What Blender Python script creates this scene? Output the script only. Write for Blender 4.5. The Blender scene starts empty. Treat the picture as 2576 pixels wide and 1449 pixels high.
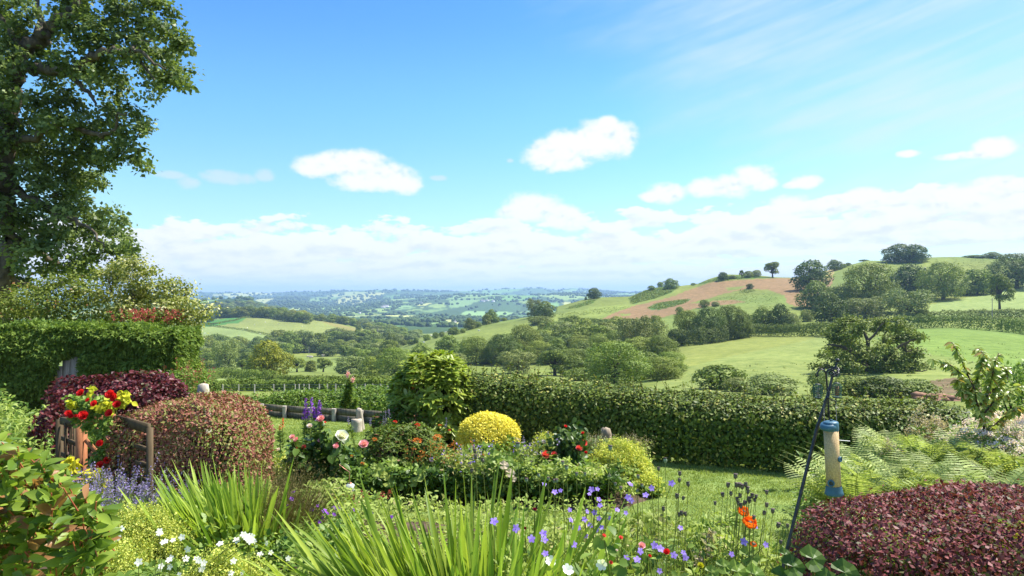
import bpy, math, numpy as np
PI = math.pi
sc = bpy.context.scene
COL = sc.collection
# ------------------------------------------------------------------ camera
F = 1717.3; CX = 1288.0; HY = 745.0; CZ = 2.2
cd = bpy.data.cameras.new('camera'); cam = bpy.data.objects.new('camera', cd); COL.objects.link(cam)
cam.location = (0, 0, CZ); cam.rotation_euler = (PI/2, 0, 0)
cd.lens = 24; cd.sensor_width = 36; cd.shift_y = 20.5/2576
cd.clip_start = 0.05; cd.clip_end = 60000
sc.camera = cam
# ------------------------------------------------------------------ sun, exposure
SUN_EL, SUN_AZ = math.radians(56), math.radians(23)      # azimuth from +X towards +Y
SUN = np.array([math.cos(SUN_EL)*math.cos(SUN_AZ), math.cos(SUN_EL)*math.sin(SUN_AZ), math.sin(SUN_EL)])
sd = bpy.data.lights.new('sun', 'SUN'); sd.energy = 5.0; sd.angle = math.radians(0.5); sd.color = (1, .95, .86)
so = bpy.data.objects.new('sun', sd); COL.objects.link(so)
from mathutils import Vector
so.rotation_euler = Vector(SUN.tolist()).to_track_quat('Z', 'Y').to_euler()
sc.view_settings.view_transform = 'Standard'; sc.view_settings.look = 'None'
sc.view_settings.exposure = 1.07; sc.view_settings.gamma = 1.0
sc.cycles.use_denoising = True
sc.cycles.max_bounces = 6; sc.cycles.diffuse_bounces = 3; sc.cycles.glossy_bounces = 2
sc.cycles.transmission_bounces = 4; sc.cycles.volume_bounces = 0; sc.cycles.transparent_max_bounces = 8
sc.cycles.caustics_reflective = False; sc.cycles.caustics_refractive = False

# ------------------------------------------------------------------ node helper
class NT:
    def __init__(s, tree): s.t = tree; s.n = tree.nodes; s.l = tree.links
    def new(s, typ, **kw):
        nd = s.n.new(typ)
        for k, v in kw.items(): setattr(nd, k, v)
        return nd
    def put(s, sock, v):
        if isinstance(v, bpy.types.NodeSocket): s.l.new(v, sock)
        elif v is not None:
            try: sock.default_value = v
            except Exception: sock.default_value = (*v, 1.0)
    def m(s, op, a, b=None, c=None, clamp=False):
        nd = s.new('ShaderNodeMath', operation=op); nd.use_clamp = clamp
        for i, v in enumerate((a, b, c)):
            if v is not None: s.put(nd.inputs[i], v)
        return nd.outputs[0]
    def vm(s, op, a, b=None, out=0):
        nd = s.new('ShaderNodeVectorMath', operation=op)
        s.put(nd.inputs[0], a)
        if b is not None: s.put(nd.inputs[1], b)
        return nd.outputs[out]
    def xyz(s, x, y, z=0.0):
        nd = s.new('ShaderNodeCombineXYZ')
        for i, v in enumerate((x, y, z)): s.put(nd.inputs[i], v)
        return nd.outputs[0]
    def noise(s, vec, scale, detail=4, rough=.55, dist=0.0, w=None):
        nd = s.new('ShaderNodeTexNoise')
        if w is not None: nd.noise_dimensions = '4D'; nd.inputs['W'].default_value = w
        if vec is not None: s.put(nd.inputs['Vector'], vec)
        nd.inputs['Scale'].default_value = scale; nd.inputs['Detail'].default_value = detail
        nd.inputs['Roughness'].default_value = rough; nd.inputs['Distortion'].default_value = dist
        return nd.outputs['Fac']
    def ss(s, v, a, b, lo=0.0, hi=1.0):
        nd = s.new('ShaderNodeMapRange', interpolation_type='SMOOTHSTEP')
        s.put(nd.inputs['Value'], v)
        for k, x in (('From Min', a), ('From Max', b), ('To Min', lo), ('To Max', hi)): s.put(nd.inputs[k], x)
        return nd.outputs['Result']
    def mix(s, f, a, b, blend='MIX'):
        nd = s.new('ShaderNodeMix', data_type='RGBA', blend_type=blend)
        s.put(nd.inputs[0], f); s.put(nd.inputs[6], a); s.put(nd.inputs[7], b)
        return nd.outputs[2]
def rgb(*c): return (*c, 1.0)

# ------------------------------------------------------------------ world: clear sky with cumulus bank, puffs and high cirrus
world = bpy.data.worlds.new('World'); sc.world = world; world.use_nodes = True
T = NT(world.node_tree); T.n.clear()
wout = T.new('ShaderNodeOutputWorld'); bg = T.new('ShaderNodeBackground'); T.l.new(bg.outputs[0], wout.inputs[0])
sky = T.new('ShaderNodeTexSky', sky_type='NISHITA'); sky.sun_disc = False
sky.sun_elevation = SUN_EL; sky.sun_rotation = PI/2 - SUN_AZ
sky.air_density = 1.0; sky.dust_density = 0.6; sky.ozone_density = 2.5
SKS = 0.085; bg.inputs['Strength'].default_value = SKS
tc = T.new('ShaderNodeTexCoord'); d = tc.outputs['Generated']
sep = T.new('ShaderNodeSeparateXYZ'); T.l.new(d, sep.inputs[0]); dx, dy, dz = sep.outputs
U = T.m('MULTIPLY', T.m('ARCTAN2', dx, dy), F)
hr = T.m('SQRT', T.m('ADD', T.m('MULTIPLY', dx, dx), T.m('MULTIPLY', dy, dy)))
V = T.m('MULTIPLY', T.m('DIVIDE', dz, T.m('MAXIMUM', hr, .02)), F)
P = T.xyz(U, V, 0.0)
def uv(px, py):
    u = math.atan((px-CX)/F); return u*F, (HY-py)*math.cos(u)
nA = T.noise(T.vm('MULTIPLY', P, (1/95, 1/70, 1)), 1.0, 6, .58)
nB = T.noise(T.vm('MULTIPLY', P, (1/30, 1/24, 1)), 1.0, 5, .6, w=None)
nU = T.noise(T.vm('ADD', T.vm('MULTIPLY', P, (1/30, 1/24, 1)), (0.12, .45, 0)), 1.0, 5, .6)
nG = T.noise(T.vm('ADD', T.vm('MULTIPLY', P, (1/95, 1/70, 1)), (0.08, .38, 0)), 1.0, 6, .58)
nC = T.noise(T.vm('MULTIPLY', P, (1/170, 1/40, 1)), 1.0, 5, .55)
puffs = [(790,418,48,26),(845,412,62,28),(905,412,70,32),(975,445,75,32),(1020,462,42,26),(930,455,90,24),
 (1375,392,58,34),(1440,362,70,36),(1500,350,62,44),(1560,350,44,40),(1525,318,34,24),(1410,405,70,24),
 (1340,522,68,36),(1290,535,45,18),(1410,545,55,26),
 (1680,486,44,24),(1640,494,34,12),(1780,472,50,22),(1830,470,66,26),(1895,448,50,28),(1930,462,26,16),
 (2030,458,34,15),(1995,466,24,8),(2495,372,36,20),(2430,390,56,9),(2285,387,24,8),
 (2410,500,60,28),(2350,512,50,20),(1990,510,44,20),(2085,518,34,22),(2178,500,42,22),(2500,468,46,18)]
q = None
for (a, b, rx, ry) in puffs:
    u0, v0 = uv(a, b)
    w_ = T.vm('MULTIPLY', T.vm('SUBTRACT', P, (u0, v0, 0)), (1/(rx*1.32), 1/(ry*1.42), 0))
    dd = T.vm('DOT_PRODUCT', w_, w_, out=1)
    q = dd if q is None else T.m('SMOOTH_MIN', q, dd, .35)
pn = T.m('ADD', T.m('MULTIPLY', T.m('SUBTRACT', nA, .5), 1.25), T.m('MULTIPLY', T.m('SUBTRACT', nB, .5), .8))
mP = T.ss(T.m('ADD', T.m('SUBTRACT', 1.0, q), pn), .12, .85, 0, .97)
# bank of cumulus rows: each row has a ragged domed top and a flatter base, far rows low and small
lowh = T.ss(V, 0.0, 150.0, .62, 0.0)
Ux = T.m('MULTIPLY', U, .036)
rows = []
for (base, hgt, sx, sy, off, cover, amax) in [(2, 22, 60, 11, 3.1, .66, .60), (18, 30, 80, 16, 7.7, .62, .72), (40, 42, 100, 25, 12.3, .62, .84), (70, 58, 112, 36, 17.1, .60, .93), (104, 74, 118, 52, 21.9, .54, .97), (158, 60, 100, 42, 33.3, .26, .9)]:
    Vr = T.m('SUBTRACT', V, Ux) if base > 40 else V
    q3 = T.vm('ADD', T.vm('MULTIPLY', T.xyz(U, Vr, 0), (1/sx, 1/sy, 1)), (off, off*.7, off*1.3))
    nr1 = T.noise(q3, 1.0, 6, .56); nr2 = T.noise(T.vm('ADD', q3, (.10, .34, 0)), 1.0, 6, .56)
    hh = T.m('DIVIDE', T.m('SUBTRACT', Vr, base), hgt)
    f_ = T.m('ADD', T.m('MULTIPLY', T.m('SUBTRACT', nr1, .5), 2.6), T.m('SUBTRACT', cover, T.m('MULTIPLY', T.m('ABSOLUTE', T.m('SUBTRACT', hh, .35)), .85)))
    mk = T.m('MULTIPLY', T.m('MULTIPLY', T.ss(f_, -.02, .17), T.ss(hh, -.12, .10)), amax)
    sh_ = T.ss(T.m('ADD', T.m('MULTIPLY', T.m('SUBTRACT', nr1, nr2), 3.0), T.m('MULTIPLY', hh, .5)), -.42, .36)
    rows.append((mk, sh_))
# wisps and cirrus
wi = None
for (a, b, rx, ry) in [(575,448,62,13),(475,460,26,12),(665,440,24,14),(1104,448,22,6),(545,435,25,8),(430,440,40,8),(1283,404,10,5)]:
    u0, v0 = uv(a, b)
    w_ = T.vm('MULTIPLY', T.vm('SUBTRACT', P, (u0, v0, 0)), (1/(rx*1.2), 1/(ry*1.5), 0))
    dd = T.vm('DOT_PRODUCT', w_, w_, out=1); wi = dd if wi is None else T.m('MINIMUM', wi, dd)
mW = T.ss(T.m('ADD', T.m('SUBTRACT', 1.0, wi), T.m('MULTIPLY', T.m('SUBTRACT', nB, .5), 1.4)), .0, 1.0, 0, .55)
rot = T.xyz(T.m('ADD', T.m('MULTIPLY', U, .97), T.m('MULTIPLY', V, .25)), T.m('SUBTRACT', T.m('MULTIPLY', V, .97), T.m('MULTIPLY', U, .27)), 0)
nD = T.noise(T.vm('MULTIPLY', rot, (1/700, 1/38, 1)), 1.0, 5, .55, .4)
nF = T.noise(T.vm('MULTIPLY', rot, (1/420, 1/130, 1)), 1.0, 4, .55)
veil = T.ss(T.m('ADD', T.m('ADD', U, T.m('MULTIPLY', V, .62)), T.m('MULTIPLY', T.m('SUBTRACT', nF, .5), 900.0)), 420.0, 1300.0)
veil = T.m('MULTIPLY', veil, T.ss(V, 70.0, 300.0))
fib = T.ss(T.m('ADD', T.m('MULTIPLY', nD, .55), T.m('MULTIPLY', nF, .45)), .28, .78, .25, 1.0)
mC = T.m('MULTIPLY', T.m('MULTIPLY', veil, fib), .88)
E = .72/SKS
gain = T.mix(T.ss(V, 120.0, 495.0), rgb(.96, 1.18, 1.16), rgb(.68, 1.14, 1.36)); gain = T.mix(T.ss(V, 430.0, 760.0), gain, rgb(.48, .96, 1.52))
skyc = T.mix(1.0, sky.outputs[0], gain, 'MULTIPLY')
skyc = T.mix(lowh, skyc, rgb(.52*E, .60*E, .68*E))
c1 = T.mix(mC, skyc, rgb(.53*E, .62*E, .70*E))
c1 = T.mix(mW, c1, rgb(.55*E, .60*E, .70*E))
cp = T.mix(T.ss(T.m('ADD', T.m('MULTIPLY', T.m('SUBTRACT', nB, nU), 1.6), T.m('MULTIPLY', T.m('SUBTRACT', nA, nG), 2.0)), -1.0, .0), rgb(.47*E, .54*E, .68*E), rgb(.715*E, .72*E, .725*E))
c2 = c1
for mk, sh_ in rows: c2 = T.mix(mk, c2, T.mix(sh_, rgb(.57*E, .61*E, .70*E), rgb(.715*E, .72*E, .725*E)))
c3 = T.mix(mP, c2, cp)
c3 = T.mix(T.ss(V, 0.0, 70.0, .40, 0.0), c3, rgb(.53*E, .61*E, .70*E))
ground = T.ss(dz, -.02, -.12)
c4 = T.mix(ground, c3, rgb(.10*E, .13*E, .06*E))
T.l.new(c4, bg.inputs['Color'])
world.cycles.sampling_method = 'MANUAL'; world.cycles.sample_map_resolution = 512

# ------------------------------------------------------------------ geometry helpers
def W(px, py, Y): return np.array([(px-CX)/F*Y, Y, CZ-(py-HY)/F*Y])
def nrmz(v): return v/np.maximum(np.linalg.norm(v, axis=-1, keepdims=True), 1e-9)
def tag(o, label=None, cat=None, group=None, kind=None):
    if label: o['label'] = label
    if cat: o['category'] = cat
    if group: o['group'] = group
    if kind: o['kind'] = kind
    return o
def empty(name, loc, label, cat, group=None, rz=0.0):
    o = bpy.data.objects.new(name, None); COL.objects.link(o); o.location = tuple(float(a) for a in loc); o.rotation_euler = (0, 0, rz)
    o.empty_display_size = .1
    return tag(o, label, cat, group)
class G:
    def __init__(s): s.v = []; s.f = []; s.n = 0
    def mesh(s, V, Fc, r=0.5, m=0):
        V = np.asarray(V, float).reshape(-1, 3); Fc = np.asarray(Fc, int)
        r = np.broadcast_to(np.asarray(r, float), (len(Fc),)); m = np.broadcast_to(np.asarray(m, int), (len(Fc),))
        s.v.append(V); s.f.append((Fc+s.n, r, m)); s.n += len(V); return s
    def polys(s, Q, r=0.5, m=0):
        n, k, _ = Q.shape
        return s.mesh(Q.reshape(-1, 3), np.arange(n*k).reshape(n, k), r, m)
    def box(s, c, size, R=None, r=.5, m=0):
        h = np.array(size)/2
        V = np.array([[x, y, z] for x in (-1, 1) for y in (-1, 1) for z in (-1, 1)])*h
        if R is not None: V = V@np.asarray(R).T
        return s.mesh(V+np.array(c), [[0,1,3,2],[4,6,7,5],[0,4,5,1],[2,3,7,6],[0,2,6,4],[1,5,7,3]], r, m)
    def beam(s, a, b, w, t, up=(0, 0, 1), m=0):
        a = np.array(a, float); b = np.array(b, float); x = b-a; L = np.linalg.norm(x); x /= L
        y = np.cross(np.array(up, float), x); y /= max(np.linalg.norm(y), 1e-6); z = np.cross(x, y)
        return s.box((a+b)/2, (L, t, w), np.stack([x, y, z], 1), m=m)
    def tube(s, pts, rad, k=6, m=0, r=.5, cap=True):
        pts = np.array(pts, float); n = len(pts); rad = np.broadcast_to(np.asarray(rad, float), (n,))
        tg = nrmz(np.gradient(pts, axis=0)); ref = np.array([0, 0, 1.]) if abs(tg[:, 2]).mean() < .9 else np.array([0, 1., 0])
        a = nrmz(np.cross(tg, ref)); b = np.cross(tg, a)
        th = np.arange(k)/k*2*PI
        V = pts[:, None]+rad[:, None, None]*(np.cos(th)[None, :, None]*a[:, None]+np.sin(th)[None, :, None]*b[:, None])
        I = np.arange(n*k).reshape(n, k); J = np.roll(I, -1, 1)
        Fc = np.stack([I[:-1], J[:-1], J[1:], I[1:]], -1).reshape(-1, 4)
        s.mesh(V.reshape(-1, 3), Fc, r, m)
        if cap:
            s.mesh(V[-1], [list(range(k))], r, m); s.mesh(V[0], [list(range(k))[::-1]], r, m)
        return s
    def lathe(s, prof, c=(0, 0, 0), k=16, axis=None, m=0, r=.5):
        prof = np.array(prof, float); th = np.arange(k)/k*2*PI
        V = np.stack([prof[:, 0:1]*np.cos(th), prof[:, 0:1]*np.sin(th), np.repeat(prof[:, 1:2], k, 1)], -1)
        if axis is not None:
            z = nrmz(np.array(axis, float)); x = nrmz(np.cross([0, 1, 0.01], z)); y = np.cross(z, x); V = V@np.stack([x, y, z])
        I = np.arange(len(prof)*k).reshape(-1, k); J = np.roll(I, -1, 1)
        return s.mesh(V.reshape(-1, 3)+np.array(c), np.stack([I[:-1], J[:-1], J[1:], I[1:]], -1).reshape(-1, 4), r, m)
    def build(s, name, mats, parent=None, smooth=False, loc=None):
        me = bpy.data.meshes.new(name)
        V = np.concatenate(s.v) if s.v else np.zeros((0, 3))
        me.vertices.add(len(V)); me.vertices.foreach_set('co', V.astype(np.float32).ravel())
        li = np.concatenate([f.ravel() for f, _, _ in s.f]); cnt = np.concatenate([np.full(len(f), f.shape[1]) for f, _, _ in s.f])
        st = np.concatenate([[0], np.cumsum(cnt)[:-1]])
        me.loops.add(len(li)); me.loops.foreach_set('vertex_index', li.astype(np.int32))
        me.polygons.add(len(cnt)); me.polygons.foreach_set('loop_start', st.astype(np.int32))
        try: me.polygons.foreach_set('loop_total', cnt.astype(np.int32))
        except Exception: pass
        mats = mats if isinstance(mats, (list, tuple)) else [mats]
        for mm in mats: me.materials.append(mm)
        me.polygons.foreach_set('material_index', np.concatenate([m for _, _, m in s.f]).astype(np.int32))
        if smooth: me.polygons.foreach_set('use_smooth', np.ones(len(cnt), bool))
        at = me.attributes.new('rnd', 'FLOAT', 'FACE'); at.data.foreach_set('value', np.concatenate([r for _, r, _ in s.f]).astype(np.float32))
        me.update(calc_edges=True)
        o = bpy.data.objects.new(name, me); COL.objects.link(o)
        if parent is not None: o.parent = parent
        if loc is not None: o.location = tuple(float(a) for a in loc)
        return o
def jit(rng, n, s): return rng.normal(0, s, (n, 3))
def diamonds(g, c, dr, sd, L, Wd, r, m=0, bow=0.15):
    """pointed leaf: base at c, tip at c+dr*L; two tris folded on the midrib"""
    L = np.asarray(L)[..., None]; Wd = np.asarray(Wd)[..., None]; n = nrmz(np.cross(dr, sd))
    a = c; t = c+dr*L; mid = c+dr*L*.45
    l = mid+sd*Wd*.5+n*Wd*bow; rr = mid-sd*Wd*.5+n*Wd*bow
    g.polys(np.stack([a, rr, t, l], 1), r, m)
def ribbon(g, base, dr, nr, L, Wd, prof, droop=0.0, curl=0.0, r=.5, m=0, fold=0.0):
    n = len(base); K = len(prof); t = np.linspace(0, 1, K)
    L = np.broadcast_to(np.asarray(L, float), (n,)); Wd = np.broadcast_to(np.asarray(Wd, float), (n,))
    droop = np.broadcast_to(np.asarray(droop, float), (n,)); curl = np.broadcast_to(np.asarray(curl, float), (n,))
    dr = nrmz(dr); sd = nrmz(np.cross(dr, nr)); nn = np.cross(sd, dr)
    Pc = base[:, None]+dr[:, None]*(L[:, None]*t)[..., None]
    Pc = Pc+nn[:, None]*(curl*L)[:, None, None]*(t**2)[None, :, None]
    Pc = Pc-np.array([0, 0, 1.])*(droop*L)[:, None, None]*(t**2)[None, :, None]
    w = (Wd[:, None]*np.array(prof)[None]/2)[..., None]
    Lf = Pc+sd[:, None]*w+nn[:, None]*w*fold; Rt = Pc-sd[:, None]*w+nn[:, None]*w*fold
    r = np.broadcast_to(np.asarray(r, float), (n,))
    if fold:
        V = np.stack([Lf, Pc, Rt], 2).reshape(n, K*3, 3)
        idx = []
        for k in range(K-1):
            a = 3*k; idx += [[a, a+1, a+4, a+3], [a+1, a+2, a+5, a+4]]
        idx = np.array(idx)
    else:
        V = np.stack([Lf, Rt], 2).reshape(n, K*2, 3)
        idx = np.array([[2*k, 2*k+1, 2*k+3, 2*k+2] for k in range(K-1)])
    step = V.shape[1]
    Fc = (idx[None]+np.arange(n)[:, None, None]*step).reshape(-1, 4)
    g.mesh(V.reshape(-1, 3), Fc, np.repeat(r, len(idx)), m)

# ------------------------------------------------------------------ materials
MATS = {}
def leaf(name, a, b, trans=.3, rough=.5, spec=.35, c=None, tint=.12, third=.12):
    if tint: a = (a[0]*.97, a[1]*.93, a[2]*.66); b = (b[0]*.97, b[1]*.93, b[2]*.66); spec = spec*.55
    m = bpy.data.materials.new(name); m.use_nodes = True; t = NT(m.node_tree); t.n.clear()
    out = t.new('ShaderNodeOutputMaterial'); at = t.new('ShaderNodeAttribute', attribute_name='rnd'); oi = t.new('ShaderNodeObjectInfo')
    geo = t.new('ShaderNodeNewGeometry')
    col = t.mix(at.outputs['Fac'], rgb(*a), rgb(*b))
    if c is not None: col = t.mix(t.ss(at.outputs['Fac'], 1-third-.001, 1-third), col, rgb(*c))
    hs = t.new('ShaderNodeHueSaturation'); t.put(hs.inputs['Color'], col)
    t.put(hs.inputs['Value'], t.m('ADD', 1-tint, t.m('MULTIPLY', oi.outputs['Random'], 2*tint)))
    t.put(hs.inputs['Hue'], t.m('ADD', .5-tint*.06, t.m('MULTIPLY', t.m('FRACT', t.m('MULTIPLY', oi.outputs['Random'], 7.31)), tint*.12)))
    p = t.new('ShaderNodeBsdfPrincipled'); t.l.new(hs.outputs[0], p.inputs['Base Color'])
    p.inputs['Roughness'].default_value = rough; p.inputs['Specular IOR Level'].default_value = spec
    tr = t.new('ShaderNodeBsdfTranslucent'); t.put(tr.inputs['Color'], t.mix(1.0, hs.outputs[0], rgb(1.15, 1.2, .6), 'MULTIPLY'))
    mx = t.new('ShaderNodeMixShader'); mx.inputs[0].default_value = trans
    t.l.new(p.outputs[0], mx.inputs[1]); t.l.new(tr.outputs[0], mx.inputs[2]); t.l.new(mx.outputs[0], out.inputs[0])
    MATS[name] = m; return m
def petal(name, a, b, trans=.3): return leaf(name, a, b, trans, .6, .15, tint=0)
def solid(name, a, b=None, scale=20, rough=.7, spec=.3, stretch=(1, 1, 1), bump=.0, metal=0.0, detail=5, obj=True):
    m = bpy.data.materials.new(name); m.use_nodes = True; t = NT(m.node_tree)
    p = t.n['Principled BSDF']; tcn = t.new('ShaderNodeTexCoord')
    v = t.vm('MULTIPLY', tcn.outputs['Object'], stretch); n = t.noise(v, scale, detail, .6)
    t.put(p.inputs['Base Color'], t.mix(t.ss(n, .3, .7), rgb(*a), rgb(*(b or a))))
    p.inputs['Roughness'].default_value = rough; p.inputs['Specular IOR Level'].default_value = spec; p.inputs['Metallic'].default_value = metal
    if bump:
        bn = t.new('ShaderNodeBump'); bn.inputs['Strength'].default_value = bump; bn.inputs['Distance'].default_value = .02
        t.l.new(n, bn.inputs['Height']); t.l.new(bn.outputs[0], p.inputs['Normal'])
    MATS[name] = m; return m
bark = solid('bark', (.055, .045, .03), (.13, .11, .075), 14, .9, .1, (1, 1, .35), .8)
twig = solid('twig', (.05, .035, .022), (.10, .07, .045), 20, .9, .1)
leaf('tree_green', (.075, .125, .026), (.27, .34, .075), .2, .55, .25, tint=.22)
leaf('tree_dark', (.045, .08, .02), (.165, .225, .055), .18, .55, .25, tint=.18)
leaf('tree_grey', (.11, .15, .055), (.30, .36, .16), .2, .6, .2, tint=.18)
leaf('tree_yellow', (.13, .16, .024), (.36, .38, .06), .28, .55, .25, tint=.15)
leaf('far_tree', (.05, .085, .035), (.08, .125, .05), .1, .8, .1, tint=.3)
leaf('hedge_far', (.08, .125, .025), (.20, .27, .06), .2, .6, .2, tint=.15)

# ------------------------------------------------------------------ terrain
XS = [-700, 0, 480, 560, 640, 720, 800, 880, 960, 1060, 1180, 1340, 1490, 1600, 1700, 1800, 1900, 2000, 2120, 2250, 2400, 2576, 3400]
YS = [16, 40, 90, 140, 200, 260, 330, 420, 520, 650, 800, 950, 1200, 1600, 2200, 3000, 4500, 6500, 9000, 14000]
L0 = [1121, 1005, 978, 962, 948, 938, 928, 912, 893, 862]
TB = {
 -700: L0+[835, 815, 815, 800, 775, 785, 775, 755, 744, 745],
 0: L0+[832, 815, 815, 795, 765, 785, 775, 755, 742, 745],
 480: L0+[832, 812, 818, 792, 758, 788, 775, 752, 741, 745],
 560: L0+[828, 800, 815, 790, 752, 788, 770, 752, 741, 745],
 640: L0+[826, 797, 815, 792, 752, 786, 765, 752, 740, 745],
 720: L0+[826, 799, 815, 805, 790, 788, 746, 752, 738, 745],
 800: L0[:9]+[868, 830, 806, 820, 812, 800, 788, 765, 752, 737, 745],
 880: L0[:9]+[872, 838, 818, 832, 815, 803, 786, 772, 745, 737, 745],
 960: [1121, 1005, 978, 962, 948, 938, 912, 896, 884, 876, 860, 840, 838, 812, 800, 783, 768, 741, 739, 745],
 1060: [1121, 1005, 978, 962, 948, 930, 895, 866, 848, 862, 850, 842, 835, 815, 800, 785, 768, 738, 737, 745],
 1180: [1121, 1005, 980, 962, 945, 918, 880, 848, 824, 850, 842, 838, 830, 815, 800, 788, 768, 745, 733, 745],
 1340: [1121, 1010, 982, 962, 940, 915, 880, 830, 797, 812, 815, 820, 822, 812, 802, 790, 770, 748, 727, 745],
 1490: [1121, 1012, 984, 962, 935, 900, 850, 808, 775, 750, 790, 800, 810, 808, 802, 792, 770, 750, 729, 745],
 1600: [1121, 1015, 985, 962, 930, 885, 838, 802, 768, 742, 780, 790, 800, 800, 800, 790, 770, 755, 738, 745],
 1700: [1121, 1015, 985, 942, 888, 868, 830, 788, 750, 719, 760, 780, 790, 795, 795, 790, 770, 755, 742, 746],
 1800: [1121, 1015, 985, 928, 875, 862, 822, 776, 738, 701, 750, 770, 790, 795, 795, 790, 770, 755, 742, 746],
 1900: [1121, 1015, 985, 922, 864, 851, 815, 768, 728, 692, 740, 770, 790, 795, 795, 790, 770, 755, 742, 746],
 2000: [1121, 1015, 985, 918, 857, 843, 808, 760, 722, 699, 740, 770, 790, 795, 795, 790, 770, 755, 742, 746],
 2120: [1121, 1015, 985, 914, 850, 838, 803, 762, 715, 672, 720, 760, 790, 795, 795, 790, 770, 755, 742, 746],
 2250: [1121, 1015, 985, 910, 843, 829, 796, 755, 700, 657, 710, 760, 790, 795, 795, 790, 770, 755, 742, 746],
 2400: [1121, 1015, 985, 908, 838, 825, 790, 745, 695, 646, 700, 750, 790, 795, 795, 790, 770, 755, 742, 746],
 2576: [1121, 1015, 985, 912, 848, 835, 790, 740, 695, 650, 700, 750, 790, 795, 795, 790, 770, 755, 742, 746],
 3400: [1121, 1015, 985, 920, 870, 850, 800, 740, 690, 655, 700, 750, 790, 795, 795, 790, 770, 755, 742, 746]}
TBL = np.array([TB[x] for x in XS], float); YSa = np.array(YS, float)
DPX = 4.0; PXC = np.arange(-700, 3400+DPX, DPX)
def pchip(x, Y, xq):
    h = np.diff(x); dl = np.diff(Y, axis=1)/h; D = np.zeros_like(Y)
    w1 = 2*h[1:]+h[:-1]; w2 = h[1:]+2*h[:-1]
    s = dl[:, :-1]*dl[:, 1:] > 0
    with np.errstate(all='ignore'):
        D[:, 1:-1] = np.where(s, (w1+w2)/(w1/dl[:, :-1]+w2/dl[:, 1:]), 0)
    D[:, 0] = dl[:, 0]; D[:, -1] = dl[:, -1]
    i = np.clip(np.searchsorted(x, xq)-1, 0, len(h)-1); t = (xq-x[i])/h[i]
    y0, y1, d0, d1 = Y[:, i], Y[:, i+1], D[:, i]*h[i], D[:, i+1]*h[i]
    return y0*(2*t**3-3*t**2+1)+d0*(t**3-2*t**2+t)+y1*(-2*t**3+3*t**2)+d1*(t**3-t**2)
tb = np.stack([np.interp(PXC, XS, TBL[:, j]) for j in range(len(YS))], 1)
ker = np.exp(-.5*(np.arange(-15, 16)/6.0)**2); ker /= ker.sum()
pad = np.pad(tb, ((15, 15), (0, 0)), 'edge')
tb = np.stack([np.convolve(pad[:, j], ker, 'valid') for j in range(tb.shape[1])], 1)
# fine ridge profile on the hill crests
for (Yc, pts) in ((650, [(1400,772),(1476,751),(1509,748),(1584,746),(1605,738),(1624,729),(1659,721),(1704,719),(1754,715),(1784,702),(1821,691),(1884,690),(1949,698),(2009,699),(2050,692),(2087,680),(2144,666),(2182,656),(2257,657),(2332,649),(2402,646),(2519,649),(2600,651)]),
                  (9000, [(480,741),(560,741),(640,740),(700,741),(760,738),(800,740),(850,736),(880,739),(960,738),(1060,740),(1130,739),(1189,735),(1240,733),(1264,731),(1300,731),(1326,727),(1364,728),(1385,732),(1401,733),(1436,727),(1484,731),(1530,732),(1583,738)])):
    j = YS.index(Yc); mask = (PXC >= pts[0][0]) & (PXC <= pts[-1][0])
    tb[mask, j] = np.interp(PXC[mask], [p[0] for p in pts], [p[1] for p in pts])
zt = CZ-(tb-HY)/F*YSa[None]
YR = np.unique(np.concatenate([np.geomspace(16, 100, 46), np.geomspace(100, 1000, 190), np.geomspace(1000, 14000, 120)]))
ZG = pchip(YSa, zt, YR)
rngT = np.random.default_rng(5)
XG = (PXC[:, None]-CX)/F*YR[None]; YG = np.broadcast_to(YR[None], XG.shape)
def vnoise(x, y, s, seed):
    r = np.random.default_rng(seed); N = 256; g = r.random((N, N))
    x = x/s+1000; y = y/s+1000; xi = np.floor(x).astype(int); yi = np.floor(y).astype(int); fx = x-xi; fy = y-yi
    fx = fx*fx*(3-2*fx); fy = fy*fy*(3-2*fy); a = lambda i, j: g[(xi+i) % N, (yi+j) % N]
    return (a(0, 0)*(1-fx)+a(1, 0)*fx)*(1-fy)+(a(0, 1)*(1-fx)+a(1, 1)*fx)*fy-.5
amp = np.clip((YG-30)/100, 0, 1)
ZG = ZG+amp*(vnoise(XG, YG, 22, 1)*.8+vnoise(XG, YG, 9, 2)*.25)+np.clip((YG-2000)/4000, 0, 1)*(vnoise(XG, YG, 420, 3)*30+vnoise(XG, YG, 170, 4)*10)+np.clip((YG-2400)/2500, 0, 1)*np.clip((8600-YG)/1500, 0, 1)*(vnoise(XG, YG*.7, 1500, 5)*150+20)
PYG = HY-(ZG-CZ)/YG*F
def ground(px, py, y0=30, y1=1200):
    """first terrain point (near to far) seen at this height in column px"""
    i = int(round((px-PXC[0])/DPX)); i = min(max(i, 0), len(PXC)-1)
    s = (YR >= y0) & (YR <= y1); ys = YR[s]; p = PYG[i, s]
    k = np.where(p <= py)[0]
    j = k[0] if len(k) else int(np.argmin(p))
    Y = ys[j]
    if j > 0 and len(k):
        t = (p[j-1]-py)/max(p[j-1]-p[j], 1e-6); Y = ys[j-1]+(ys[j]-ys[j-1])*min(max(t, 0), 1)
    return zat(px, Y)
def zat(px, Y):
    i = int(round((px-PXC[0])/DPX)); i = min(max(i, 0), len(PXC)-1)
    return np.array([(px-CX)/F*Y, Y, np.interp(Y, YR, ZG[i])])
def inpoly(px, py, poly):
    c = np.zeros(px.shape, bool); n = len(poly)
    for k in range(n):
        x0, y0 = poly[k]; x1, y1 = poly[(k+1) % n]
        if y0 == y1: continue
        c ^= ((y0 > py) != (y1 > py)) & (px < (x1-x0)*(py-y0)/(y1-y0)+x0)
    return c
PXG = np.broadcast_to(PXC[:, None], XG.shape)
C = np.zeros(XG.shape+(3,)); 
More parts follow.
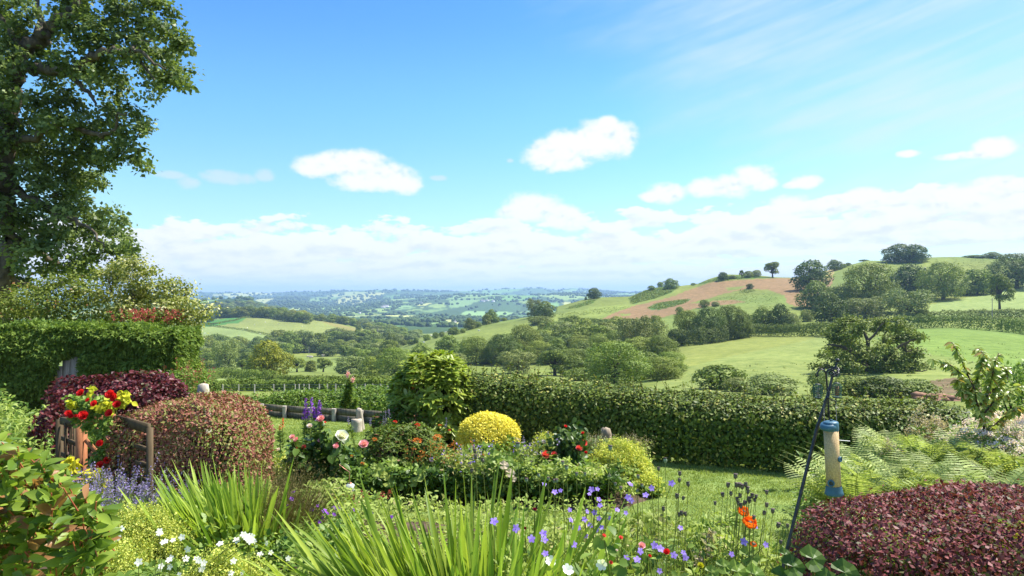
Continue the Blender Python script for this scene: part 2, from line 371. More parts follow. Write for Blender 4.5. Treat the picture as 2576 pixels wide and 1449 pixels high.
GR = np.array([.20, .225, .062]); HAY = np.array([.245, .255, .088]); SOIL = np.array([.285, .168, .10]); RICH = np.array([.085, .20, .05]); BRK = np.array([.085, .15, .03]); PALE = np.array([.25, .29, .11])
n1 = vnoise(XG, YG, 35, 11)[..., None]; n2 = vnoise(XG, YG, 8, 12)[..., None]; n3 = vnoise(XG, YG, 90, 13)[..., None]
C[:] = GR*(1+.3*n1+.25*n2)+n3*np.array([.05, .01, .0])
wob = (vnoise(XG, YG, 14, 14)*3+vnoise(XG, YG, 5, 15)*1.6)
def field(poly, col, y0, y1, k=.18, wb=1.0):
    s = inpoly(PXG+wob*wb, PYG+wob*wb*.5, poly) & (YG >= y0) & (YG <= y1)
    C[s] = (np.array(col)*(1+k*n1+k*n2))[s]
field([(480,862),(480,838),(560,846),(660,858),(720,872),(480,890)], PALE*np.array([1.15,1,.9]), 450, 1100)
field([(520,822),(600,812),(640,797),(740,799),(800,806),(865,820),(930,838),(905,850),(820,862),(740,852),(660,840),(590,826),(520,822)], HAY, 600, 1100)
field([(480,815),(560,802),(626,797),(600,812),(520,822),(480,820)], RICH, 600, 1100)
field([(480,822),(520,822),(590,826),(660,840),(700,850),(720,872),(480,846)], PALE, 600, 1100)
field([(800,806),(865,818),(935,836),(905,846)], HAY*np.array([1.05,.85,.9]), 600, 1100)
field([(480,968),(480,944),(600,950),(720,962),(860,972),(860,985)], PALE*1.05, 60, 260)
field([(700,955),(760,945),(900,950),(1010,958),(1010,966),(860,968)], HAY*.85, 60, 300)
field([(1511,803),(1584,771),(1659,754),(1696,746),(1734,729),(1784,711),(1859,704),(1949,700),(2060,698),(2100,700),(2060,770),(2000,770),(1978,762),(1974,744),(1934,729),(1879,726),(1830,736),(1780,752),(1740,762),(1755,762),(1800,757),(1850,755),(1879,760),(1800,768),(1750,776),(1690,792),(1650,803)], SOIL, 250, 700, .10)
field([(1630,775),(1650,764),(1690,757),(1736,752),(1725,762),(1690,772),(1660,779),(1640,780)], RICH*.8, 250, 700, .3)
field([(1560,790),(1585,790),(1588,794),(1562,796)], GR, 250, 700, .3)
field([(1825,725),(1850,722),(1880,717),(1860,728),(1835,732)], GR, 250, 700, .3)
field([(1590,765),(1584,750),(1600,742),(1624,729),(1659,721),(1704,719),(1690,735),(1650,750)], BRK, 350, 700, .35, 2)
field([(1500,752),(1476,757),(1440,770),(1420,778),(1450,776),(1490,762)], BRK*1.15, 300, 700, .4, 2)
field([(1745,716),(1784,704),(1821,693),(1900,693),(1940,698),(1860,703),(1790,709)], BRK, 350, 700, .35, 2)
field([(1400,790),(1480,776),(1560,770),(1590,772),(1530,790),(1500,797),(1400,796)], GR*1.12, 250, 700, .25)
field([(2330,795),(2340,765),(2420,752),(2500,735),(2576,722),(2700,720),(2700,790),(2400,800)], PALE*1.05, 250, 480, .1)
field([(2081,705),(2078,680),(2100,676),(2120,675),(2098,684),(2090,700)], (.42,.30,.13), 300, 700, .1)
field([(1690,880),(1760,866),(1900,852),(2060,842),(2070,846),(2000,862),(1850,893),(1700,930)], np.array([.24,.25,.07]), 60, 260, .14)
field([(1700,930),(1850,893),(2000,862),(2070,846),(2330,900),(2576,930),(2800,980),(1600,1000)], np.array([.235,.26,.085]), 60, 260, .14)
field([(2200,850),(2300,826),(2432,822),(2700,845),(2700,960),(2400,900),(2250,880)], np.array([.185,.25,.06]), 60, 260, .14)
field([(2330,990),(2340,958),(2400,950),(2470,965),(2470,990)], (.17,.115,.075), 16, 130, .4)
# far patchwork
far = YG > 1000
fx, fy = XG[far], YG[far]; K = 620
cy = np.exp(rngT.uniform(math.log(1000), math.log(13500), K)); cxx = rngT.uniform(-.9, .75, K)*cy
pal = np.array([[.10,.17,.05],[.13,.21,.06],[.17,.22,.07],[.30,.29,.12],[.14,.20,.07],[.06,.10,.035],[.05,.085,.03],[.15,.22,.09],[.22,.24,.10],[.045,.075,.03]])
cc = 1.35*pal[rngT.integers(0, len(pal), K)]*rngT.uniform(.85, 1.15, (K, 1))
best = np.full(fx.shape, 1e9); bi = np.zeros(fx.shape, int); sec = np.full(fx.shape, 1e9)
wx = fx+vnoise(fx, fy, 260, 21)*90; wy = fy+vnoise(fx, fy, 260, 22)*140
for k in range(K):
    s_ = 1/(cy[k]*.055+60); dk = np.hypot((wx-cxx[k])*s_, (wy-cy[k])*s_*.35)
    lt = dk < best; sec = np.where(lt, best, np.minimum(sec, dk)); bi = np.where(lt, k, bi); best = np.where(lt, dk, best)
cf = cc[bi]*(1+.15*n2[far]); edge_ = (sec-best) < .10; cf[edge_] = np.array([.055, .09, .03])
C[far] = cf
field([(655,772),(680,755),(720,745),(760,750),(800,766),(810,776)], (.022,.04,.02), 2600, 6000, .1, 0)
field([(480,790),(480,768),(560,752),(640,752),(700,762),(745,782),(760,800)], (.035,.062,.024), 1300, 2600, .2, 0)
C = np.clip(C*np.where(YG < 1200, .80, .92)[..., None]*np.array([.95, 1.04, .86]), .01, .9)
nx, ny = XG.shape
Vt = np.stack([XG, YG, ZG], -1).reshape(-1, 3)
I = np.arange(nx*ny).reshape(nx, ny)
Ft = np.stack([I[:-1, :-1], I[1:, :-1], I[1:, 1:], I[:-1, 1:]], -1).reshape(-1, 4)
mt = bpy.data.materials.new('pasture'); mt.use_nodes = True; t = NT(mt.node_tree); pb = t.n['Principled BSDF']
ca = t.new('ShaderNodeAttribute', attribute_name='soil'); tcn = t.new('ShaderNodeTexCoord')
g1 = t.noise(tcn.outputs['Object'], .35, 6, .7); g2 = t.noise(tcn.outputs['Object'], 2.2, 4, .7)
cm = t.mix(1.0, ca.outputs['Color'], t.mix(T and t.ss(t.m('ADD', t.m('MULTIPLY', g1, .6), t.m('MULTIPLY', g2, .4)), .35, .65), rgb(.66, .74, .62), rgb(1.30, 1.22, 1.25)), 'MULTIPLY')
t.put(pb.inputs['Base Color'], cm); pb.inputs['Roughness'].default_value = .95; pb.inputs['Specular IOR Level'].default_value = .1
gt = G(); gt.mesh(Vt, Ft); to = gt.build('terrain', mt, smooth=True); tag(to, kind='structure')
ac = to.data.attributes.new('soil', 'FLOAT_COLOR', 'POINT')
ac.data.foreach_set('color', np.concatenate([C.reshape(-1, 3), np.ones((nx*ny, 1))], 1).astype(np.float32).ravel())

# ------------------------------------------------------------------ trees (unit size: height 1, crown about 1 wide; scaled when placed)
def crown_faces(g, rng, lobes, n, L, asp=.7, droop=.25, jn=.42):
    lobes = np.array(lobes, float); wgt = lobes[:, 3]*lobes[:, 4]+lobes[:, 3]*lobes[:, 5]; wgt /= wgt.sum()
    k = rng.choice(len(lobes), n, p=wgt); u = nrmz(rng.normal(size=(n, 3)))
    u[:, 2] = np.where((u[:, 2] < -.3) & (rng.random(n) < .6), -u[:, 2], u[:, 2])
    rad = 1-np.abs(rng.normal(0, .16, n)); bump = 1+.16*np.sin(u[:, 0]*7+k)*np.cos(u[:, 1]*8+k*2)+.08*np.sin(u[:, 2]*13+k)
    c = lobes[k, :3]+u*lobes[k, 3:6]*(rad*bump)[:, None]
    keep = np.ones(n, bool)
    for j, lb in enumerate(lobes):
        dd = (((c-lb[:3])/lb[3:6])**2).sum(1); keep &= ~((dd < .45) & (k != j))
    c, u, k = c[keep], u[keep], k[keep]; n = len(c)
    nr = nrmz(u+jit(rng, n, jn)+np.array([0, 0, .25])); dr = nrmz(np.cross(nr, nrmz(rng.normal(size=(n, 3))))-np.array([0, 0, droop]))
    sd_ = nrmz(np.cross(dr, nr)); l = L*rng.uniform(.6, 1.4, n)
    r = np.clip(rng.random(n)*.75+(rng.random(len(lobes))*.3)[k], 0, 1)
    diamonds(g, c, dr, sd_, l, l*asp, r, bow=.1)
def make_tree(name, seed, nl, nf, L, mat, style='round', trunk_h=.22):
    rng = np.random.default_rng(seed); root = bpy.data.objects.new(name, None); COL.objects.link(root)
    lob = []
    for i in range(nl):
        f = (i+.5)/nl; a = i*2.399+rng.uniform(-.3, .3)
        if style == 'tall': zc = .25+.68*f; R = .30*math.sin(PI*min(1, .25+.75*(1-f)))**.8; s = .17
        elif style == 'wind': zc = .38+.40*rng.random(); R = .42*math.sqrt(rng.random())*(1.1-.5*zc); s = .17
        elif style == 'bush': zc = .10+.62*math.sqrt(1-f); R = .34*math.sqrt(f); s = .22
        elif style == 'open': zc = .3+.6*rng.random(); R = .40*math.sqrt(rng.random())*math.sin(PI*min(1, .2+zc*.8)); s = .11
        else: w_ = (f+rng.uniform(-.1, .1)); w_ = min(max(w_, 0), 1); zc = .15+.66*w_; R = .37*(1-w_**2.4)**.5*rng.choice([1, .95, .55])*(.82+.18*min(1, w_*3)); s = .20
        s *= rng.uniform(.75, 1.25)
        lob.append([R*math.cos(a)+(.08 if style == 'wind' else 0), R*math.sin(a), zc, s*1.1, s*1.1, s*(.62 if style == 'wind' else .85)])
    if style in ('round', 'tall', 'bush'):
        for k in range(7): a = k*.9+rng.uniform(0, .4); lob.append([.27*math.cos(a), .27*math.sin(a), .13+rng.uniform(-.02, .05), .17, .17, .13])
    gc = G(); crown_faces(gc, rng, lob, int(nf*1.3), L); 
    gt_ = G(); lean = .05 if style != 'wind' else .12
    top = np.array([lean, 0, .6]); pts = [np.array([0, 0, -.04]), np.array([.01, .0, trunk_h*.6]), np.array([lean*.5, .01, .35]), top]
    r0 = .035 if style != 'bush' else .02
    gt_.tube(pts, [r0*1.3, r0, r0*.7, r0*.35], 7)
    for lb in lob[::2] if style != 'open' else lob:
        z0 = rng.uniform(trunk_h, .45); st = np.array([lean*z0/.6, 0, z0]); e = np.array(lb[:3]); mid = (st+e)/2+np.array([0, 0, -.02])+jit(rng, 1, .015)[0]
        gt_.tube([st, mid, e], [r0*.5, r0*.3, r0*.1], 5)
    gt_.build('trunk', bark, root); gc.build('crown', MATS[mat], root)
    return root
PROTO = {}
def proto(key, *a, **k): PROTO[key] = [make_tree(*a, **k), False]
proto('round', 'broadleaf_tree', 1, 17, 5200, .050, 'tree_green')
proto('round2', 'broadleaf_tree', 2, 13, 5000, .052, 'tree_green')
proto('dark', 'broadleaf_tree', 3, 18, 5400, .050, 'tree_dark')
proto('yellow', 'broadleaf_tree', 4, 16, 6500, .044, 'tree_yellow')
proto('grey', 'broadleaf_tree', 5, 15, 5200, .048, 'tree_grey')
proto('tall', 'broadleaf_tree', 6, 16, 5200, .050, 'tree_green', 'tall')
proto('tallgrey', 'broadleaf_tree', 7, 20, 6500, .036, 'tree_grey', 'tall')
proto('open', 'broadleaf_tree', 9, 26, 5600, .036, 'tree_green', 'open')
proto('bush', 'bush', 10, 12, 3600, .06, 'tree_green', 'bush', trunk_h=.05)
proto('bushgrey', 'bush', 11, 12, 5200, .048, 'tree_grey', 'bush', trunk_h=.05)
proto('bushdark', 'bush', 12, 11, 3600, .06, 'tree_dark', 'bush', trunk_h=.05)
proto('fine', 'broadleaf_tree', 13, 26, 19000, .026, 'tree_green')
proto('finedark', 'broadleaf_tree', 14, 24, 19000, .026, 'tree_dark')
NTREE = [0]
def place(key, P3, w, h, label, group=None, rz=None, cat=None):
    src, used = PROTO[key]
    if used:
        r = src.copy(); COL.objects.link(r)
        for ch in src.children:
            c = ch.copy(); COL.objects.link(c); c.parent = r
    else: r = src; PROTO[key][1] = True
    r.location = tuple(float(a) for a in P3); r.scale = (w, w, h); NTREE[0] += 1
    r.rotation_euler = (0, 0, rz if rz is not None else (NTREE[0]*2.4) % 6.28)
    tag(r, label, cat or ('bush' if 'bush' in key else 'tree'), group)
    if not group and 'group' in r: del r['group']
    return r
def tree(key, px, by, w, h, label, group=None, y0=40, y1=1100, rz=None):
    P3 = ground(px, by, y0, y1); Y = P3[1]
    return place(key, P3, w*Y/F*1.14, h*Y/F*1.08, label, group, rz)
# ------------------------------------------------------------------ the valley and the hill: single trees
for a in [
 ('yellow',677,953,92,92,'yellowish green oak standing on the hedge corner below the pale valley field'),
 ('tallgrey',567,936,68,76,'tall grey-green tree just past the end of the clipped conifer hedge'),
 ('bush',529,930,34,26,'low thorn bush against the foot of the tall grey-green tree'),
 ('open',610,938,30,34,'thin crooked thorn tree between the grey-green tree and the yellowish oak'),
 ('round',634,939,34,42,'small rounded thorn tree touching the yellowish oak on its side nearer the conifer hedge'),
 ('open',747,936,54,36,'thorn tree with bare twisted stems beside the yellowish oak'),
 ('round2',782,935,32,28,'small thorn in the row above the pale field, between two twisted thorns'),
 ('open',813,936,50,34,'wide thorn tree in the row above the pale field, below the cattle'),
 ('grey',880,941,72,50,'silvery green dome-shaped tree in the row above the pale field'),
 ('round',932,948,58,50,'mid green tree between the silvery dome tree and the dark round tree'),
 ('fine',992,952,84,74,'large dark round tree behind the rhododendron dome'),
 ('dark',824,896,46,32,'small dark dome tree below the pale brown field corner'),
 ('round',728,888,56,54,'light green tree at the start of the rounded clump below the hay field'),
 ('grey',765,886,62,60,'tallest greyish tree of the rounded clump below the hay field'),
 ('round2',800,886,56,48,'mid green tree ending the rounded clump below the hay field'),
 ('bush',560,856,34,13,'dark wide bush alone in the grazed field below the hay field'),
 ('bushdark',535,852,13,9,'tiny round bush beside the wide bush in the grazed field'),
 ('bush',598,857,24,12,'bush at the top of the valley wood below the hay field hedge'),
 ('round',872,852,28,16,'small dome tree on the lower edge of the brown stubble field'),
 ('tall',902,842,15,22,'slim upright tree at the tip of the brown stubble field'),
 ('dark',985,880,38,36,'dark conical tree at the foot of the sheep spur'),
 ('bushdark',963,878,22,12,'low dark bush left of the conical tree at the foot of the sheep spur'),
 ('bush',1015,869,20,15,'rounded bush, lowest of the line of bushes on the sheep spur'),
 ('bush',1034,867,18,14,'second bush up the line on the sheep spur'),
 ('bushdark',1047,864,13,15,'third bush up the line on the sheep spur, dark and upright'),
 ('bush',1073,857,17,17,'lone round bush in the middle of the sheep spur'),
 ('bush',1096,852,14,18,'upright bush of a close pair on the sheep spur'),
 ('bush',1111,848,13,15,'smaller bush of the close pair on the sheep spur'),
 ('bushdark',1140,843,28,21,'dark reddish green thorn clump on the crest of the sheep spur'),
 ('bush',1165,838,14,13,'little round thorn beside the reddish green clump on the spur crest'),
 ('round',1181,829,28,28,'pale rounded tree on the crest of the sheep spur'),
 ('bush',1201,824,18,16,'bush between the pale rounded tree and the crest thicket on the spur'),
 ('round2',1224,817,26,26,'tree at the start of the thicket on the spur crest'),
 ('round',1236,812,30,34,'tallest tree of the thicket on the spur crest'),
 ('bush',1250,811,16,15,'bush ending the thicket on the spur crest'),
 ('bush',1268,806,14,9,'isolated low bush on the skyline of the sheep spur'),
 ('tallgrey',1344,799,40,44,'feathery tree with bare twigs, one of the pair where the spur meets the hill'),
 ('round',1372,799,46,40,'dense tree, one of the pair where the spur meets the hill'),
 ('bush',1357,815,58,22,'dark undergrowth bush beneath the pair where the spur meets the hill'),
 ('dark',1494,752,32,27,'lone sycamore on the skyline at the low end of the hill'),
 ('bushdark',1474,754,6,8,'tiny bush beside the lone skyline sycamore'),
 ('bush',1639,731,17,14,'lower of two small bushes on the bracken mound skyline'),
 ('bush',1661,722,14,14,'upper of two small bushes on the bracken mound skyline'),
 ('round',1686,727,36,26,'wide thorn tree casting a shadow on the bracken mound'),
 ('bush',1744,718,11,7,'tiny bush on the skyline between the bracken mound and the rocky knoll'),
 ('bushdark',1820,704,24,20,'dark bush at the low end of the rocky knoll thicket'),
 ('bushgrey',1842,701,20,9,'low scrub in the rocky knoll thicket'),
 ('open',1866,700,15,20,'thin twiggy thorn in the rocky knoll thicket'),
 ('bush',1882,698,20,18,'green bush in the rocky knoll thicket'),
 ('bushgrey',1902,697,24,19,'greyish bush ending the rocky knoll thicket'),
 ('open',1944,699,48,39,'airy lone ash tree on the skyline above the ploughed field'),
 ('bushdark',1886,727,17,14,'single round bush in the middle of the ploughed field'),
 ('bush',1772,774,22,22,'egg-shaped bush at the edge of the lower ploughed strip'),
 ('bushgrey',1800,771,20,13,'low thorny bush on the lower ploughed strip'),
 ('bush',1710,790,18,20,'small bush with a long shadow below the ploughed field'),
 ('dark',2262,660,70,44,'windswept hawthorn leaning over the hilltop, wider of a pair'),
 ('dark',2302,659,58,42,'windswept hawthorn on the hilltop, smaller of a pair'),
 ('bushdark',2172,657,24,5,'flat scrub on the skyline below the windswept hawthorns'),
 ('bush',2450,648,46,7,'low spreading scrub on the hill skyline'),
 ('round',2497,649,38,15,'domed tree half hidden behind the hill skyline'),
 ('dark',2040,730,82,72,'dark dense tree at the end of the ploughed field, casting shadows on the soil'),
 ('round',2098,680,36,26,'rounded light green tree at the top of the sandy track'),
 ('bush',2122,673,14,11,'bush beside the rounded tree at the top of the sandy track'),
 ('bushgrey',2134,669,13,9,'bush highest up the skyline past the sandy track'),
 ('finedark',2556,724,114,86,'big dark tree on the hill at the edge of the photo'),
 ('round2',2458,740,72,62,'green tree between the big dark tree and the oak pair on the hill'),
 ('dark',2290,744,94,76,'dark oak of the pair above the pale upper meadow'),
 ('fine',2372,753,98,90,'lighter oak of the pair above the pale upper meadow'),
 ('round',2432,743,42,32,'low tree filling the gap beside the oak pair'),
 ('fine',2188,786,122,118,'tall ash with visible limbs in front of the sloping green field'),
 ('grey',2120,784,74,70,'grey-green tree left of the tall ash'),
 ('round',2052,776,76,68,'leafy tree below the dark dense tree at the ploughed field'),
 ('dark',2084,815,74,76,'dark tree above the roadside hedge behind the grey-green tree'),
 ('bush',2032,808,32,32,'small pale tree above the roadside hedge'),
 ('tallgrey',2176,806,102,54,'spreading pale tree below the tall ash'),
 ('tallgrey',2285,806,112,74,'wind-blown willow-like tree below the oak pair'),
 ('bush',2134,808,54,28,'bright green bush at the hedge below the pale spreading tree'),
 ('bush',2322,810,30,34,'bright yellow-green bush at the edge of the pale upper meadow'),
 ('open',2515,783,72,92,'slender tree behind the tall pole in the upper meadow'),
 ('fine',1730,862,70,78,'dark wood tree at the corner of the near meadow'),
 ('finedark',1782,862,74,88,'tallest dark tree of the wood above the near meadow'),
 ('fine',1838,854,78,82,'leafy tree of the wood above the near meadow'),
 ('dark',1868,850,50,64,'narrow tree ending the wood above the near meadow'),
 ('round',1918,834,58,60,'pale green tree by the gap in the wood below the ploughed field'),
 ('dark',1962,834,54,66,'dark tree beside the silvery bush below the ploughed field'),
 ('bushgrey',1990,834,44,50,'silvery bush at the roadside hedge below the ploughed field'),
 ('bushdark',1700,872,48,46,'shrubby tree filling the corner of the near meadow'),
 ('bush',1812,978,112,66,'large grey-green willow bush standing out in the near meadow'),
 ('bushgrey',1852,985,60,38,'middle bush of the line behind the beech hedge'),
 ('bushgrey',1936,992,122,54,'wide twiggy bush behind the beech hedge'),
 ('bushgrey',2062,996,50,66,'thin twiggy bush behind the bird feeders'),
 ('bush',2150,994,90,52,'rounded bush at the foot of the spreading oak, nearer the bird feeders'),
 ('bushdark',2225,1000,110,56,'dark bush in the middle of the thicket at the foot of the spreading oak'),
 ('bush',2305,1000,90,50,'bush at the foot of the spreading oak, nearer the soil heap'),
 ('round2',1650,832,36,38,'rounded tree top just above the wood by the ploughed field'),
 ('tallgrey',1598,900,92,96,'tall feathery grey-green tree rising from the wood'),
 ('tallgrey',1640,888,76,80,'second feathery tree rising from the wood, nearer the meadow'),
 ('fine',1662,908,76,62,'bright green tree at the edge of the wood, on the near meadow'),
 ('fine',1608,925,96,74,'broad tree in the wood behind the front oak'),
 ('fine',1664,955,90,54,'low spreading tree at the foot of the wood by the near meadow'),
 ('fine',1548,972,150,108,'large front oak of the wood behind the beech hedge'),
 ('tallgrey',1300,938,92,52,'pale hazel bush in front of the wood'),
 ('open',1396,945,100,64,'spiky half-bare tree in front of the wood'),
 ('bush',1462,958,70,36,'low green bush between the half-bare tree and the front oak'),
 ('round',1129,890,60,46,'round tree at the start of the big wood below the sheep spur'),
 ('round',1060,918,56,54,'tree rising behind the rhododendron dome, at the start of the big wood'),
 ('bush',1098,926,50,36,'pale bush behind the rhododendron dome'),
 ('bushgrey',1146,930,54,44,'grey bush in front of the big wood by the rhododendron'),
 ('fine',1196,915,78,66,'broad dark tree at the front of the big wood'),
 ('finedark',1262,918,80,78,'tallest front tree of the big wood'),
 ('fine',1318,905,82,84,'mid green tree of the big wood behind the hazel'),
]: tree(a[0], *a[1:5], a[5], y0=70)
# pairs of rows that fill the big wood
rngW = np.random.default_rng(77)
def wood(poly, n, w, h, keys, label, group, y0, y1, sp=.55):
    xs = [p[0] for p in poly]; ys = [p[1] for p in poly]; got = []; tries = 0
    while len(got) < n and tries < n*60:
        tries += 1; px = rngW.uniform(min(xs), max(xs)); py = rngW.uniform(min(ys), max(ys))
        if not inpoly(np.array([px]), np.array([py]), poly)[0]: continue
        if any(abs(px-a) < w*sp and abs(py-b) < h*sp*.35 for a, b in got): continue
        got.append((px, py)); s = rngW.uniform(.8, 1.2)
        tree(keys[rngW.integers(len(keys))], px, py, w*s*rngW.uniform(.9, 1.15), h*s, label, group, y0, y1)
mix1 = ['round', 'round2', 'dark', 'grey', 'fine']
wood([(1165,900),(1290,893),(1370,872),(1480,852),(1600,862),(1600,900),(1400,915),(1180,912)], 46, 62, 50, mix1, 'tree crown massed in the big wood below the sheep spur', 'trees massed in the big wood', 150, 480)
wood([(1370,835),(1440,826),(1560,838),(1560,862),(1380,868)], 14, 52, 36, ['round', 'grey', 'round2'], 'tree at the back of the big wood below the hill hedge', 'trees at the back of the big wood', 200, 480)
wood([(1420,925),(1690,935),(1690,958),(1420,958)], 13, 70, 50, ['fine', 'round', 'dark'], 'tree low down in the front of the big wood', 'trees low in the front of the big wood', 100, 240)
wood([(490,885),(700,868),(720,900),(690,925),(490,925)], 34, 44, 34, mix1[:4], 'tree in the valley wood past the conifer hedge', 'trees in the valley wood', 350, 700)
wood([(830,850),(930,842),(1000,872),(990,925),(860,905)], 40, 42, 32, mix1[:4]+['open'], 'tree in the valley wood below the brown stubble field', 'trees below the brown stubble field', 300, 700)
wood([(930,836),(960,830),(1060,850),(1030,866),(960,868)], 20, 34, 22, ['round', 'round2', 'grey'], 'tree on the slope behind the foot of the sheep spur', 'trees behind the foot of the sheep spur', 600, 1000)
wood([(560,800),(640,797),(740,800),(778,812),(770,806),(700,796),(560,796)], 20, 28, 22, ['round', 'round2', 'yellow', 'dark'], 'tree in the row along the top of the hay field', 'trees along the top of the hay field', 900, 1200, .3)
for i in range(15):
    tree(['round', 'round2', 'dark'][i % 3], 552+i*15.5, [799,798,797,797,797,797,798,799,800,802,805,808,810,812,814][i], 27, 22+4*(i % 2), 'tree in the row along the top of the hay field', 'trees along the top of the hay field', 880, 1250)
wood([(778,812),(930,820),(1000,842),(940,832),(860,822)], 26, 26, 18, ['round', 'round2', 'grey'], 'tree in the belt behind the brown stubble field', 'trees behind the brown stubble field', 950, 1500)
wood([(490,790),(560,766),(700,770),(745,795),(700,800),(500,802)], 60, 20, 13, ['round', 'round2', 'dark', 'grey'], 'tree on the wooded hill past the hay field', 'trees on the wooded hill past the hay field', 1250, 2300, .4)
wood([(490,835),(545,800),(550,798),(500,802)], 10, 26, 22, ['round', 'dark'], 'dark tree between the conifer hedge and the green field top', 'trees by the green field top', 900, 1500, .3)

# dead tree
g = G(); rg = np.random.default_rng(3); P3 = ground(945, 858, 300, 900); s = P3[1]/F
for k in range(9):
    a = rg.uniform(0, 6.28); e = np.array([math.cos(a)*12*s*rg.uniform(.4, 1), math.sin(a)*8*s, rg.uniform(20, 38)*s])
    g.tube([[0, 0, 0], e*.4+np.array([0, 0, 4*s]), e], [1.1*s, .7*s, .25*s], 5)
dead = solid('dead_wood', (.30, .25, .21), (.42, .36, .31), 5, .9)
o = g.build('dead_tree', dead, loc=P3); tag(o, 'bare grey dead tree standing out of the valley wood', 'tree')

# near spreading oak with visible limbs
def limb_tree(name, origin, limbs, sprays, mat, label, cat, leafL, seed, per=26, spray_r=.5, flat=.55, asp=.75, group=None, barkm=None):
    rng = np.random.default_rng(seed); root = empty(name, origin, label, cat, group); o3 = np.array(origin, float)
    g = G()
    for pts, r0, r1 in limbs:
        p = np.array(pts, float)-o3; n = len(p); t = np.linspace(0, n-1, (n-1)*4+1); i = np.minimum(t.astype(int), n-2); f = (t-i)[:, None]
        pm = np.pad(p, ((1, 1), (0, 0)), 'edge'); a, b, c_, d_ = pm[i], pm[i+1], pm[i+2], pm[i+3]
        q = .5*((2*b)+(-a+c_)*f+(2*a-5*b+4*c_-d_)*f**2+(-a+3*b-3*c_+d_)*f**3)
        L_ = np.linalg.norm(p[-1]-p[0]); q = q+rng.normal(0, L_*.008, q.shape)
        g.tube(q, np.linspace(r0, r1, len(q))*(1+rng.normal(0, .05, len(q))), 8)
    gb = G()
    for (c, R, n) in sprays:
        c = np.array(c, float)-o3
        u = nrmz(rng.normal(size=(n, 3))); rad = rng.uniform(.35, 1.05, n)**.6
        pc = c+u*R*rad[:, None]
        out = nrmz(u+np.array([0, 0, .35]))
        # small twigs reach each spray
        for k in rng.choice(n, max(1, n//5), False):
            g.tube([c+jit(rng, 1, R*.15)[0], (c+pc[k])/2+jit(rng, 1, R*.08)[0], pc[k]], [R*.022, R*.015, R*.006], 4, cap=False)
        m = per; cc_ = np.repeat(pc, m, 0); oo = np.repeat(out, m, 0); N = len(cc_)
        off = rng.normal(size=(N, 3))*spray_r*.5*np.array([1, 1, flat]); cc_ = cc_+off
        nr = nrmz(oo*.8+jit(rng, N, .45)+np.array([0, 0, .5])); dr = nrmz(np.cross(nr, nrmz(rng.normal(size=(N, 3))))+off*1.2/spray_r*.6-np.array([0, 0, .3]))
        sd_ = nrmz(np.cross(dr, nr)); l = leafL*rng.uniform(.6, 1.3, N)
        r = np.clip(np.repeat(rng.random(n)*.4, m)+rng.random(N)*.6, 0, 1)
        diamonds(gb, cc_, dr, sd_, l, l*asp, r)
    g.build('trunk', barkm or bark, root); gb.build('crown', mat, root)
    return root
def lob(lst, Y, seed, dY, dens):
    r = np.random.default_rng(seed); out = []
    for it in lst:
        px, py, rp = it[:3]; y = Y+r.uniform(-dY, dY) if len(it) < 4 else Y+it[3]
        R = rp*y/F; out.append((W(px, py, y), R, max(2, int(dens*R*R))))
    return out
Yo = 120.0
def Z(X, Yv): return (1932+X*.25, 570+Yv*.25)
def pts(lst, Y, dz=0): return [W(*Z(*p), Y+(dz*i/(len(lst)-1))) for i, p in enumerate(lst)]
oak_l = [(pts([(1010,1640),(1010,1560),(1000,1480),(960,1380),(900,1300),(820,1240),(700,1200),(600,1190)], Yo), .9, .12),
 (pts([(1010,1600),(1030,1450),(1020,1300),(1000,1150),(960,1050),(900,1000)], Yo, 4), .7, .1),
 (pts([(1020,1560),(1100,1440),(1180,1330),(1260,1250),(1400,1160),(1540,1110)], Yo, -3), .6, .08),
 (pts([(1030,1600),(1150,1540),(1300,1480),(1450,1450),(1600,1450)], Yo, -2), .5, .08),
 (pts([(1010,1560),(900,1500),(780,1460),(640,1420),(500,1420)], Yo, -3), .5, .08),
 (pts([(1200,1310),(1200,1200),(1160,1120),(1240,1000)], Yo, 3), .3, .06),
 (pts([(1380,1180),(1400,1260),(1500,1220),(1560,1200)], Yo), .16, .04),
 (pts([(1000,1150),(1080,1080),(1120,1010),(1180,960)], Yo), .25, .05)]
oak_s = lob([Z(*a)+(r_,) for a, r_ in [((700,1040),18),((780,980),20),((860,960),18),((930,1000),16),((660,1110),16),((720,1120),14),((800,1080),18),((880,1060),14),((1080,1000),16),((1160,980),17),((1290,990),18),((1400,1010),11),((620,1260),15),((560,1270),10),((700,1210),12),((820,1200),16),((900,1180),14),((760,1270),12),((680,1350),10),((560,1390),10),((480,1400),9),((860,1330),14),((940,1280),16),((1100,1220),15),((1200,1260),17),((1180,1150),12),((1260,1130),14),((1340,1100),16),((1450,1090),17),((1520,1110),12),((1380,1190),12),((1300,1340),18),((1400,1290),17),((1500,1270),14),((1480,1380),15),((1360,1420),17),((1240,1420),18),((1120,1400),18),((1000,1420),18),((1060,1320),15),((880,1430),16),((780,1400),14),((1560,1420),13),((1620,1460),12),((760,1480),16),((900,1530),18),((1040,1520),20),((1160,1560),22),((1300,1560),24),((1420,1540),22),((1560,1560),20),((1680,1560),18),((680,1520),12),((1240,1480),14),((820,1560),16),((930,1600),18),((1060,1620),20),((1500,1640),20),((1380,1640),20),((1200,1650),22)]], Yo, 21, 6, 12)
limb_tree('oak_tree', zat(2190, Yo), oak_l, oak_s, MATS['tree_green'], 'large spreading oak with visible crooked limbs behind the bird feeders', 'tree', .42, 31, per=32, spray_r=.9)

